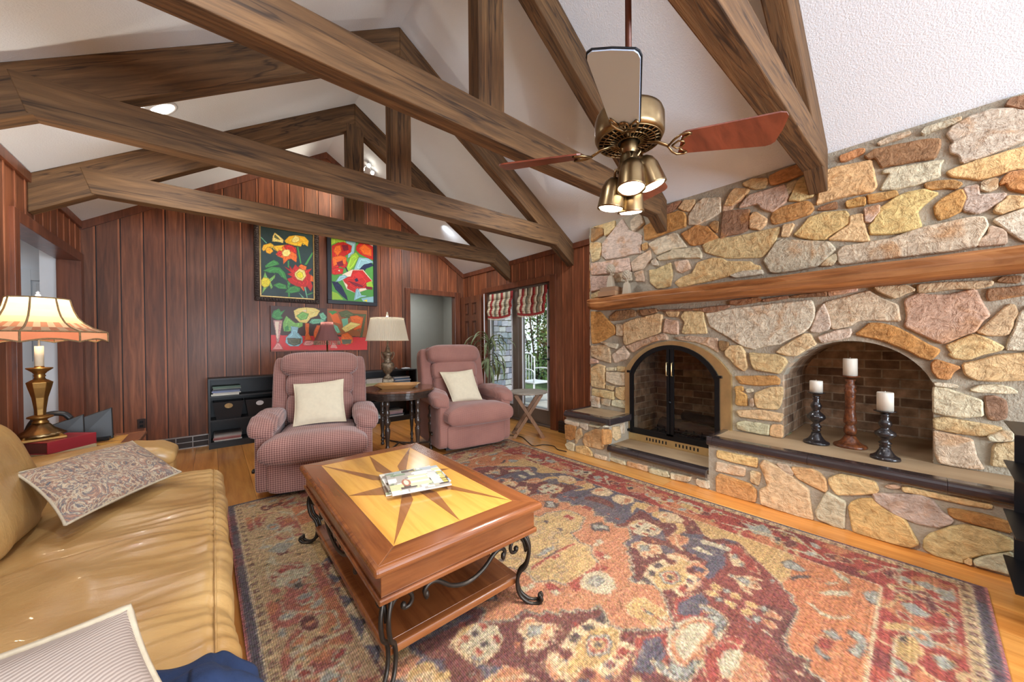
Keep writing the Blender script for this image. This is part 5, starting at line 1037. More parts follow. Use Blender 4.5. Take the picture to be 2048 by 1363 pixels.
def recliner(loc, rz, F, label):
    t = empty('recliner', loc, label, 'recliner', 'mauve recliners facing the coffee table', rz)
    def cu(name, cen, size, e=(.42, .42), rot=None, fn=None, nu=36, nv=22, par=None, mat=None):
        mb = MB(); mb.cushion(cen, size, e, rot, nu, nv, fn); return mb.build(name, mat or F, par or t, smooth=True)
    mb = MB(); mb.box(-.30, .30, -.26, .30, 0, .075); mb.build('base', BLACKW, t)
    tl = math.radians(-14)
    R = rotm(tl)
    def pleat(p, x, y, z):
        # pulled gathers toward the edges
        p.y += .010*math.sin(x*22)*max(0, abs(x)-.55)*1.2
        p.z += .006*math.sin(y*9+x*14)*max(0, abs(x)-.6)
        return p
    # body / side panels
    for s in (-1, 1):
        cu('side_panel', (s*.365, -.02, .31), (.065, .40, .26), (.22, .25))
        def arm(p, x, y, z, s=s):
            p.z -= .055*max(0, -y)**3; p.x += s*.015*max(0, -y); p.z += .008*math.sin(y*17+x*4)*(1 if y < 0 else .3); return p
        cu('arm_pad', (s*.375, -.10, .575), (.105, .335, .082), (.75, .55), None, arm)
    cu('front_panel', (0, -.370, .180), (.345, .075, .135), (.30, .20))
    def roll(p, x, y, z): p.z += -.012*abs(x)**4; p.y += .012*abs(x)**4; return p
    cu('footrest', (0, -.430, .408), (.385, .155, .118), (.72, .18), None, roll)
    cu('seat_cushion', (0, -.06, .40), (.30, .32, .10), (.5, .35))
    # back
    for s in (-1, 1):
        cu('back_wing', (s*.335, .335, .755), (.075, .10, .335), (.45, .5), R)
    cu('back_shell', (0, .39, .70), (.35, .09, .42), (.3, .4), R)
    cu('lower_back_cushion', (0, .215, .60), (.285, .12, .17), (.5, .38), R, pleat)
    cu('upper_back_cushion', (0, .275, .815), (.292, .13, .135), (.55, .36), R, pleat)
    cu('headrest', (0, .320, 1.005), (.335, .155, .125), (.62, .30), R, pleat)
    mb = MB(); mb.tube([(-.425, -.20, .20), (-.455, -.20, .20), (-.458, -.24, .20)], .010, 8); mb.cushion((-.458, -.25, .20), (.013, .03, .016), (.7, .7)); h_ = mb.build('recline_lever', IRON, t, smooth=True); h_['label'] = 'dark recline lever'
    return t
R1 = ((.746, 3.647), math.radians(-15)); R2 = ((2.36, 3.78), math.radians(-9))
recliner((R1[0][0], R1[0][1], 0), R1[1], MAUVE, 'mauve recliner left of the octagonal table, in front of the still-life painting')
r2_ = recliner((R2[0][0], R2[0][1], 0), R2[1], MAUVE2, 'mauve recliner right of the octagonal table, beside the french doors'); r2_.scale = (1.05,)*3
def onrec(R_, p): c_, s_ = math.cos(R_[1]), math.sin(R_[1]); return (R_[0][0]+p[0]*c_-p[1]*s_, R_[0][1]+p[0]*s_+p[1]*c_, p[2])
# square throw pillows resting on the recliners
def pillow(name, mat, corners, bulge, label, cat='throw pillow', group=None, pipe=None, n=18, piper=.005, backmat=None):
    """corners: BL,BR,TR,TL world; bulged on both sides"""
    BL_, BR_, TR_, TL_ = [Vector(c) for c in corners]
    cen = (BL_+BR_+TR_+TL_)/4
    t = wthing(name, tuple(cen), label, cat, group)
    nr = ((BR_-BL_).cross(TL_-BL_)).normalized()
    def P(u, v, s):
        p = BL_*(1-u)*(1-v)+BR_*u*(1-v)+TR_*u*v+TL_*(1-u)*v
        e = (max(0, 1-abs(2*u-1)**2.6)*max(0, 1-abs(2*v-1)**2.6))**.6
        # edges draw inward between the corners
        pin = .035*(1-(2*u-1)**2)*(2*v-1)*abs(2*v-1)**6; pin2 = .035*(1-(2*v-1)**2)*(2*u-1)*abs(2*u-1)**6
        q = p-(TL_-BL_)*pin-(BR_-BL_)*pin2
        wr = .004*math.sin(u*13+v*5)*math.sin(v*11)
        return q+nr*(s*(bulge*e)+wr*e)
    for s, nm, mm in ((1, 'front_cover', mat), (-1, 'back_cover', backmat or mat)):
        mb = MB()
        for j in range(n+1):
            for i in range(n+1): mb.v.append(tuple(P(i/n, j/n, s)))
        for j in range(n):
            for i in range(n):
                f = (j*(n+1)+i, j*(n+1)+i+1, (j+1)*(n+1)+i+1, (j+1)*(n+1)+i); mb.face(f if s > 0 else f[::-1])
        mb.build(nm, mm, t, smooth=True)
    if pipe:
        mb = MB(); e = [P(i/n, 0, 0) for i in range(n)]+[P(1, i/n, 0) for i in range(n)]+[P(1-i/n, 1, 0) for i in range(n)]+[P(0, 1-i/n, 0) for i in range(n+1)]
        mb.tube(e, piper, 6); mb.build('piping', pipe, t, smooth=True)
    return t
pillow('throw_pillow', CUSH, [onrec(R1, q) for q in ((-.20, -.10, .50), (.22, -.12, .51), (.20, .08, .88), (-.215, .10, .85))], .055, 'cream square pillow on the left recliner', group='cream pillows on the recliners', pipe=CUSH, piper=.004)
pillow('throw_pillow', CUSH, [onrec(R2, q) for q in ((-.17, -.14, .51), (.19, -.20, .51), (.16, .04, .88), (-.245, .10, .86))], .055, 'cream square pillow on the right recliner', group='cream pillows on the recliners', pipe=CUSH, piper=.004)
# ---------------------------------------------------------------- leather sofa
m, nt, b = nodes('tan_leather')
v = coord(nt); n0 = noise(nt, v, 3.5, 4); n1 = noise(nt, coord(nt, (6, 22, 6)), 1.6, 5, .6, .8); n2 = noise(nt, v, 160, 2)
nt.links.new(ramp(nt, n0, [(.3, lin((182, 130, 62))), (.7, lin((206, 158, 86)))]), b.inputs['Base Color'])
b.inputs['Roughness'].default_value = .36; b.inputs['Coat Weight'].default_value = .15
ad = nt.nodes.new('ShaderNodeMath'); ad.operation = 'MULTIPLY_ADD'; nt.links.new(n2, ad.inputs[0]); ad.inputs[1].default_value = .06; nt.links.new(n1, ad.inputs[2])
bump(nt, b, ad.outputs[0], .28, .012)
LEATH = m
sf = wthing('sofa', (-.5, 1.9, 0), 'tan leather sofa with wrinkled seat along the left side of the rug', 'sofa')
def sprof(t):
    """seat cross-section: t 0 back .. 1 bottom front"""
    if t < .62:
        k = t/.62; return (-.64+.60*k, .445+.030*math.sin(PI*min(1, k*1.02)))
    k = (t-.62)/.38
    a = PI/2*min(1, k/.55)
    if k < .55: return (-.04+.085*math.sin(a), .36+.085*math.cos(a)+.0)
    kk = (k-.55)/.45; return (.045-.012*kk, .36-.25*kk)
def seat_h(t, y):
    s = 0.
    ch = sum(math.exp(-((y-c_)/.022)**2) for c_ in (1.42, 2.02))
    s -= .012*ch
    fr = min(1, max(0, (t-.30)/.25))*(1 if t < .75 else max(0, 1-(t-.75)/.12))
    s += .0042*fr*math.sin(y*92+3*math.sin(t*6)+2*math.sin(y*9))*(.6+.4*math.sin(y*6.3+1))
    s += .008*math.sin(y*21+t*9)*math.sin(t*PI)*.7+.007*math.sin(y*9.7-t*13+1.)*math.sin(t*PI)
    s += .010*math.exp(-((t-.25-.12*math.sin(y*5))/.03)**2)*.5
    s -= .006*math.exp(-((t-.672)/.012)**2)
    return s
def seat_mesh(name, y0, y1, off, m_, par, ny, t0=0., t1=1., edge=True, fold=None):
    mb = MB(); nt_ = 90
    for j in range(ny+1):
        y = y0+(y1-y0)*j/ny
        ed = 1. if not edge else min(1, min(j, ny-j)/5.)
        for i in range(nt_+1):
            t = t0+(t1-t0)*i/nt_; x, z = sprof(t); x2, z2 = sprof(min(1, t+.004)); x1, z1 = sprof(max(0, t-.004))
            tx, tz = x2-x1, z2-z1; L = math.hypot(tx, tz) or 1; nx, nz_ = -tz/L, tx/L
            if nz_ < 0 and t < .6: nx, nz_ = -nx, -nz_
            if t >= .6: nx, nz_ = abs(nx), abs(nz_)
            h_ = seat_h(t, y)+off+(fold(t, y) if fold else 0)-(1-ed)**2*.03
            mb.v.append((x+nx*h_, y, z+nz_*h_))
    for j in range(ny):
        for i in range(nt_):
            a = j*(nt_+1)+i; mb.face((a, a+nt_+1, a+nt_+2, a+1))
    return mb.build(name, m_, par, smooth=True)
seat_mesh('seat_cushion', .62, 2.93, 0, LEATH, sf, 420)
mb = MB(); pth = []
for j in range(220):
    y = .66+2.24*j/219; t = .672; x, z = sprof(t); pth.append((x+.004, y+0, z+seat_h(t, y)+.004+.0015*math.sin(y*30)))
mb.tube(pth, .003, 6); mb.build('welt', LEATH, sf, smooth=True)
mb = MB(); mb.box(-1.0, .012, .62, 3.12, .045, .36); mb.build('base', LEATH, sf, bevel=.02)
for (x, y) in ((-.95, .7), (-.04, .7), (-.95, 3.05), (-.04, 3.05)):
    mb = MB(); mb.box(x-.03, x+.03, y-.03, y+.03, 0, .05); mb.build('leg', BLACKW, sf)
def armfn(p, x, y, z):
    p.z += .010*math.sin(x*3)+.004*math.sin(x*25); return p
mb = MB(); mb.cushion((-.60, 3.03, .335), (.415, .12, .29), (.28, .25), None, 48, 30, armfn); mb.build('arm', LEATH, sf, smooth=True)
mb = MB(); mb.cushion((-.60, 3.03, .555), (.425, .145, .085), (.75, .22), None, 48, 20, armfn); mb.build('arm_pad', LEATH, sf, smooth=True)
mb = MB(); mb.cushion((-.60, .50, .345), (.42, .13, .30), (.28, .25), None, 40, 24, armfn); mb.build('arm', LEATH, sf, smooth=True)
def bkfn(p, x, y, z):
    p.x += .035*(z)*-1+.012*math.sin(y*9)*x; p.z += .01*math.sin(y*11); return p
for yc in (1.02, 1.80+.0, ):
    pass
for (ya, yb) in ((.66, 1.42), (1.42, 2.02), (2.02, 2.66)):
    mb = MB(); mb.cushion((-.80, (ya+yb)/2, .66), (.19, (yb-ya)/2+.01, .25), (.45, .42), rotm(0, -.16, 0), 40, 30, bkfn); mb.build('back_cushion', LEATH, sf, smooth=True)
mb = MB(); mb.cushion((-.90, 1.78, .45), (.11, 1.16, .40), (.25, .2), None, 40, 24); mb.build('back_frame', LEATH, sf, smooth=True)
# kilim pillow, striped pillow, throw
m, nt, b = nodes('kilim_tapestry')
v = coord(nt); vo = nt.nodes.new('ShaderNodeTexVoronoi'); vo.inputs['Scale'].default_value = 30; nt.links.new(noise(nt, v, 0, 0) if False else v, vo.inputs['Vector'])
n1 = noise(nt, v, 9, 4, .65, 3.); n2 = noise(nt, v, 46, 4, .7, 1.)
c1 = ramp(nt, n1, [(.34, lin((64, 84, 104))), (.43, lin((150, 96, 72))), (.49, lin((222, 198, 156))), (.53, lin((84, 92, 104))), (.60, lin((180, 116, 84))), (.70, lin((226, 206, 170)))])
c2 = ramp(nt, n2, [(.36, lin((96, 100, 112))), (.52, lin((196, 170, 140))), (.66, lin((156, 104, 86)))])
nt.links.new(mixc(nt, .25, c1, c2), b.inputs['Base Color']); b.inputs['Roughness'].default_value = .95; bump(nt, b, n2, .5, .003)
KILIM = m
PIPE = mk('pillow_piping', (196, 178, 146), .9, var=.1, vs=60)
m, nt, b = nodes('beige_striped_canvas')
v = coord(nt, (1, 1, 1), (0, 0, .6)); wv_ = nt.nodes.new('ShaderNodeTexWave'); wv_.inputs['Scale'].default_value = 70; wv_.inputs['Distortion'].default_value = .3; nt.links.new(v, wv_.inputs[0])
nt.links.new(ramp(nt, wv_.outputs[1], [(.0, lin((150, 130, 118))), (.5, lin((178, 158, 142))), (1., lin((190, 170, 154)))]), b.inputs['Base Color']); b.inputs['Roughness'].default_value = .95; bump(nt, b, wv_.outputs[1], .3, .002)
STRC = m
pillow('throw_pillow', KILIM, [(-.441, 2.14, .535), (-.143, 2.656, .525), (-.365, 2.99, .665), (-.630, 2.44, .695)], .065, 'kilim patterned lumbar pillow lying on the sofa seat by the far arm', pipe=PIPE, backmat=STRC)
pillow('throw_pillow', STRC, [(-.50, .56, .50), (.01, .79, .485), (-.135, 1.03, .70), (-.42, .78, .83)], .060, 'beige ribbed pillow with corded edge at the near end of the sofa', pipe=PIPE, piper=.007, n=26, backmat=KILIM)
NAVY = mk('navy_fleece', (22, 44, 86), .95, var=.35, vs=7, bs=.5, bscale=90, bdist=.004)
def fold(t, y): return .020+.012*math.sin(y*16+t*16)+.008*math.sin(t*34-y*13)+.03*math.exp(-((y-1.06-.05*math.sin(t*7))/.05)**2)
o = seat_mesh('throw_blanket', .66, 1.16, .0, NAVY, None, 70, .30, .97, False, fold)
for vtx in o.data.vertices:   # ragged rounded far edge
    pass
s_ = o.modifiers.new('so', 'SOLIDIFY'); s_.thickness = .012; s_.offset = 1
tag(o, 'navy blue fleece blanket draped over the near front of the sofa seat', 'blanket')
# ---------------------------------------------------------------- painted surfaces (per-vertex colour on a fine grid)
class Canvas:
    def __init__(s, x0, x1, y0, y1, res, base):
        s.x0, s.y0, s.x1, s.y1 = x0, y0, x1, y1; s.w = int(round((x1-x0)/res)); s.h = int(round((y1-y0)/res))
        s.im = np.zeros((s.h+1, s.w+1, 3)); s.im[:] = base
        s.X, s.Y = np.meshgrid(np.linspace(x0, x1, s.w+1), np.linspace(y0, y1, s.h+1))
    def win(s, P, pad=0):
        a = np.array(P); kx = s.w/(s.x1-s.x0); ky = s.h/(s.y1-s.y0)
        i0 = max(0, int((a[:, 0].min()-pad-s.x0)*kx)-1); i1 = min(s.w+1, int((a[:, 0].max()+pad-s.x0)*kx)+3)
        j0 = max(0, int((a[:, 1].min()-pad-s.y0)*ky)-1); j1 = min(s.h+1, int((a[:, 1].max()+pad-s.y0)*ky)+3)
        return slice(j0, j1), slice(i0, i1), i1 > i0 and j1 > j0
    def poly(s, P, col, jit=0):
        sj, si, ok = s.win(P)
        if not ok: return
        X, Y = s.X[sj, si], s.Y[sj, si]; ins = np.zeros(X.shape, bool); n = len(P)
        for i in range(n):
            (x0, y0), (x1, y1) = P[i], P[(i+1) % n]
            if abs(y1-y0) < 1e-12: continue
            c = ((y0 > Y) != (y1 > Y)) & (X < (x1-x0)*(Y-y0)/(y1-y0)+x0); ins ^= c
        s.im[sj, si][ins] = col
    def line(s, P, w, col, closed=True):
        sj, si, ok = s.win(P, w)
        if not ok: return
        X, Y = s.X[sj, si], s.Y[sj, si]; m = np.zeros(X.shape, bool); n = len(P)
        for i in range(n if closed else n-1):
            (x0, y0), (x1, y1) = P[i], P[(i+1) % n]; dx, dy = x1-x0, y1-y0; L = dx*dx+dy*dy+1e-12
            t = np.clip(((X-x0)*dx+(Y-y0)*dy)/L, 0, 1); m |= ((X-x0-t*dx)**2+(Y-y0-t*dy)**2) < w*w
        s.im[sj, si][m] = col
    def disc(s, x, y, rx, ry, col, rot=0, n=20):
        s.poly([(x+rx*math.cos(a)*math.cos(rot)-ry*math.sin(a)*math.sin(rot), y+rx*math.cos(a)*math.sin(rot)+ry*math.sin(a)*math.cos(rot)) for a in [2*PI*k/n for k in range(n)]], col)
    def mesh(s, name, mat, fx, parent=None):
        h, w = s.h+1, s.w+1
        co = np.stack(fx(s.X, s.Y), -1).reshape(-1, 3)
        if parent is not None:
            q = parent
            while q is not None and q.name not in ORI: q = q.parent
            if q is not None: co = co-np.array(ORI[q.name])
        idx = np.arange(h*w).reshape(h, w)
        q = np.stack([idx[:-1, :-1], idx[:-1, 1:], idx[1:, 1:], idx[1:, :-1]], -1).reshape(-1, 4)
        me = bpy.data.meshes.new(name); me.vertices.add(h*w); me.vertices.foreach_set('co', co.astype(np.float32).ravel())
        me.loops.add(q.size); me.loops.foreach_set('vertex_index', q.astype(np.int32).ravel())
        me.polygons.add(len(q)); me.polygons.foreach_set('loop_start', (np.arange(len(q))*4).astype(np.int32)); me.polygons.foreach_set('loop_total', np.full(len(q), 4, np.int32))
        me.update(calc_edges=True); me.validate()
        ca = me.color_attributes.new('Col', 'FLOAT_COLOR', 'POINT'); im = np.clip(s.im, 0, 255)/255.
        l = np.where(im <= .04045, im/12.92, ((im+.055)/1.055)**2.4); a = np.concatenate([l.reshape(-1, 3), np.ones((h*w, 1))], 1)
        ca.data.foreach_set('color', a.astype(np.float32).ravel()); me.materials.append(mat)
        o = bpy.data.objects.new(name, me); COL.objects.link(o)
        if parent is not None: o.parent = parent
        return o
def painted(name, rough=.5, bs=0, bscale=200, bdist=.002, spec=.5, weave=None):
    m, nt, b = nodes(name); a = nt.nodes.new('ShaderNodeVertexColor'); a.layer_name = 'Col'
    nt.links.new(a.outputs[0], b.inputs['Base Color']); b.inputs['Roughness'].default_value = rough; b.inputs['Specular IOR Level'].default_value = spec
    if weave:
        v = coord(nt); w = nt.nodes.new('ShaderNodeTexWave'); w.inputs['Scale'].default_value = weave; w.bands_direction = 'X'; w.inputs['Distortion'].default_value = 1.2; w.inputs['Detail Scale'].default_value = 2.; nt.links.new(v, w.inputs[0])
        bump(nt, b, w.outputs[1], .5, .003)
        nt.links.new(mixc(nt, 1., a.outputs[0], ramp(nt, w.outputs[1], [(0., (.74, .72, .72)), (.6, (1.08, 1.08, 1.08))]), 'MULTIPLY'), b.inputs['Base Color'])
    elif bs: bump(nt, b, noise(nt, coord(nt), bscale, 3), bs, bdist)
    return m
# ---------------------------------------------------------------- rug
RC = {'c': (226, 192, 140), 'g': (212, 166, 96), 'y': (206, 166, 100), 'o': (204, 126, 84), 'r': (166, 66, 56), 'm': (112, 60, 56), 'n': (88, 84, 96), 'l': (158, 160, 146), 'w': (204, 190, 150), 'k': (84, 74, 72)}
RCX, RCY, RA = 1.462, 1.615, .015
def toR(x, y):
    dx, dy = x-RCX, y-RCY; return (dx*math.cos(RA)+dy*math.sin(RA), -dx*math.sin(RA)+dy*math.cos(RA))
HU, HV = 1.375, 1.805
cv = Canvas(-HU, HU, -HV, HV, .006, RC['m'])
def fbm(X, Y, f, seed):
    r = np.random.RandomState(seed); o = np.zeros(X.shape)
    for k in range(4):
        ff = f*(1.9**k)
        for _ in range(4):
            a = r.uniform(0, 2*PI); p = r.uniform(0, 2*PI); o += np.sin(ff*(X*math.cos(a)+Y*math.sin(a))+p+1.3*np.sin(ff*.7*(Y*math.cos(a)-X*math.sin(a))+p*2))/(k+1)/4
    return o
FB = fbm(cv.X, cv.Y, 5, 3); FB2 = fbm(cv.X, cv.Y, 11, 8)
cv.im[FB > .30-.25*cv.Y] = RC['n']; cv.im[(FB < -.35)] = (140, 66, 58)
mir = lambda P: [[(a*sx, b*sy) for a, b in P] for sx in (1, -1) for sy in (1, -1)]
def q4(c, P, outline=.004):
    R_ = [toR(*p) for p in P]
    for M in mir(R_):
        if outline and c in 'orgl': cv.line(M, outline, RC['c'] if c != 'l' else RC['k'])
        cv.poly(M, RC[c])
inU, inV = 1.015, 1.465
# spandrels (field corners)
sp_pts = [(2.50, .15), (1.62, .145), (1.651, .25), (1.651, .299), (1.717, .301), (1.70, .36), (1.745, .38), (1.764, .387), (2.007, .392), (2.03, .42), (2.09, .43), (2.11, .47), (2.161, .492), (2.41, .752), (2.43, .83), (2.40, .90), (2.45, .93), (2.43, 1.0), (2.50, 1.04)]
R_ = [toR(*p) for p in sp_pts]
for M in mir(R_): cv.poly(M, (210, 120, 72)); cv.line(M, .007, RC['w']); cv.line(M, .003, RC['k'])
for M in mir([toR(*p) for p in [(2.5, .62), (2.30, .66), (2.41, .752), (2.43, .83), (2.40, .90), (2.45, .93), (2.43, 1.0), (2.50, 1.04)]]): cv.poly(M, (212, 160, 92))
for c, P in pts2(D_RS): q4(c, P)
for c, P in pts2(D_RF): q4(c, P, .0035 if c in 'orgl' else 0)
# medallion
for i, (c, P) in enumerate(pts2(D_RMD)):
    if i < 2:
        H_ = [toR(*p) for p in P]
        full = H_+[(a, -b) for a, b in H_[::-1]]; full = full+[(-a, b) for a, b in full[::-1]]
        cv.poly(full, RC[c]); cv.line(full, .007, RC['w']); cv.line(full, .003, RC['k'])
        if i == 1:
            mk_ = (np.abs(FB2) < .07); 
            msk = np.zeros(cv.X.shape, bool); tmp = cv.im.copy(); 
            sel = (np.abs(tmp-np.array(RC['y'])).sum(-1) < 1) & mk_; cv.im[sel] = (178, 148, 106)
    else: q4(c, P, .003)
# scattered small motifs
for k in range(90):
    u, v_ = rng.uniform(0, inU), rng.uniform(0, inV); r_ = rng.uniform(.008, .018); cc_ = [RC['c'], RC['g'], RC['l'], RC['o'], RC['r']][rng.randint(5)]
    for sx in (1, -1):
        for sy in (1, -1):
            j, i = int((sy*v_+HV)/.006), int((sx*u+HU)/.006); b0 = cv.im[j, i]
            if abs(b0-np.array(RC['m'])).sum() < 40 or abs(b0-np.array(RC['n'])).sum() < 40:
                cv.disc(sx*u, sy*v_, r_, r_*.6, cc_, rng.uniform(0, 3)); cv.disc(sx*u, sy*v_, r_*.4, r_*.25, RC['l' if k % 2 else 'r'])
# fine meandering linework
FB3 = fbm(cv.X, cv.Y, 21, 17)
_l = np.abs(FB3-.12) < .045; _l2 = np.abs(FB3+.30) < .04
_im = cv.im; cv.im = np.where((_l & (FB > -.5))[..., None], _im*.62+np.array((214, 184, 138))*.38, _im); cv.im = np.where(_l2[..., None], cv.im*.72+np.array((92, 60, 56))*.28, cv.im)
# borders
X_, Y_ = cv.X, cv.Y; bd = (np.abs(X_) > inU) | (np.abs(Y_) > inV)
cv.im[bd] = (172, 66, 56)
fade = bd & ((X_+HU < .37) | (Y_ > inV)); cv.im[fade] = (182, 96, 78)
cv.im[bd & (FB2 > .28)] = (204, 116, 74); cv.im[bd & ~fade & (FB2 < -.36)] = (130, 56, 54); cv.im[fade & (FB2 < -.2)] = (200, 158, 110); cv.im[fade & (FB > .3)] = (206, 170, 118); cv.im[bd & (np.abs(FB-.1) < .05)] = (208, 168, 112)
per = lambda s_, p: ((s_ % p)/p)
def band(along, across, L0, L1, lo, hi, sign, vert):
    """repeating border motifs"""
    p = .36; n = int((L1-L0)/p)
    for k in range(n+1):
        c = L0+(k+.5)*p; m_ = (lo+hi)/2*sign; w = (hi-lo)
        T = (lambda a, b: (b, a)) if vert else (lambda a, b: (a, b))
        fl_ = 1 if k % 2 else -1
        zig = [T(c-p/2, m_-sign*w*.34*fl_), T(c-p*.2, m_-sign*w*.30*fl_), T(c-p*.08, m_+sign*w*.05), T(c+p*.1, m_+sign*w*.32*fl_), T(c+p/2, m_+sign*w*.34*fl_)]
        cv.line(zig, .0045, RC['w'], False)
        x, y = T(c, m_-sign*w*.02)
        cv.disc(x, y, .062 if not vert else .038, .038 if not vert else .062, RC['c'], .2); cv.disc(x, y, .056 if not vert else .032, .032 if not vert else .056, RC['l'] if k % 2 else RC['m'], .2); cv.disc(x, y, .022, .016, RC['o'])
        for s2 in (-1, 1):
            x, y = T(c+p*.30, m_+s2*w*.24); cv.disc(x, y, .036, .022, RC['w'], s2*.5); cv.disc(x, y, .028, .015, RC['r'] if k % 2 else RC['l'], s2*.5)
            x, y = T(c-p*.28, m_+s2*w*.30); cv.poly([(x-.03, y), (x, y+.02), (x+.03, y), (x, y-.02)], RC['g']); cv.poly([(x-.015, y), (x, y+.01), (x+.015, y), (x, y-.01)], RC['k'])
for sg_ in (-1, 1):
    band(0, 0, -HV+.33, HV-.33, inU+.02, HU-.09, sg_, True); band(0, 0, -HU+.1, HU-.1, inV+.02, HV-.09, sg_, False)
for nm, cut in (('BL', 0), ('BR', 0), ('BF', 0)):
    for c, P in pts2({'BL': D_BL, 'BR': D_BR, 'BF': D_BF}[nm]):
        R_ = [toR(*p) for p in P]
        if c != 'w': cv.line(R_, .0035, RC['c'])
        cv.poly(R_, RC[c])
# guard bands and selvage
dl_, dr_, df_, db_ = X_+HU, HU-X_, Y_+HV, HV-Y_
de = np.minimum(np.minimum(dl_, dr_+.022), np.minimum(df_, db_+.02))
gb = (de > .050) & (de < .092); cv.im[gb] = (216, 180, 124)
s_ = np.where((dl_ < .1) | (dr_ < .1), Y_, X_)
dots = gb & (((s_*15.) % 1 < .42)) & (np.abs(de-.070) < .013); cv.im[dots] = (120, 78, 66); cv.im[gb & (((s_*15.) % 1 < .30)) & (((s_*15.) % 1 > .12)) & (np.abs(de-.070) < .007)] = (214, 196, 150)
cv.im[(de > .046) & (de < .051)] = (232, 208, 164); cv.im[(de > .091) & (de < .095)] = (150, 60, 50)
nv_ = (de <= .046); cv.im[nv_] = (96, 88, 96); cv.im[nv_ & (FB2 > .15)] = (116, 76, 84)
cv.im[(dl_ < .010) | (df_ < .010)] = (208, 110, 104)
ln_ = ((np.abs(np.abs(X_)-inU) < .005) & (np.abs(Y_) < inV)) | ((np.abs(np.abs(Y_)-inV) < .005) & (np.abs(X_) < inU)); cv.im[ln_] = (226, 200, 150)
# abrash + knots
nzv = rng.normal(0, 1, cv.im.shape[:2])[..., None]; row = rng.normal(0, 1, (cv.im.shape[0], 1, 1))
_h, _w = cv.im.shape[:2]; _j = np.clip(np.arange(_h)[:, None]+rng.randint(-1, 2, (_h, _w)), 0, _h-1); _i = np.clip(np.arange(_w)[None]+rng.randint(-1, 2, (_h, _w)), 0, _w-1)
_b = cv.im.copy(); _b[1:-1, 1:-1] = (cv.im[:-2, 1:-1]+cv.im[2:, 1:-1]+cv.im[1:-1, :-2]+cv.im[1:-1, 2:]+2*cv.im[1:-1, 1:-1])/6; cv.im = (_b*.5+cv.im[_j, _i]*.5)
cv.im = cv.im*.80+np.array((170, 138, 116))*.20
cv.im = cv.im*(1+.045*row+.12*nzv)+rng.normal(0, 5, cv.im.shape)
_g = cv.im.mean(-1, keepdims=True); cv.im = (_g+(cv.im-_g)*.84)*.87
dust = np.clip((FB+FB2)*.5, -.4, .4)[..., None]; cv.im = cv.im*(1-.12*np.maximum(0, dust))+np.array((30, 22, 14))*np.maximum(0, dust)
RUGM = painted('hand_knotted_wool', .95, spec=.15, weave=42)
rg = wthing('area_rug', (RCX, RCY, 0), 'faded red, rust and navy oriental rug under the coffee table', 'rug')
rg.location = (RCX, RCY, 0); ORI[rg.name] = Vector((0, 0, 0)); rg.rotation_euler = (0, 0, RA)
cv.mesh('pile', RUGM, lambda X, Y: (X, Y, np.full(X.shape, .0100)), rg)
mb = MB(); mb.cur = (96, 80, 84); mb.box(-HU, HU, -HV, HV, .0006, .0096); mb.build('backing', mk('rug_backing', (110, 88, 84), .95), rg)
# ---------------------------------------------------------------- paintings
PCOL = {'y': (246, 188, 44), 'a': (250, 168, 20), 'c': (248, 222, 128), 'k': (96, 104, 60), 'o': (240, 110, 34), 'r': (206, 40, 34), 't': (120, 186, 150), 'g': (70, 148, 74), 'v': (132, 190, 92), 'Y': (246, 226, 50),
        'G': (86, 160, 70), 'L': (160, 205, 60), 'l': (120, 190, 214), 'm': (128, 20, 44), 'n': (24, 34, 74), 'w': (250, 226, 200), 'R': (222, 46, 44),
        'd': (74, 42, 30), 'b': (166, 98, 50), 'P': (232, 150, 140), 'p': (204, 150, 140), 'h': (104, 104, 78)}
PCOL['l'] = (150, 196, 206)
OILP = painted('oil_paint', .45, .25, 120, .002)
def picture(name, data, x0, x1, z0, z1, base, frame, label, res=.004, jitter=8, lines=True):
    t = wthing(name, ((x0+x1)/2, YB-.02, z0), label, 'painting')
    cv = Canvas(x0, x1, z0, z1, res, base); cv.im += 7*fbm(cv.X, cv.Y, 14, 2)[..., None]
    for c, P in pts2(data):
        col = np.array(PCOL[c], float)
        cv.poly(P, col)
        cx = sum(p[0] for p in P)/len(P); cy = sum(p[1] for p in P)/len(P)
        if lines and len(P) > 4:
            cv.line([(cx+(a-cx)*.62, cy+(b-cy)*.62) for a, b in P], .0028, np.minimum(255, col*1.16+12)); cv.line(P, .002, col*.62)
            for a, b in P[::2]: cv.line([(cx+(a-cx)*.3, cy+(b-cy)*.3), (cx+(a-cx)*.92, cy+(b-cy)*.92)], .0018, col*.78, False)
    cv.im += rng.normal(0, 4, cv.im.shape)
    cv.mesh('canvas', OILP, lambda X, Z: (X, np.full(X.shape, YB-.040), Z), t)
    mb = MB(); mb.box(x0-.001, x1+.001, YB-.039, YB-.008, z0-.001, z1+.001); mb.build('stretcher', frame if frame else mk('canvas_edge', (120, 60, 40), .7), t)
    return t
CARV = mk('carved_dark_frame', (52, 38, 36), .5, .1, var=.4, vs=60, bs=1., bscale=70, bdist=.02, c2=(96, 78, 70))
GILT = mk('gilt_liner', (188, 150, 84), .35, .7, var=.2, vs=40)
NAVYF = mk('navy_black_frame', (30, 32, 44), .4, var=.1)
def frame(par, x0, x1, z0, z1, w, d0, d1, m, name='frame', bev=.004):
    for (a0, a1, b0, b1) in ((x0-w, x1+w, z1, z1+w), (x0-w, x1+w, z0-w, z0), (x0-w, x0, z0, z1), (x1, x1+w, z0, z1)):
        mb = MB(); n = 1; mb.box(a0, a1, YB-d1, YB-d0, b0, b1); mb.build(name, m, par, bevel=bev, seg=3)
p = picture('painting', D_PA, .492, 1.095, 1.862, 2.762, (40, 62, 62), None, 'painting of yellow and orange daisies with a butterfly on dark green, ornate dark frame')
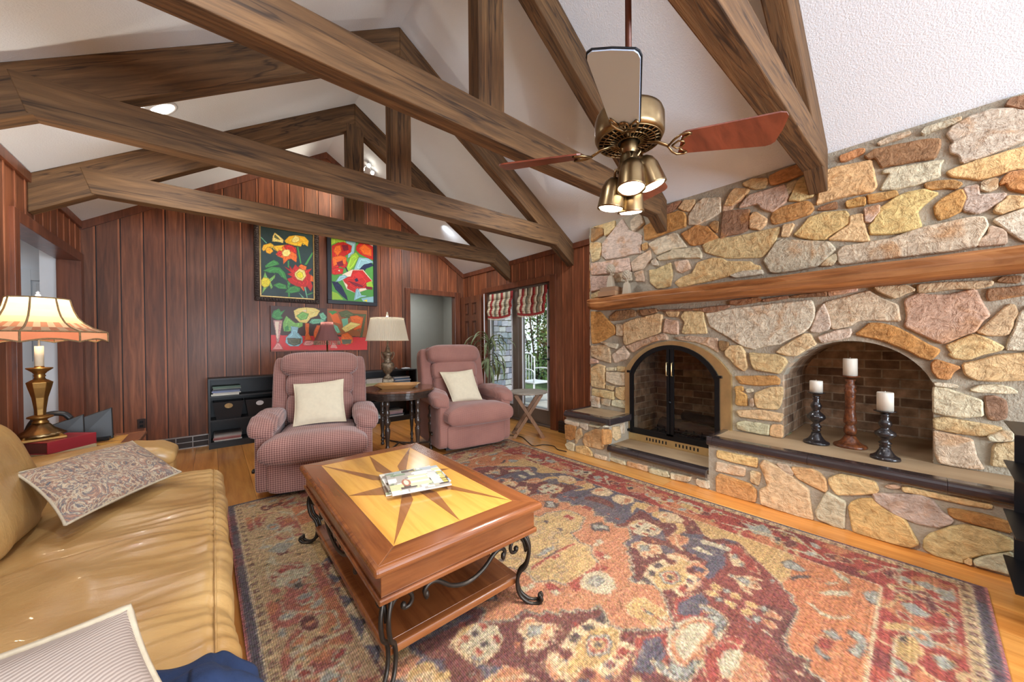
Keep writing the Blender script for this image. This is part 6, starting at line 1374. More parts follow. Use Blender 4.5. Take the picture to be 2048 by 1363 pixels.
frame(p, .492, 1.095, 1.862, 2.762, .018, .02, .048, GILT, 'gilt_liner'); frame(p, .474, 1.113, 1.844, 2.780, .056, .008, .052, CARV, 'carved_frame', .012)
mb = MB()
for k in range(34):
    zz = 1.80+k*(1.02/33)
    for xx in (.446, 1.141): mb.cushion((xx, YB-.052, zz), (.02, .008, .013), (.8, .8), None, 6, 4)
for k in range(22):
    xx = .46+k*(.67/21)
    for zz in (1.816, 2.808): mb.cushion((xx, YB-.052, zz), (.013, .008, .02), (.8, .8), None, 6, 4)
mb.build('carving', CARV, p, smooth=True)
p = picture('painting', D_PB, 1.334, 1.934, 1.862, 2.760, (96, 160, 74), None, 'painting of red and orange poppies on bright green, plain navy frame')
frame(p, 1.334, 1.934, 1.862, 2.760, .056, .008, .052, NAVYF)
picture('painting', D_PC, .588, 1.832, 1.122, 1.732, (150, 70, 44), None, 'unframed wide still life of plants in glass vases on a red cloth', res=.005)
# ---------------------------------------------------------------- octagonal table
DKW = wood('dark_walnut', (44, 34, 28), (64, 48, 38), (80, 60, 46), axis=2, fine=26, rough=.3, bs=.08, coat=.4)
TOPW = wood('worn_table_top', (96, 56, 36), (134, 82, 54), (160, 108, 78), axis=0, fine=20, rough=.25, bs=.08, coat=.5)
OX, OY, OZ = 1.62, 3.95, .715
ot = wthing('octagonal_table', (OX, OY, 0), 'dark scalloped octagonal side table with turned legs between the two recliners', 'side table')
def octa(r, n=64): return [(r*(1+.028*math.cos(8*(2*PI*k/n)+.4))*math.cos(2*PI*k/n), r*(1+.028*math.cos(8*(2*PI*k/n)+.4))*math.sin(2*PI*k/n)) for k in range(n)]
mb = MB(); mb.prism(octa(.405), lambda a, b: (OX+a, OY+b, OZ-.022), lambda a, b: (OX+a, OY+b, OZ)); mb.build('top', TOPW, ot, bevel=.006, seg=3)
mb = MB()
mb.prism(octa(.392), lambda a, b: (OX+a, OY+b, OZ-.05), lambda a, b: (OX+a, OY+b, OZ-.020)); mb.prism(octa(.372), lambda a, b: (OX+a, OY+b, OZ-.088), lambda a, b: (OX+a, OY+b, OZ-.048)); mb.prism(octa(.382), lambda a, b: (OX+a, OY+b, OZ-.098), lambda a, b: (OX+a, OY+b, OZ-.086))
mb.build('apron', DKW, ot, bevel=.003)
LEGP = [(.0, .0), (.018, 0), (.022, .012), (.018, .026), (.013, .032), (.018, .042), (.022, .052), (.018, .062), (.014, .07), (.026, .10), (.022, .105), (.017, .13), (.020, .17), (.027, .23), (.030, .27), (.028, .285), (.019, .292), (.024, .302), (.019, .312), (.029, .33), (.034, .35), (.029, .37), (.018, .385), (.023, .395), (.018, .405), (.026, .43), (.026, .45), (.018, .465), (.023, .475), (.018, .49), (.027, .51), (.028, .56), (.0, .57)]
camd = lambda lat, dep: (lat*.765+dep*.644, -lat*.644+dep*.765)
legs = [camd(-24*3.98/710-.0+ (797-1024)*4.31/710-0*0, 3.98) for _ in (0,)]
def legpos(px, dep): l = (px-1024)*dep/710.; return (l*.765+dep*.644, -l*.644+dep*.765)
LP_ = [(1.40, 3.72), (1.90, 3.72), (1.69, 3.61), (1.555, 4.29), (1.854, 4.125)]
LEGP = [(r, z*(OZ-.092)/.57) for r, z in LEGP]
for i, (lx, ly) in enumerate(LP_):
    mb = MB(); mb.lathe(LEGP if i != 4 else [(r*.8, z) for r, z in LEGP], (lx, ly, 0), 16); mb.build('leg', DKW, ot, smooth=True)
for i in (0, 1, 2, 3):
    mb = MB(); a = LP_[i]; mb.tube(bez([(a[0], a[1], .085), ((a[0]+OX)/2, (a[1]+OY)/2, .075), (OX, OY, .085)], 6), [.010]*13 if False else .011, 8); mb.build('stretcher', DKW, ot, smooth=True)
# tray on it
TRW = mk('honey_tray_wood', (206, 142, 72), .4, var=.1, stretch=(1, 6, 1), vs=8, coat=.3)
tr = empty('serving_tray', (1.60, 3.93, OZ), 'honey coloured wooden tray with flared sides on the octagonal table', 'tray', None, -.55)
def ring(w, d, c): return [(-w, -d+c), (-w+c, -d), (w-c, -d), (w, -d+c), (w, d-c), (w-c, d), (-w+c, d), (-w, d-c)]
lo_, hi_, hi2 = ring(.17, .11, .03), ring(.235, .165, .04), ring(.226, .156, .038); lo2 = ring(.165, .105, .03)
mb = MB(); n = 8
mb.v = [(a, b_, 0) for a, b_ in lo_]+[(a, b_, .045) for a, b_ in hi_]+[(a, b_, .045) for a, b_ in hi2]+[(a, b_, .008) for a, b_ in lo2]
mb.face(list(range(8))[::-1]); mb.face(list(range(24, 32)))
for r_ in range(3):
    for k in range(8): mb.face((r_*8+k, r_*8+(k+1) % 8, (r_+1)*8+(k+1) % 8, (r_+1)*8+k))
mb.build('body', TRW, tr)
mb = MB(); mb.tube(bez([(.20, -.04, .040), (.245, -.03, .05), (.245, .03, .05), (.20, .04, .040)], 5), .004, 6); hd = mb.build('handle', BRASS, tr, smooth=True); hd['label'] = 'brass handle'
rm = empty('remote_control', (1.53, 3.93, OZ+.0085), 'black remote control resting in the wooden tray', 'remote control', None, -.45)
mb = MB(); mb.box(-.045, .045, -.018, .018, 0, .016); mb.build('body', BLACKM, rm, bevel=.004)
mb = MB()
for i in range(5):
    for j in (-1, 0, 1): mb.box(-.035+i*.015, -.028+i*.015, j*.009-.003, j*.009+.003, .0155, .018)
mb.build('buttons', mk('gray_rubber', (120, 120, 124), .6), rm)
# urn lamp on it
LX, LY = 1.61, 4.245
BRZ = mk('aged_bronze', (96, 78, 60), .45, .6, var=.4, vs=30, bs=.6, bscale=60, bdist=.006, c2=(150, 128, 98))
ul = wthing('table_lamp', (LX, LY, OZ), 'bronze urn table lamp with pleated ivory shade on the octagonal table', 'table lamp')
mb = MB(); mb.lathe([(.10, 0), (.10, .012), (.088, .018), (.088, .075), (.078, .082), (.05, .088)], (LX, LY, OZ), 4, rot=PI/4-.3); mb.build('plinth', BRZ, ul, bevel=.004)
mb = MB(); mb.lathe([(.05, .085), (.045, .10), (.026, .115), (.024, .14), (.045, .16), (.066, .20), (.074, .235), (.070, .26), (.055, .275)], (LX, LY, OZ), 32, ribs=16, amp=.05); mb.build('urn_body', BRZ, ul, smooth=True)
mb = MB(); mb.lathe([(.055, .272), (.04, .29), (.034, .32), (.05, .36), (.062, .385), (.05, .395), (.03, .41), (.024, .43), (.018, .46), (.010, .47), (.010, .56), (0, .56)], (LX, LY, OZ), 28); mb.build('urn_neck', BRZ, ul, smooth=True)
for s_ in (-1, 1):
    mb = MB(); h = Vector((.765*s_, -.644*s_, 0)); c0 = Vector((LX, LY, OZ))
    mb.tube(bez([tuple(c0+h*.035+Vector((0, 0, .30))), tuple(c0+h*.06+Vector((0, 0, .33))), tuple(c0+h*.078+Vector((0, 0, .375))), tuple(c0+h*.07+Vector((0, 0, .40))), tuple(c0+h*.045+Vector((0, 0, .39)))], 5), .007, 8); mb.build('handle', BRZ, ul, smooth=True)
IVSH = shade_mat('pleated_ivory_shade', False, (238, 226, 196), .45)
mb = MB(); n = 150; z0, z1 = 1.256, 1.522
for j, (r_, z_) in enumerate(((.242, z0), (.190, z1))):
    for k in range(n):
        a = 2*PI*k/n; rr = r_*(1+(.012 if k % 2 else -.012)); mb.v.append((LX+rr*math.cos(a), LY+rr*math.sin(a), z_))
for k in range(n): mb.face((k, (k+1) % n, n+(k+1) % n, n+k))
mb.build('pleated_shade', IVSH, ul)
mb = MB()
for r_, z_ in ((.244, z0), (.192, z1)): mb.tube([(LX+r_*math.cos(2*PI*k/48), LY+r_*math.sin(2*PI*k/48), z_) for k in range(49)], .005, 6)
mb.build('shade_trim', CUSH, ul, smooth=True)
mb = MB(); mb.tube([(LX, LY, 1.20), (LX, LY, 1.545)], .004, 6); mb.lathe([(0, 1.535), (.012, 1.54), (.016, 1.558), (.010, 1.575), (.012, 1.585), (.004, 1.60), (0, 1.60)], (LX, LY, 0), 14); mb.tube([(LX-.188, LY, 1.520), (LX+.188, LY, 1.520)], .0025, 5); mb.build('finial', CUSH, ul, smooth=True)
# ---------------------------------------------------------------- brass lamp with bell shade on the end table
GX, GY = -.765, 3.31
bks = [(.62, (170, 32, 44), 'thick dark red book on top of the stack under the brass lamp', .066, .03), (.604, (196, 178, 132), 'cream book in the middle of the stack under the brass lamp', .018, -.25), (.588, (176, 158, 116), 'thin tan book at the bottom of the stack under the brass lamp', .015, -.30)]
zb = EZ+.0005
for (zz, colr, lab, th, rz) in bks[::-1]:
    book('book', -.70, 3.30, zb, .17, .235, th, 2.45+rz*.4, mk('cover_'+lab[:9], colr, .4), lab, pages=mk('pages_'+lab[:9], (104, 48, 40) if th > .05 else (206, 190, 150), .6)); zb += th+.0006
gl = wthing('table_lamp', (GX, GY, zb), 'tall brass table lamp with lit peach scalloped bell shade at the left edge', 'table lamp')
mb = MB(); mb.lathe([(.125, 0), (.125, .014), (.105, .022), (.10, .028)], (GX, GY, zb), 4, rot=PI/4+.35); mb.build('base_plate', GOLDP, gl, bevel=.003)
mb = MB(); mb.lathe([(.098, .026), (.082, .04), (.05, .065), (.038, .085), (.03, .095)], (GX, GY, zb), 40, ribs=20, amp=.05); mb.build('gadrooned_foot', ABRASS, gl, smooth=True)
mb = MB(); mb.lathe([(.03, .093), (.034, .102), (.026, .112), (.03, .12), (.052, .13), (.05, .138), (.028, .146)], (GX, GY, zb), 28); mb.build('collar', GOLDP, gl, smooth=True)
mb = MB(); mb.lathe([(.022, .146), (.024, .18), (.032, .25), (.046, .31), (.052, .342), (.038, .352), (.024, .362)], (GX, GY, zb), 6, rot=.2); mb.build('faceted_column', GOLDP, gl, bevel=.002)
mb = MB(); mb.lathe([(.024, .36), (.020, .372), (.024, .382), (.020, .39), (.03, .405), (.052, .425), (.05, .43), (.02, .432), (.018, .44)], (GX, GY, zb), 24, ribs=12, amp=.03); mb.build('cup', GOLDP, gl, smooth=True)
mb = MB(); mb.tube([(GX, GY, zb+.43), (GX, GY, zb+.56)], .018, 14); mb.tube([(GX, GY, zb+.55), (GX, GY, 1.56)], .004, 6); mb.build('candle_sleeve', CUSH, gl, smooth=True)
mb = MB(); zt_ = 1.575; mb.lathe([(0, zt_-.028), (.011, zt_-.024), (.006, zt_-.014), (.009, zt_-.008), (0, zt_+.004)], (GX, GY, 0), 12); mb.build('finial', WHITEP, gl, smooth=True)
BSH = shade_mat('peach_silk_shade', True, trans=.6)
mb = MB(); n = 96; rows = []
prof = [(.120, 1.530), (.126, 1.50), (.136, 1.46), (.152, 1.42), (.178, 1.385), (.215, 1.355), (.262, 1.335), (.275, 1.33), (.276, 1.300), (.276, 1.270)]
for j, (r_, z_) in enumerate(prof):
    for k in range(n):
        a = 2*PI*k/n; u = (k % 12)/12.
        pan = 1-.03*math.sin(PI*u)*1.0
        sc = (.018*math.sin(PI*u) if j >= 9 else 0)
        mb.v.append((GX+r_*pan*math.cos(a), GY+r_*pan*math.sin(a), z_+sc))
for j in range(len(prof)-1):
    for k in range(n):
        st_ = (k+int(j*1.2)) % 4 < 2
        mb.cur = (244, 206, 150) if j < 4 else ((226, 150, 110) if st_ else (236, 206, 166))
        if j in (7, 8): mb.cur = (220, 132, 96) if (k//12) % 2 == 0 else (222, 160, 128)
        mb.face((j*n+k, (j+1)*n+k, (j+1)*n+(k+1) % n, j*n+(k+1) % n))
mb.build('bell_shade', BSH, gl, smooth=False)
mb = MB()
for k in range(0, 96, 12):
    a = 2*PI*k/n; mb.tube([(GX+(r_+.002)*math.cos(a), GY+(r_+.002)*math.sin(a), z_) for r_, z_ in prof], .0045, 6)
for r_, z_, s_ in ((.121, 1.531, 0), (.276, 1.330, 0), (.276, 1.270, 1)):
    mb.tube([(GX+r_*(1-.03*math.sin(PI*((k % 12)/12)))*math.cos(2*PI*k/96), GY+r_*(1-.03*math.sin(PI*((k % 12)/12)))*math.sin(2*PI*k/96), z_+s_*.018*math.sin(PI*((k % 12)/12))) for k in range(97)], .0045, 6)
mb.build('braid_trim', mk('olive_braid', (146, 116, 74), .9, var=.3, vs=120), gl, smooth=True)
gl.scale = (.954,)*3
L = bpy.data.lights.new('lamp_bulb', 'POINT'); L.energy = 4.5; L.color = (1, .80, .55); L.shadow_soft_size = .03
lo = bpy.data.objects.new('lamp_bulb', L); COL.objects.link(lo); lo.location = (GX, GY, 1.39)
def uplight(x, y, z, e):  # added up-pointing spots inside the lamp shades, to brighten the ceiling
    L = bpy.data.lights.new('ceiling_fill_up', 'SPOT'); L.energy = e; L.color = (1, .90, .76); L.spot_size = math.radians(150); L.spot_blend = .5; L.shadow_soft_size = .03
    o = bpy.data.objects.new('ceiling_fill_up', L); COL.objects.link(o); o.location = (x, y, z); o.rotation_euler = (PI, 0, 0)
uplight(GX, GY, 1.44, 30); uplight(LX, LY+.012, 1.45, 26); uplight(1.10, 4.935, 1.44, 10)
# phone and desk organiser
ph = wthing('telephone', (-.86, 3.60, EZ), 'black cordless telephone in its cradle behind the brass lamp', 'telephone')
mb = MB(); mb.box(-.96, -.78, 3.56, 3.68, EZ+.0005, EZ+.045); mb.build('cradle', BLACKW, ph, bevel=.01)
mb = MB(); mb.tube(bez([(-.90, 3.62, EZ+.06), (-.86, 3.61, EZ+.17), (-.80, 3.60, EZ+.205), (-.74, 3.60, EZ+.20), (-.71, 3.60, EZ+.165)], 6), [.022]*25 if False else .022, 10, .7); mb.build('handset', BLACKW, ph, smooth=True)
og = wthing('letter_holder', (-.62, 3.62, EZ), 'black slanted letter holder standing beyond the book stack on the end table', 'letter holder')
for k, (x0_, w_, zh, yy) in enumerate(((-.80, .15, .185, 3.56), (-.70, .17, .21, 3.60))):
    mb = MB(); mb.hexa([(x0_, yy, EZ+.0005), (x0_+w_, yy+.02, EZ+.0005), (x0_+w_, yy+.035, EZ+.0005), (x0_, yy+.015, EZ+.0005), (x0_+.0, yy-.0, EZ+zh*.72), (x0_+w_*.95, yy+.05, EZ+zh), (x0_+w_*.95, yy+.065, EZ+zh), (x0_+.0, yy+.015, EZ+zh*.72)])
    mb.build('divider', BLACKW, og, bevel=.005)
mb = MB(); mb.box(-.80, -.54, 3.555, 3.72, EZ+.0005, EZ+.02); mb.build('tray_base', BLACKM, og, bevel=.004)
# ---------------------------------------------------------------- bookcases
def bookcase(x0, x1, y0, y1, zt, shelves, label, divs=()):
    t = wthing('bookcase', ((x0+x1)/2, (y0+y1)/2, 0), label, 'bookcase')
    T = .018
    for a, b in ((x0, x0+T), (x1-T, x1)):
        mb = MB(); mb.box(a, b, y0, y1, 0, zt-T); mb.build('side_panel', BLACKW, t)
    mb = MB(); mb.box(x0, x1, y0, y1, zt-T, zt); mb.build('top_panel', BLACKW, t)
    mb = MB(); mb.box(x0+T, x1-T, y1-.006, y1, .0, zt-T); mb.build('back_panel', BLACKW, t)
    mb = MB(); mb.box(x0+T, x1-T, y0+.01, y0+.025, 0, .055); mb.build('plinth', BLACKW, t)
    for z_ in shelves:
        mb = MB(); mb.box(x0+T, x1-T, y0+.004, y1-.006, z_-T, z_); mb.build('shelf', BLACKW, t)
    for d_ in divs:
        mb = MB(); mb.box(d_-T/2, d_+T/2, y0+.004, y1-.006, shelves[0], zt-T); mb.build('divider', BLACKW, t)
    return t
BC = [(52, 88, 60), (150, 160, 120), (24, 40, 60), (104, 122, 170), (150, 150, 170), (224, 216, 190), (232, 226, 208)]
def stack(x, y, z, hs, cols, lab, grp, w=.20, d=.26, names='book'):
    for i, (h, c) in enumerate(zip(hs, cols)):
        xx = x+random.uniform(-.008, .012)
        o = empty(names, (xx, y+random.uniform(0, .01), z), lab[i] if isinstance(lab, list) else lab, 'book' if names == 'book' else 'magazine', grp, PI/2+random.uniform(-.04, .04))
        mb = MB(); mb.box(-w/2, w/2, -d/2, d/2, 0, h-.0006) ; mb.build('cover', CVR(c), o, bevel=.001)
        mb = MB(); mb.box(-w/2+.003, w/2+.0012, -d/2-.0012, d/2+.0012, h*.22, h*.72); mb.build('pages', PAGEW, o)
        z += h
PAGEW = mk('white_pages', (216, 208, 192), .8, var=.05)
_c = {}
def CVR(c):
    if c not in _c: _c[c] = mk('book_cover_%d' % len(_c), c, .45, var=.1, vs=12)
    return _c[c]
bookcase(-.05, .66, 5.42, 5.688, .822, (.075, .335, .615), 'black three-tier bookcase behind the left recliner, with fabric bins')
ord_ = ['bottom', 'second from bottom', 'third from bottom', 'fourth from bottom', 'fifth from bottom', 'top', 'topmost']
stack(.115, 5.545, .6155, (.022, .014, .022, .018, .012, .022), ((230, 222, 200), (206, 200, 186), (112, 126, 170), (30, 40, 58), (120, 132, 110), (70, 104, 76)),
      ['cream book lying at the bottom of the stack on the top shelf', 'pale book second from the bottom of the top-shelf stack', 'periwinkle book third from the bottom of the top-shelf stack', 'dark navy book fourth from the bottom of the top-shelf stack', 'grey-green book just under the top of the top-shelf stack', 'green book on top of the stack on the top shelf'], 'books on the top shelf of the left bookcase')
stack(.125, 5.545, .0755, (.016, .022, .012, .014, .016, .012), ((226, 220, 206), (176, 92, 88), (200, 150, 144), (188, 186, 180), (150, 152, 150), (84, 72, 66)),
      ['white magazine at the bottom of the bottom-shelf stack', 'red magazine second from the bottom of the bottom-shelf stack', 'pink magazine third from the bottom of the bottom-shelf stack', 'pale grey magazine above the pink one on the bottom shelf', 'grey magazine second from the top of the bottom-shelf stack', 'dark magazine on top of the bottom-shelf stack'], 'magazines on the bottom shelf of the left bookcase', names='magazine')
BINM = mk('black_canvas_bin', (44, 42, 44), .9, var=.1, bs=.3, bscale=200)
for k, (xc, lab) in enumerate(((.135, 'black fabric bin with round wicker label on the left of the middle shelf'), (.44, 'black fabric bin partly hidden by the recliner on the middle shelf'))):
    t = wthing('storage_bin', (xc, 5.54, .3355), lab, 'storage bin', 'fabric bins on the middle shelf')
    mb = MB(); z0 = .3358
    a, b_, h = .115, .145, .205
    o_ = [(-a, -.10), (a, -.10), (a, .10), (-a, .10)]; u_ = [(-b_, -.112), (b_, -.112), (b_, .112), (-b_, .112)]
    mb.v = [(xc+x, 5.545+y, z0) for x, y in o_]+[(xc+x, 5.545+y, z0+h) for x, y in u_]+[(xc+x*.96, 5.545+y*.94, z0+h) for x, y in u_]+[(xc+x*.94, 5.545+y*.9, z0+.006) for x, y in o_]
    mb.face((3, 2, 1, 0)); mb.face((12, 13, 14, 15))
    for r_ in range(3):
        for q_ in range(4): mb.face((r_*4+q_, r_*4+(q_+1) % 4, (r_+1)*4+(q_+1) % 4, (r_+1)*4+q_))
    mb.build('body', BINM, t)
    mb = MB(); yy = 5.545-.112
    mb.lathe([(0, 0), (.026, 0), (.034, .003), (.034, .006), (0, .006)], (0, 0, 0), 24); mb.v = [(xc-.0+x*1.15, yy+.004-z, z0+.155+y*.85) for x, y, z in mb.v]; o = mb.build('round_label', mk('wicker_label', (196, 156, 92), .7, var=.2, vs=60) if k == 0 else WHITEP, t, smooth=False)
bookcase(1.02, 1.665, 5.42, 5.688, .915, (.075, .36, .64), 'taller black bookcase between the left recliner and the octagonal table', divs=(1.52,))
for z_, lab in ((.6405, 'white storage box on the upper shelf of the taller bookcase'), (.3605, 'white storage box on the middle shelf of the taller bookcase')):
    t = wthing('storage_box', (1.59, 5.54, z_), lab, 'storage box', 'white boxes in the taller bookcase')
    mb = MB(); mb.box(1.533, 1.643, 5.43, 5.66, z_+.0003, z_+.215); mb.build('body', mk('ivory_card', (228, 226, 208), .7, var=.02), t, bevel=.003)
    mb = MB(); mb.box(1.531, 1.645, 5.428, 5.662, z_+.19, z_+.222); mb.build('lid', mk('ivory_card_lid', (220, 216, 196), .7, var=.02), t, bevel=.003)
bookcase(1.675, 2.53, 5.42, 5.688, .805, (.075, .335, .545), 'black bookcase behind the octagonal table, left of the back doorway')
stack(1.86, 5.545, .5455, (.02, .035, .02, .03, .02, .018), ((126, 176, 212), (222, 216, 160), (196, 210, 150), (232, 228, 214), (226, 222, 210), (214, 208, 196)),
      ['light blue book at the bottom of the left stack behind the lamp', 'pale yellow binder second in the left stack behind the lamp', 'pale green folder third in the left stack behind the lamp', 'white binder fourth in the left stack behind the lamp', 'white book under the top of the left stack behind the lamp', 'off-white book on top of the left stack behind the lamp'], 'books on the upper shelf left of the urn lamp')
stack(2.30, 5.545, .5455, (.03, .03, .022, .02, .022, .02), ((222, 226, 228), (150, 190, 216), (98, 140, 184), (200, 214, 222), (84, 130, 180), (214, 222, 226)),
      ['white binder at the bottom of the right stack, right of the urn lamp', 'pale blue binder second in the right stack', 'blue binder third in the right stack', 'pale grey book fourth in the right stack', 'medium blue book fifth in the right stack', 'white-blue book on top of the right stack'], 'books on the upper shelf right of the urn lamp')
stack(1.85, 5.545, .0755, (.02, .02, .018, .016), ((214, 224, 226), (140, 180, 190), (206, 214, 214), (120, 160, 140)),
      ['white magazine at the bottom of the lower left pile', 'teal-blue magazine second in the lower left pile', 'pale magazine third in the lower left pile', 'green magazine on top of the lower left pile'], 'magazines on the lower shelf, left pile', names='magazine')
stack(2.18, 5.545, .0755, (.02, .018, .022, .02, .02), ((222, 226, 222), (60, 90, 110), (190, 160, 180), (200, 180, 190), (170, 160, 150)),
      ['white magazine at the bottom of the lower right pile', 'dark blue magazine second in the lower right pile', 'mauve magazine third in the lower right pile', 'pink-grey magazine fourth in the lower right pile', 'tan magazine on top of the lower right pile'], 'magazines on the lower shelf, right pile', names='magazine')
for k, (xx, w_, c_, lab) in enumerate(((2.22, .05, (88, 72, 60), 'small brown ornament on top of the bookcase right of the lamp'), (2.38, .12, (214, 222, 228), 'small white dish on top of the bookcase near the doorway'))):
    mb = MB(); mb.lathe([(0, 0), (w_*.5, 0), (w_*.62, .012), (w_*.5, .02), (0, .028 if k else .04)], (xx, 5.50, .8055), 16); tag(mb.build('ornament' if k == 0 else 'dish', mk('decor_%d' % k, c_, .4), smooth=True), lab, 'ornament' if k == 0 else 'dish')
# ---------------------------------------------------------------- floor lamp
fx_, fy_ = 1.10, 4.92
fl_ = wthing('floor_lamp', (fx_, fy_, 0), 'slim floor lamp with dusky pink fringed shade behind the left recliner', 'floor lamp')
mb = MB(); mb.lathe([(.13, 0), (.13, .012), (.10, .022), (.03, .03), (.012, .05)], (fx_, fy_, 0), 28); mb.build('base', ABRASS, fl_, smooth=True)
mb = MB(); mb.tube([(fx_, fy_, .04), (fx_, fy_, 1.46)], .010, 10); mb.build('pole', ABRASS, fl_, smooth=True)
PSH = shade_mat('dusky_pink_shade', False, (150, 92, 86), .35)
mb = MB(); mb.lathe([(.145, 1.262), (.128, 1.30), (.10, 1.37), (.078, 1.44), (.068, 1.492)], (fx_, fy_, 0), 48, ribs=12, amp=.02); mb.f = mb.f[:-2]; mb.c = mb.c[:-2]; mb.build('lamp_shade', PSH, fl_, smooth=True)
mb = MB()
for k in range(40):
    a = 2*PI*k/40; x, y = fx_+.145*math.cos(a), fy_+.145*math.sin(a)
    for j in range(4): mb.cushion((x, y, 1.253-j*.013), (.006, .006, .0065), (1, 1), None, 6, 4)
mb.build('bead_fringe', mk('beads', (196, 176, 140), .4, var=.4, vs=90, c2=(92, 74, 56)), fl_, smooth=True)
# ---------------------------------------------------------------- folding tray table by the doors
WTH = wood('weathered_grey_wood', (132, 120, 104), (162, 150, 132), (182, 172, 156), axis=0, fine=20, rough=.7, bs=.3)
OAKL = wood('oiled_teak', (116, 74, 40), (150, 100, 58), (170, 120, 74), axis=2, fine=20, rough=.5, bs=.2)
tx_, ty_ = 3.13, 3.41; TH = .585
ft = wthing('folding_table', (tx_, ty_, 0), 'small round folding table with weathered top and crossed teak legs by the french doors', 'side table')
ax_ = Vector((.80, -.60, 0)); bx_ = Vector((.60, .80, 0))
mb = MB(); mb.lathe([(0, TH-.022), (.248, TH-.022), (.258, TH-.014), (.258, TH-.004), (.251, TH), (0, TH)], (tx_, ty_, 0), 56); mb.build('top', WTH, ft, bevel=.001)
for s_ in (-1, 1):
    for k in (-1, 1):
        o_ = bx_*(.12*s_+(.014*k)); p0 = Vector((tx_, ty_, 0))+o_-ax_*(.19*k); p1 = Vector((tx_, ty_, TH-.03))+o_+ax_*(.17*k)
        mb = MB(); mb.beam(p0, p1, .022, .042, up=tuple(bx_.cross((p1-p0).normalized()))); mb.build('leg', OAKL, ft, bevel=.003)
for k in (-1, 1):
    for (zz, f) in ((.07, .19-.05), (TH-.035, .165)):
        c = Vector((tx_, ty_, zz))+ax_*(k*f*(1 if zz > .3 else -1)*-1); mb = MB(); mb.beam(c-bx_*.14, c+bx_*.14, .035, .018); mb.build('crossbar', OAKL, ft, bevel=.003)
# cord
mb = MB(); mb.tube(bez([(2.95, 3.62, .007), (3.02, 3.42, .0065), (2.92, 3.18, .0065), (2.86, 3.02, .0065), (2.98, 2.98, .0065), (3.03, 2.86, .0065), (2.97, 2.74, .0065), (2.985, 2.62, .0065)], 8), .0045, 6)
tag(mb.build('power_cord', BLACKM, smooth=True), 'black power cord looping on the floor toward the stone bench', 'cord')
# ---------------------------------------------------------------- plant inside the left door leaf
LEAF = mk('striped_leaf', (92, 112, 62), .5, var=.3, vs=12, c2=(132, 146, 92))
DRY = mk('dried_leaf', (150, 128, 100), .7, var=.2)
px_, py_ = 3.33, 4.52
pl = wthing('potted_dracaena', (px_, py_, 0), 'spiky potted dracaena in front of the left door leaf, half hidden by the right recliner', 'houseplant')
mb = MB(); mb.lathe([(0, 0), (.10, 0), (.13, .05), (.145, .22), (.15, .24), (.14, .24), (.13, .21), (0, .20)], (px_, py_, 0), 28); mb.build('pot', mk('pale_blue_pot', (176, 196, 206), .3, var=.1), pl, smooth=True)
mb = MB(); mb.tube(bez([(px_, py_, .2), (px_-.02, py_+.01, .6), (px_+.01, py_, 1.0), (px_, py_, 1.22)], 6), .014, 8); mb.build('stem', mk('cane', (126, 108, 84), .8), pl, smooth=True)
def leaves(n, z0, z1, l0, l1, up, m_, nm, w=.018):
    mb = MB()
    for i in range(n):
        a = random.uniform(0, 2*PI); L = random.uniform(l0, l1); z = random.uniform(z0, z1); e = up+random.uniform(-.35, .35); P = []
        x, y, zz = px_, py_, z; th = e
        for k in range(9):
            P.append((x, y, zz)); x += math.cos(a)*math.cos(th)*L/8; y += math.sin(a)*math.cos(th)*L/8; zz += math.sin(th)*L/8; th -= .30+random.uniform(-.03, .05)
            if x > XR-.03: x = XR-.03
        b0 = len(mb.v); sx, sy = -math.sin(a), math.cos(a)
        for k, p in enumerate(P):
            ww = w*math.sin(PI*min(1, (k+.6)/8.8))**.6
            mb.v += [(p[0]-sx*ww, p[1]-sy*ww, p[2]), (p[0], p[1], p[2]-.004), (p[0]+sx*ww, p[1]+sy*ww, p[2])]
        for k in range(8):
            for q_ in (0, 1): mb.face((b0+3*k+q_, b0+3*k+q_+1, b0+3*k+q_+4, b0+3*k+q_+3))
    o = mb.build(nm, m_, pl, smooth=True); return o
leaves(26, 1.02, 1.24, .38, .60, 1.0, LEAF, 'leaf_crown'); leaves(26, .80, 1.1, .38, .55, .2, LEAF, 'leaf_skirt'); leaves(7, 1.0, 1.2, .3, .42, 1.3, DRY, 'dried_leaves', .006)
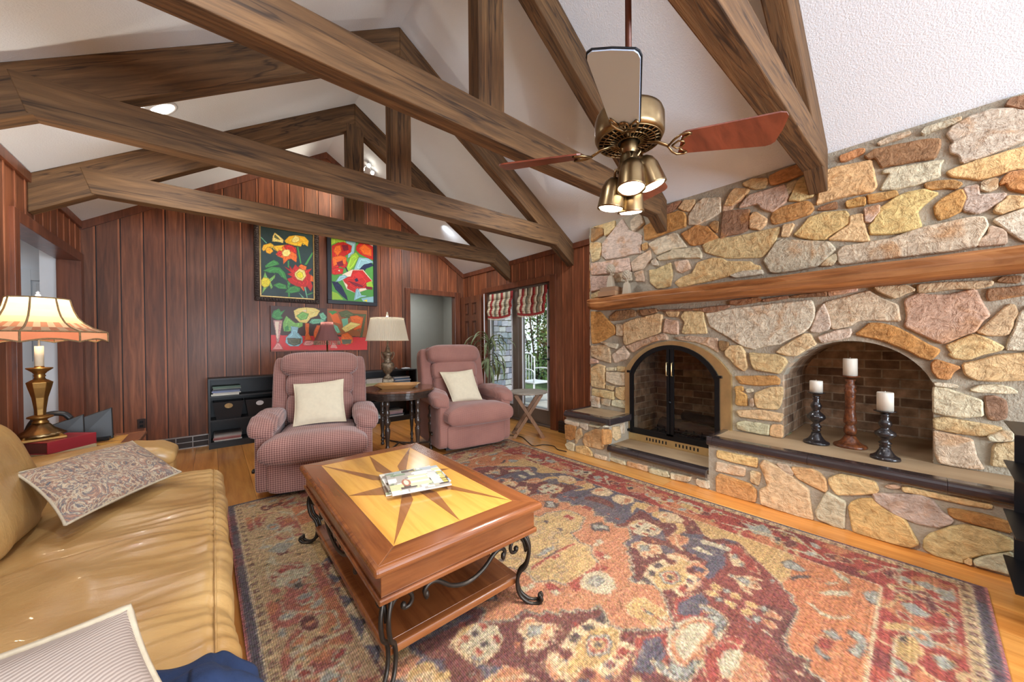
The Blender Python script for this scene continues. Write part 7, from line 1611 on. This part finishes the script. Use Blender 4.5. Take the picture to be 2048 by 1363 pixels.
# ---------------------------------------------------------------- magazines on the coffee table
MAGM = painted('magazine_cover', .3)
mz = TZ+.0012
for k, (dx, dy, rz, h, pal, lab) in enumerate(((.800, 1.815, -.24, .007, ((206, 200, 176), (120, 100, 84), (176, 186, 150)), 'bottom magazine of the stack on the coffee table'),
        (.812, 1.835, -.16, .007, ((226, 220, 204), (170, 168, 160), (110, 92, 78)), 'second magazine, white masthead peeking out at the back of the stack'),
        (.830, 1.800, -.20, .006, ((170, 180, 184), (230, 228, 218), (196, 190, 110)), 'third magazine with a grey-blue cover in the coffee table stack'),
        (.806, 1.745, -.25, .007, ((176, 170, 160), (232, 228, 222), (206, 208, 160)), 'top magazine with a pale room photo cover on the coffee table'))):
    t = empty('magazine', (dx, dy-.018, mz), lab, 'magazine', 'magazines on the coffee table', rz)
    W_, D_ = .285, .265
    mb = MB(); mb.box(-W_/2, W_/2, -D_/2, D_/2, 0, h-.0006); mb.build('pages', PAGEW, t)
    c = Canvas(-W_/2, W_/2, -D_/2, D_/2, .0022, pal[0]); r2 = np.random.RandomState(40+k)
    for _ in range(60):
        x, y = r2.uniform(-W_/2, W_/2), r2.uniform(-D_/2, D_/2); w2, h2 = r2.uniform(.006, .04), r2.uniform(.004, .03); cc_ = [pal[0], pal[1], pal[2], (90, 80, 74), (240, 238, 232), (130, 150, 120)][r2.randint(6)]
        c.poly([(x-w2, y-h2), (x+w2, y-h2+r2.uniform(-.01, .01)), (x+w2, y+h2), (x-w2, y+h2)], cc_)
    if k == 3:
        c.poly([(-.045, -.07), (.06, -.072), (.055, .075), (-.04, .078)], (222, 214, 170)); c.poly([(-.04, -.03), (.055, -.03), (.053, -.005), (-.04, -.005)], (240, 236, 214)); c.poly([(-.04, .03), (.05, .03), (.05, .05), (-.04, .05)], (240, 236, 214))
        c.disc(-.06, -.01, .022, .05, (176, 116, 90)); c.disc(-.06, -.01, .012, .035, (232, 214, 190)); c.poly([(.065, -.09), (.115, -.09), (.105, .09), (.065, .09)], (204, 206, 202))
        for i in range(6): c.poly([(.115, -.09+i*.03), (.138, -.09+i*.03), (.136, -.07+i*.03), (.113, -.07+i*.03)], (226, 196, 100))
    if k == 1:
        for i in range(7): c.poly([(-.06+i*.02, .092), (-.046+i*.02, .092), (-.046+i*.02, .106), (-.06+i*.02, .106)], (70, 60, 56))
    c.mesh('cover', MAGM, lambda X, Y, hh=h: (X, Y, np.full(X.shape, hh)), t)
    mz += h+.0008
# ---------------------------------------------------------------- black rack at the right edge
rk = wthing('magazine_rack', (2.80, -.45, 0), 'black metal tiered rack against the hearth at the right edge of the view', 'rack')
mb = MB(); mb.box(2.955, 2.967, -.62, -.252, .012, .815); mb.box(2.66, 2.967, -.262, -.252, .012, .815) if False else None; mb.build('back_panel', BLACKM, rk)
for z_ in (.155, .384, .624, .818):
    mb = MB(); mb.box(2.56, 2.975, -.62, -.222, z_-.006, z_); mb.build('shelf', BLACKM, rk)
for (x, y) in ((2.94, -.28), (2.94, -.60)):
    mb = MB(); mb.tube([(x, y, 0), (x, y, .15)], .008, 6); mb.build('leg', BLACKM, rk)
mb = MB(); mb.box(2.60, 2.62, -.60, -.30, .0, .15); mb.build('leg', BLACKM, rk)
bxw = wthing('wooden_box', (2.84, -.42, .8185), 'weathered grey slatted wooden box on top of the black rack', 'box')
for i in range(4):
    mb = MB(); mb.box(2.74, 2.95, -.58, -.305+(.006 if i % 2 else 0), .8187+i*.035, .8187+i*.035+.031); mb.build('slat', WTH, bxw, bevel=.003)
# ---------------------------------------------------------------- outdoors, seen through the french doors
mb = MB(); mb.cur = (178, 172, 160); mb.box(XR+.14, 6.3, 1.5, 8.6, -.12, -.04); tag(mb.build('patio_floor', mk('patio_stone', (190, 186, 178), .8, var=.08, vs=3)), 'pale stone patio outside the french doors', 'patio', kind='structure')
mb = MB(); mb.box(6.3, 40, -12, 30, -.2, -.08); tag(mb.build('lawn_ground', mk('grass', (84, 110, 56), .95, var=.3, vs=8)), 'grass beyond the patio', 'lawn', kind='structure')
GSTN = mk('grey_fieldstone', (168, 168, 172), .9, var=.3, vs=7, bs=1., bscale=9, bdist=.04)
sw_ = wthing('garden_stone_wall', (4.9, 6.6, 0), 'grey stone outside wall seen through the left door leaf', 'wall')
mb = MB(); mb.box(4.62, 5.6, 6.35, 6.5, -.04, 3.2); mb.build('core', MORT, sw_)
mb = MB()
for j in range(24):
    x = 4.60+random.uniform(-.05, 0)
    while x < 5.6:
        w = random.uniform(.10, .24); z = -.03+j*.135
        stone(mb, [(x+.006, z+.005), (x+w-.006, z+random.uniform(0, .02)), (x+w-.004, z+.125), (x+.01, z+.12-random.uniform(0, .02))], lambda a, zz, d: (a, 6.35-d, zz), random.uniform(.02, .05), random.choice([(184, 186, 196), (156, 160, 172), (206, 204, 206), (128, 132, 146)])); x += w
GS2 = mk('grey_stone_faces', (255, 255, 255), .9, var=.15, attr=True, vs=14, bs=.6, bscale=30, bdist=.01); mb.build('stones', GS2, sw_)
LG = mk('hedge_leaf', (255, 255, 255), .6, var=.2, attr=True)
def bush(cx, cy, rx, ry, h, n, label, seed):
    r3 = random.Random(seed); t = wthing('shrub', (cx, cy, -.08), label, 'shrub', 'shrubs beyond the patio')
    mb = MB()
    for i in range(n):
        a = r3.uniform(0, 2*PI); f = r3.uniform(.55, 1.)**.5; zz = r3.uniform(0, 1)
        k = math.sqrt(max(.05, 1-(zz-.35)**2*1.6)); x, y, z = cx+rx*f*k*math.cos(a), cy+ry*f*k*math.sin(a), zz*h
        g = r3.uniform(.6, 1.3); mb.cur = (min(255, 88*g+(30 if r3.random() < .2 else 0)), min(255, 128*g), 52*g)
        s = r3.uniform(.05, .10); u = Vector((r3.uniform(-1, 1), r3.uniform(-1, 1), r3.uniform(-1, 1))).normalized(); w = u.cross(Vector((r3.uniform(-1, 1), r3.uniform(-1, 1), r3.uniform(-1, 1)))).normalized(); c = Vector((x, y, z))
        mb.add([tuple(c-u*s), tuple(c+w*s*.45), tuple(c+u*s), tuple(c-w*s*.45)], [(0, 1, 2, 3)])
    mb.build('foliage', LG, t)
    mb = MB()
    for i in range(5): a = i*1.3; mb.tube([(cx+.1*math.cos(a), cy+.1*math.sin(a), -.1), (cx+rx*.5*math.cos(a), cy+ry*.5*math.sin(a), h*.7)], .03, 6)
    mb.build('trunk', BARK, t)
bush(8.2, 6.4, 1.4, 1.4, 3.4, 5200, 'leafy green shrub on the left of the garden view', 1)
bush(8.6, 8.8, 1.6, 1.6, 4.0, 5200, 'tall leafy shrub behind the grey stone wall', 2)
bush(7.8, 4.2, 1.1, 1.3, 2.2, 3600, 'lower green shrub nearest the patio', 3)
bush(10.2, 7.2, 1.8, 2.2, 5.2, 5600, 'tall yellow-green tree-like shrub farthest back in the garden', 4)
pc = wthing('patio_chair', (5.1, 5.25, -.04), 'white metal patio chair outside the french doors', 'patio chair')
WM = mk('white_metal', (232, 236, 240), .4)
cxp, cyp = 5.1, 5.35
for (dx, dy, h) in ((-.24, -.24, .42), (.24, -.24, .42), (-.24, .24, .92), (.24, .24, .92)):
    mb = MB(); mb.tube([(cxp+dx, cyp+dy, -.04), (cxp+dx, cyp+dy, h)], .016, 8); mb.build('leg', WM, pc, smooth=True)
mb = MB(); mb.box(cxp-.26, cxp+.26, cyp-.26, cyp+.26, .39, .42); mb.build('seat', WM, pc, bevel=.01)
mb = MB(); mb.tube(bez([(cxp-.24, cyp+.24, .86), (cxp-.12, cyp+.25, .98), (cxp+.12, cyp+.25, .98), (cxp+.24, cyp+.24, .86)], 6), .016, 8)
for k in range(5): mb.tube([(cxp-.16+k*.08, cyp+.245, .42), (cxp-.16+k*.08, cyp+.245, .95)], .008, 6)
mb.build('back', WM, pc, smooth=True)
for s_ in (-1, 1):
    mb = MB(); mb.tube(bez([(cxp+s_*.25, cyp+.24, .66), (cxp+s_*.27, cyp, .68), (cxp+s_*.25, cyp-.24, .64), (cxp+s_*.24, cyp-.24, .42)], 6), .014, 8); mb.build('armrest', WM, pc, smooth=True)
# ---------------------------------------------------------------- light
W = bpy.data.worlds.new('sky'); SC.world = W; W.use_nodes = True
nt = W.node_tree; bg = nt.nodes['Background']
sky = nt.nodes.new('ShaderNodeTexSky'); sky.sky_type = 'NISHITA'; sky.sun_elevation = math.radians(48); sky.sun_rotation = math.radians(250); sky.sun_disc = False; sky.air_density = 1.; sky.dust_density = 2.5
mxs = nt.nodes.new('ShaderNodeMix'); mxs.data_type = 'RGBA'; mxs.inputs[0].default_value = .55
nt.links.new(sky.outputs[0], mxs.inputs[6]); mxs.inputs[7].default_value = (6., 6.3, 6.8, 1)
nt.links.new(mxs.outputs[2], bg.inputs[0]); bg.inputs[1].default_value = .34
def area(name, loc, dirv, sx, sy, e, col, spread=PI):
    L = bpy.data.lights.new(name, 'AREA'); L.shape = 'RECTANGLE'; L.size = sx; L.size_y = sy; L.energy = e; L.color = col; L.spread = spread
    o = bpy.data.objects.new(name, L); COL.objects.link(o); o.location = loc; o.rotation_euler = Vector(dirv).to_track_quat('-Z', 'Z').to_euler(); return o
# added area lamp in the unseen window opening, tilted up to fill the ceiling
area('window_fill', ((WX0+WX1)/2, YF+.02, (WZ0+WZ1)/2), (0, 1, .55), WX1-WX0-.1, WZ1-WZ0-.1, 400, (.78, .89, 1.))
# daylight at the french doors, outside the glass

# area lamps added to brighten the hall and den
area('hall_fill', (-1.9, 5.0, 2.40), (0, 0, -1), .5, .5, 6, (.96, .98, 1.))
area('den_fill', (3.2, 6.9, 2.45), (0, 0, -1), .5, .5, 16, (1, .98, .95))
def spot(name, loc, e, col, ang=120, tgt=None, blend=.9):
    L = bpy.data.lights.new(name, 'SPOT'); L.energy = e; L.color = col; L.spot_size = math.radians(ang); L.spot_blend = blend; L.shadow_soft_size = .07
    o = bpy.data.objects.new(name, L); COL.objects.link(o); o.location = loc
    d = (Vector(tgt)-Vector(loc)) if tgt else Vector((0, 0, -1)); o.rotation_euler = d.to_track_quat('-Z', 'Y').to_euler(); return o
spot('recessed_and_fill_beam', (-.27, 3.74, zc(-.27)-.03), 70, (.90, .95, 1.), 172)
# extra fill beams added under the slopes, without any fittings
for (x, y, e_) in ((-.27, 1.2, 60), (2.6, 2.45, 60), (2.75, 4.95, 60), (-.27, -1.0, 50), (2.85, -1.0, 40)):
    spot('recessed_and_fill_beam', (x, y, zc(x)-.03), e_*1.0, (.90, .95, 1.), 172)
spot('spot_head', (1.64, 5.10, zc(1.69)-.12), 60, (1, .88, .70), 100, (.35, 5.7, 2.9))
spot('spot_head', (1.76, 5.12, zc(1.69)-.15), 30, (1, .88, .70), 100, (2.4, 5.7, 1.6))
sun = bpy.data.lights.new('sun', 'SUN'); sun.energy = 3.2; sun.angle = .02; sun.color = (1, .95, .86)
so = bpy.data.objects.new('sun', sun); COL.objects.link(so); so.rotation_euler = Vector((.35, .55, -.75)).to_track_quat('-Z', 'Y').to_euler()
# ---------------------------------------------------------------- camera
F_, CX_, CY_, YAW, PIT, ROL = 710.2, 1024., 690.8, .6997, -.0090, -.0078
s, c = math.sin(YAW), math.cos(YAW); cp, sp_ = math.cos(PIT), math.sin(PIT); cr, sr = math.cos(ROL), math.sin(ROL)
ex = Vector((c, -s, 0)); fw = Vector((s*cp, c*cp, sp_)); ey = Vector((-s*sp_, -c*sp_, cp))
RX = ex*cr+ey*sr; RY = ey*cr-ex*sr
cam = bpy.data.cameras.new('camera'); co = bpy.data.objects.new('camera', cam); COL.objects.link(co)
co.matrix_world = Matrix(((RX.x, RY.x, -fw.x, 0), (RX.y, RY.y, -fw.y, 0), (RX.z, RY.z, -fw.z, 1.22), (0, 0, 0, 1)))
cam.sensor_width = 36; cam.sensor_fit = 'HORIZONTAL'; cam.lens = F_/2048*36; cam.shift_y = (CY_-681.5)/2048; cam.clip_start = .02; cam.clip_end = 200
SC.camera = co
SC.view_settings.view_transform = 'Standard'; SC.view_settings.look = 'None'; SC.view_settings.gamma = 1; SC.view_settings.use_curve_mapping = False
SC.view_settings.exposure = 0.2
SC.cycles.max_bounces = 8; SC.cycles.diffuse_bounces = 5; SC.cycles.transparent_max_bounces = 16; SC.cycles.sample_clamp_indirect = 6.
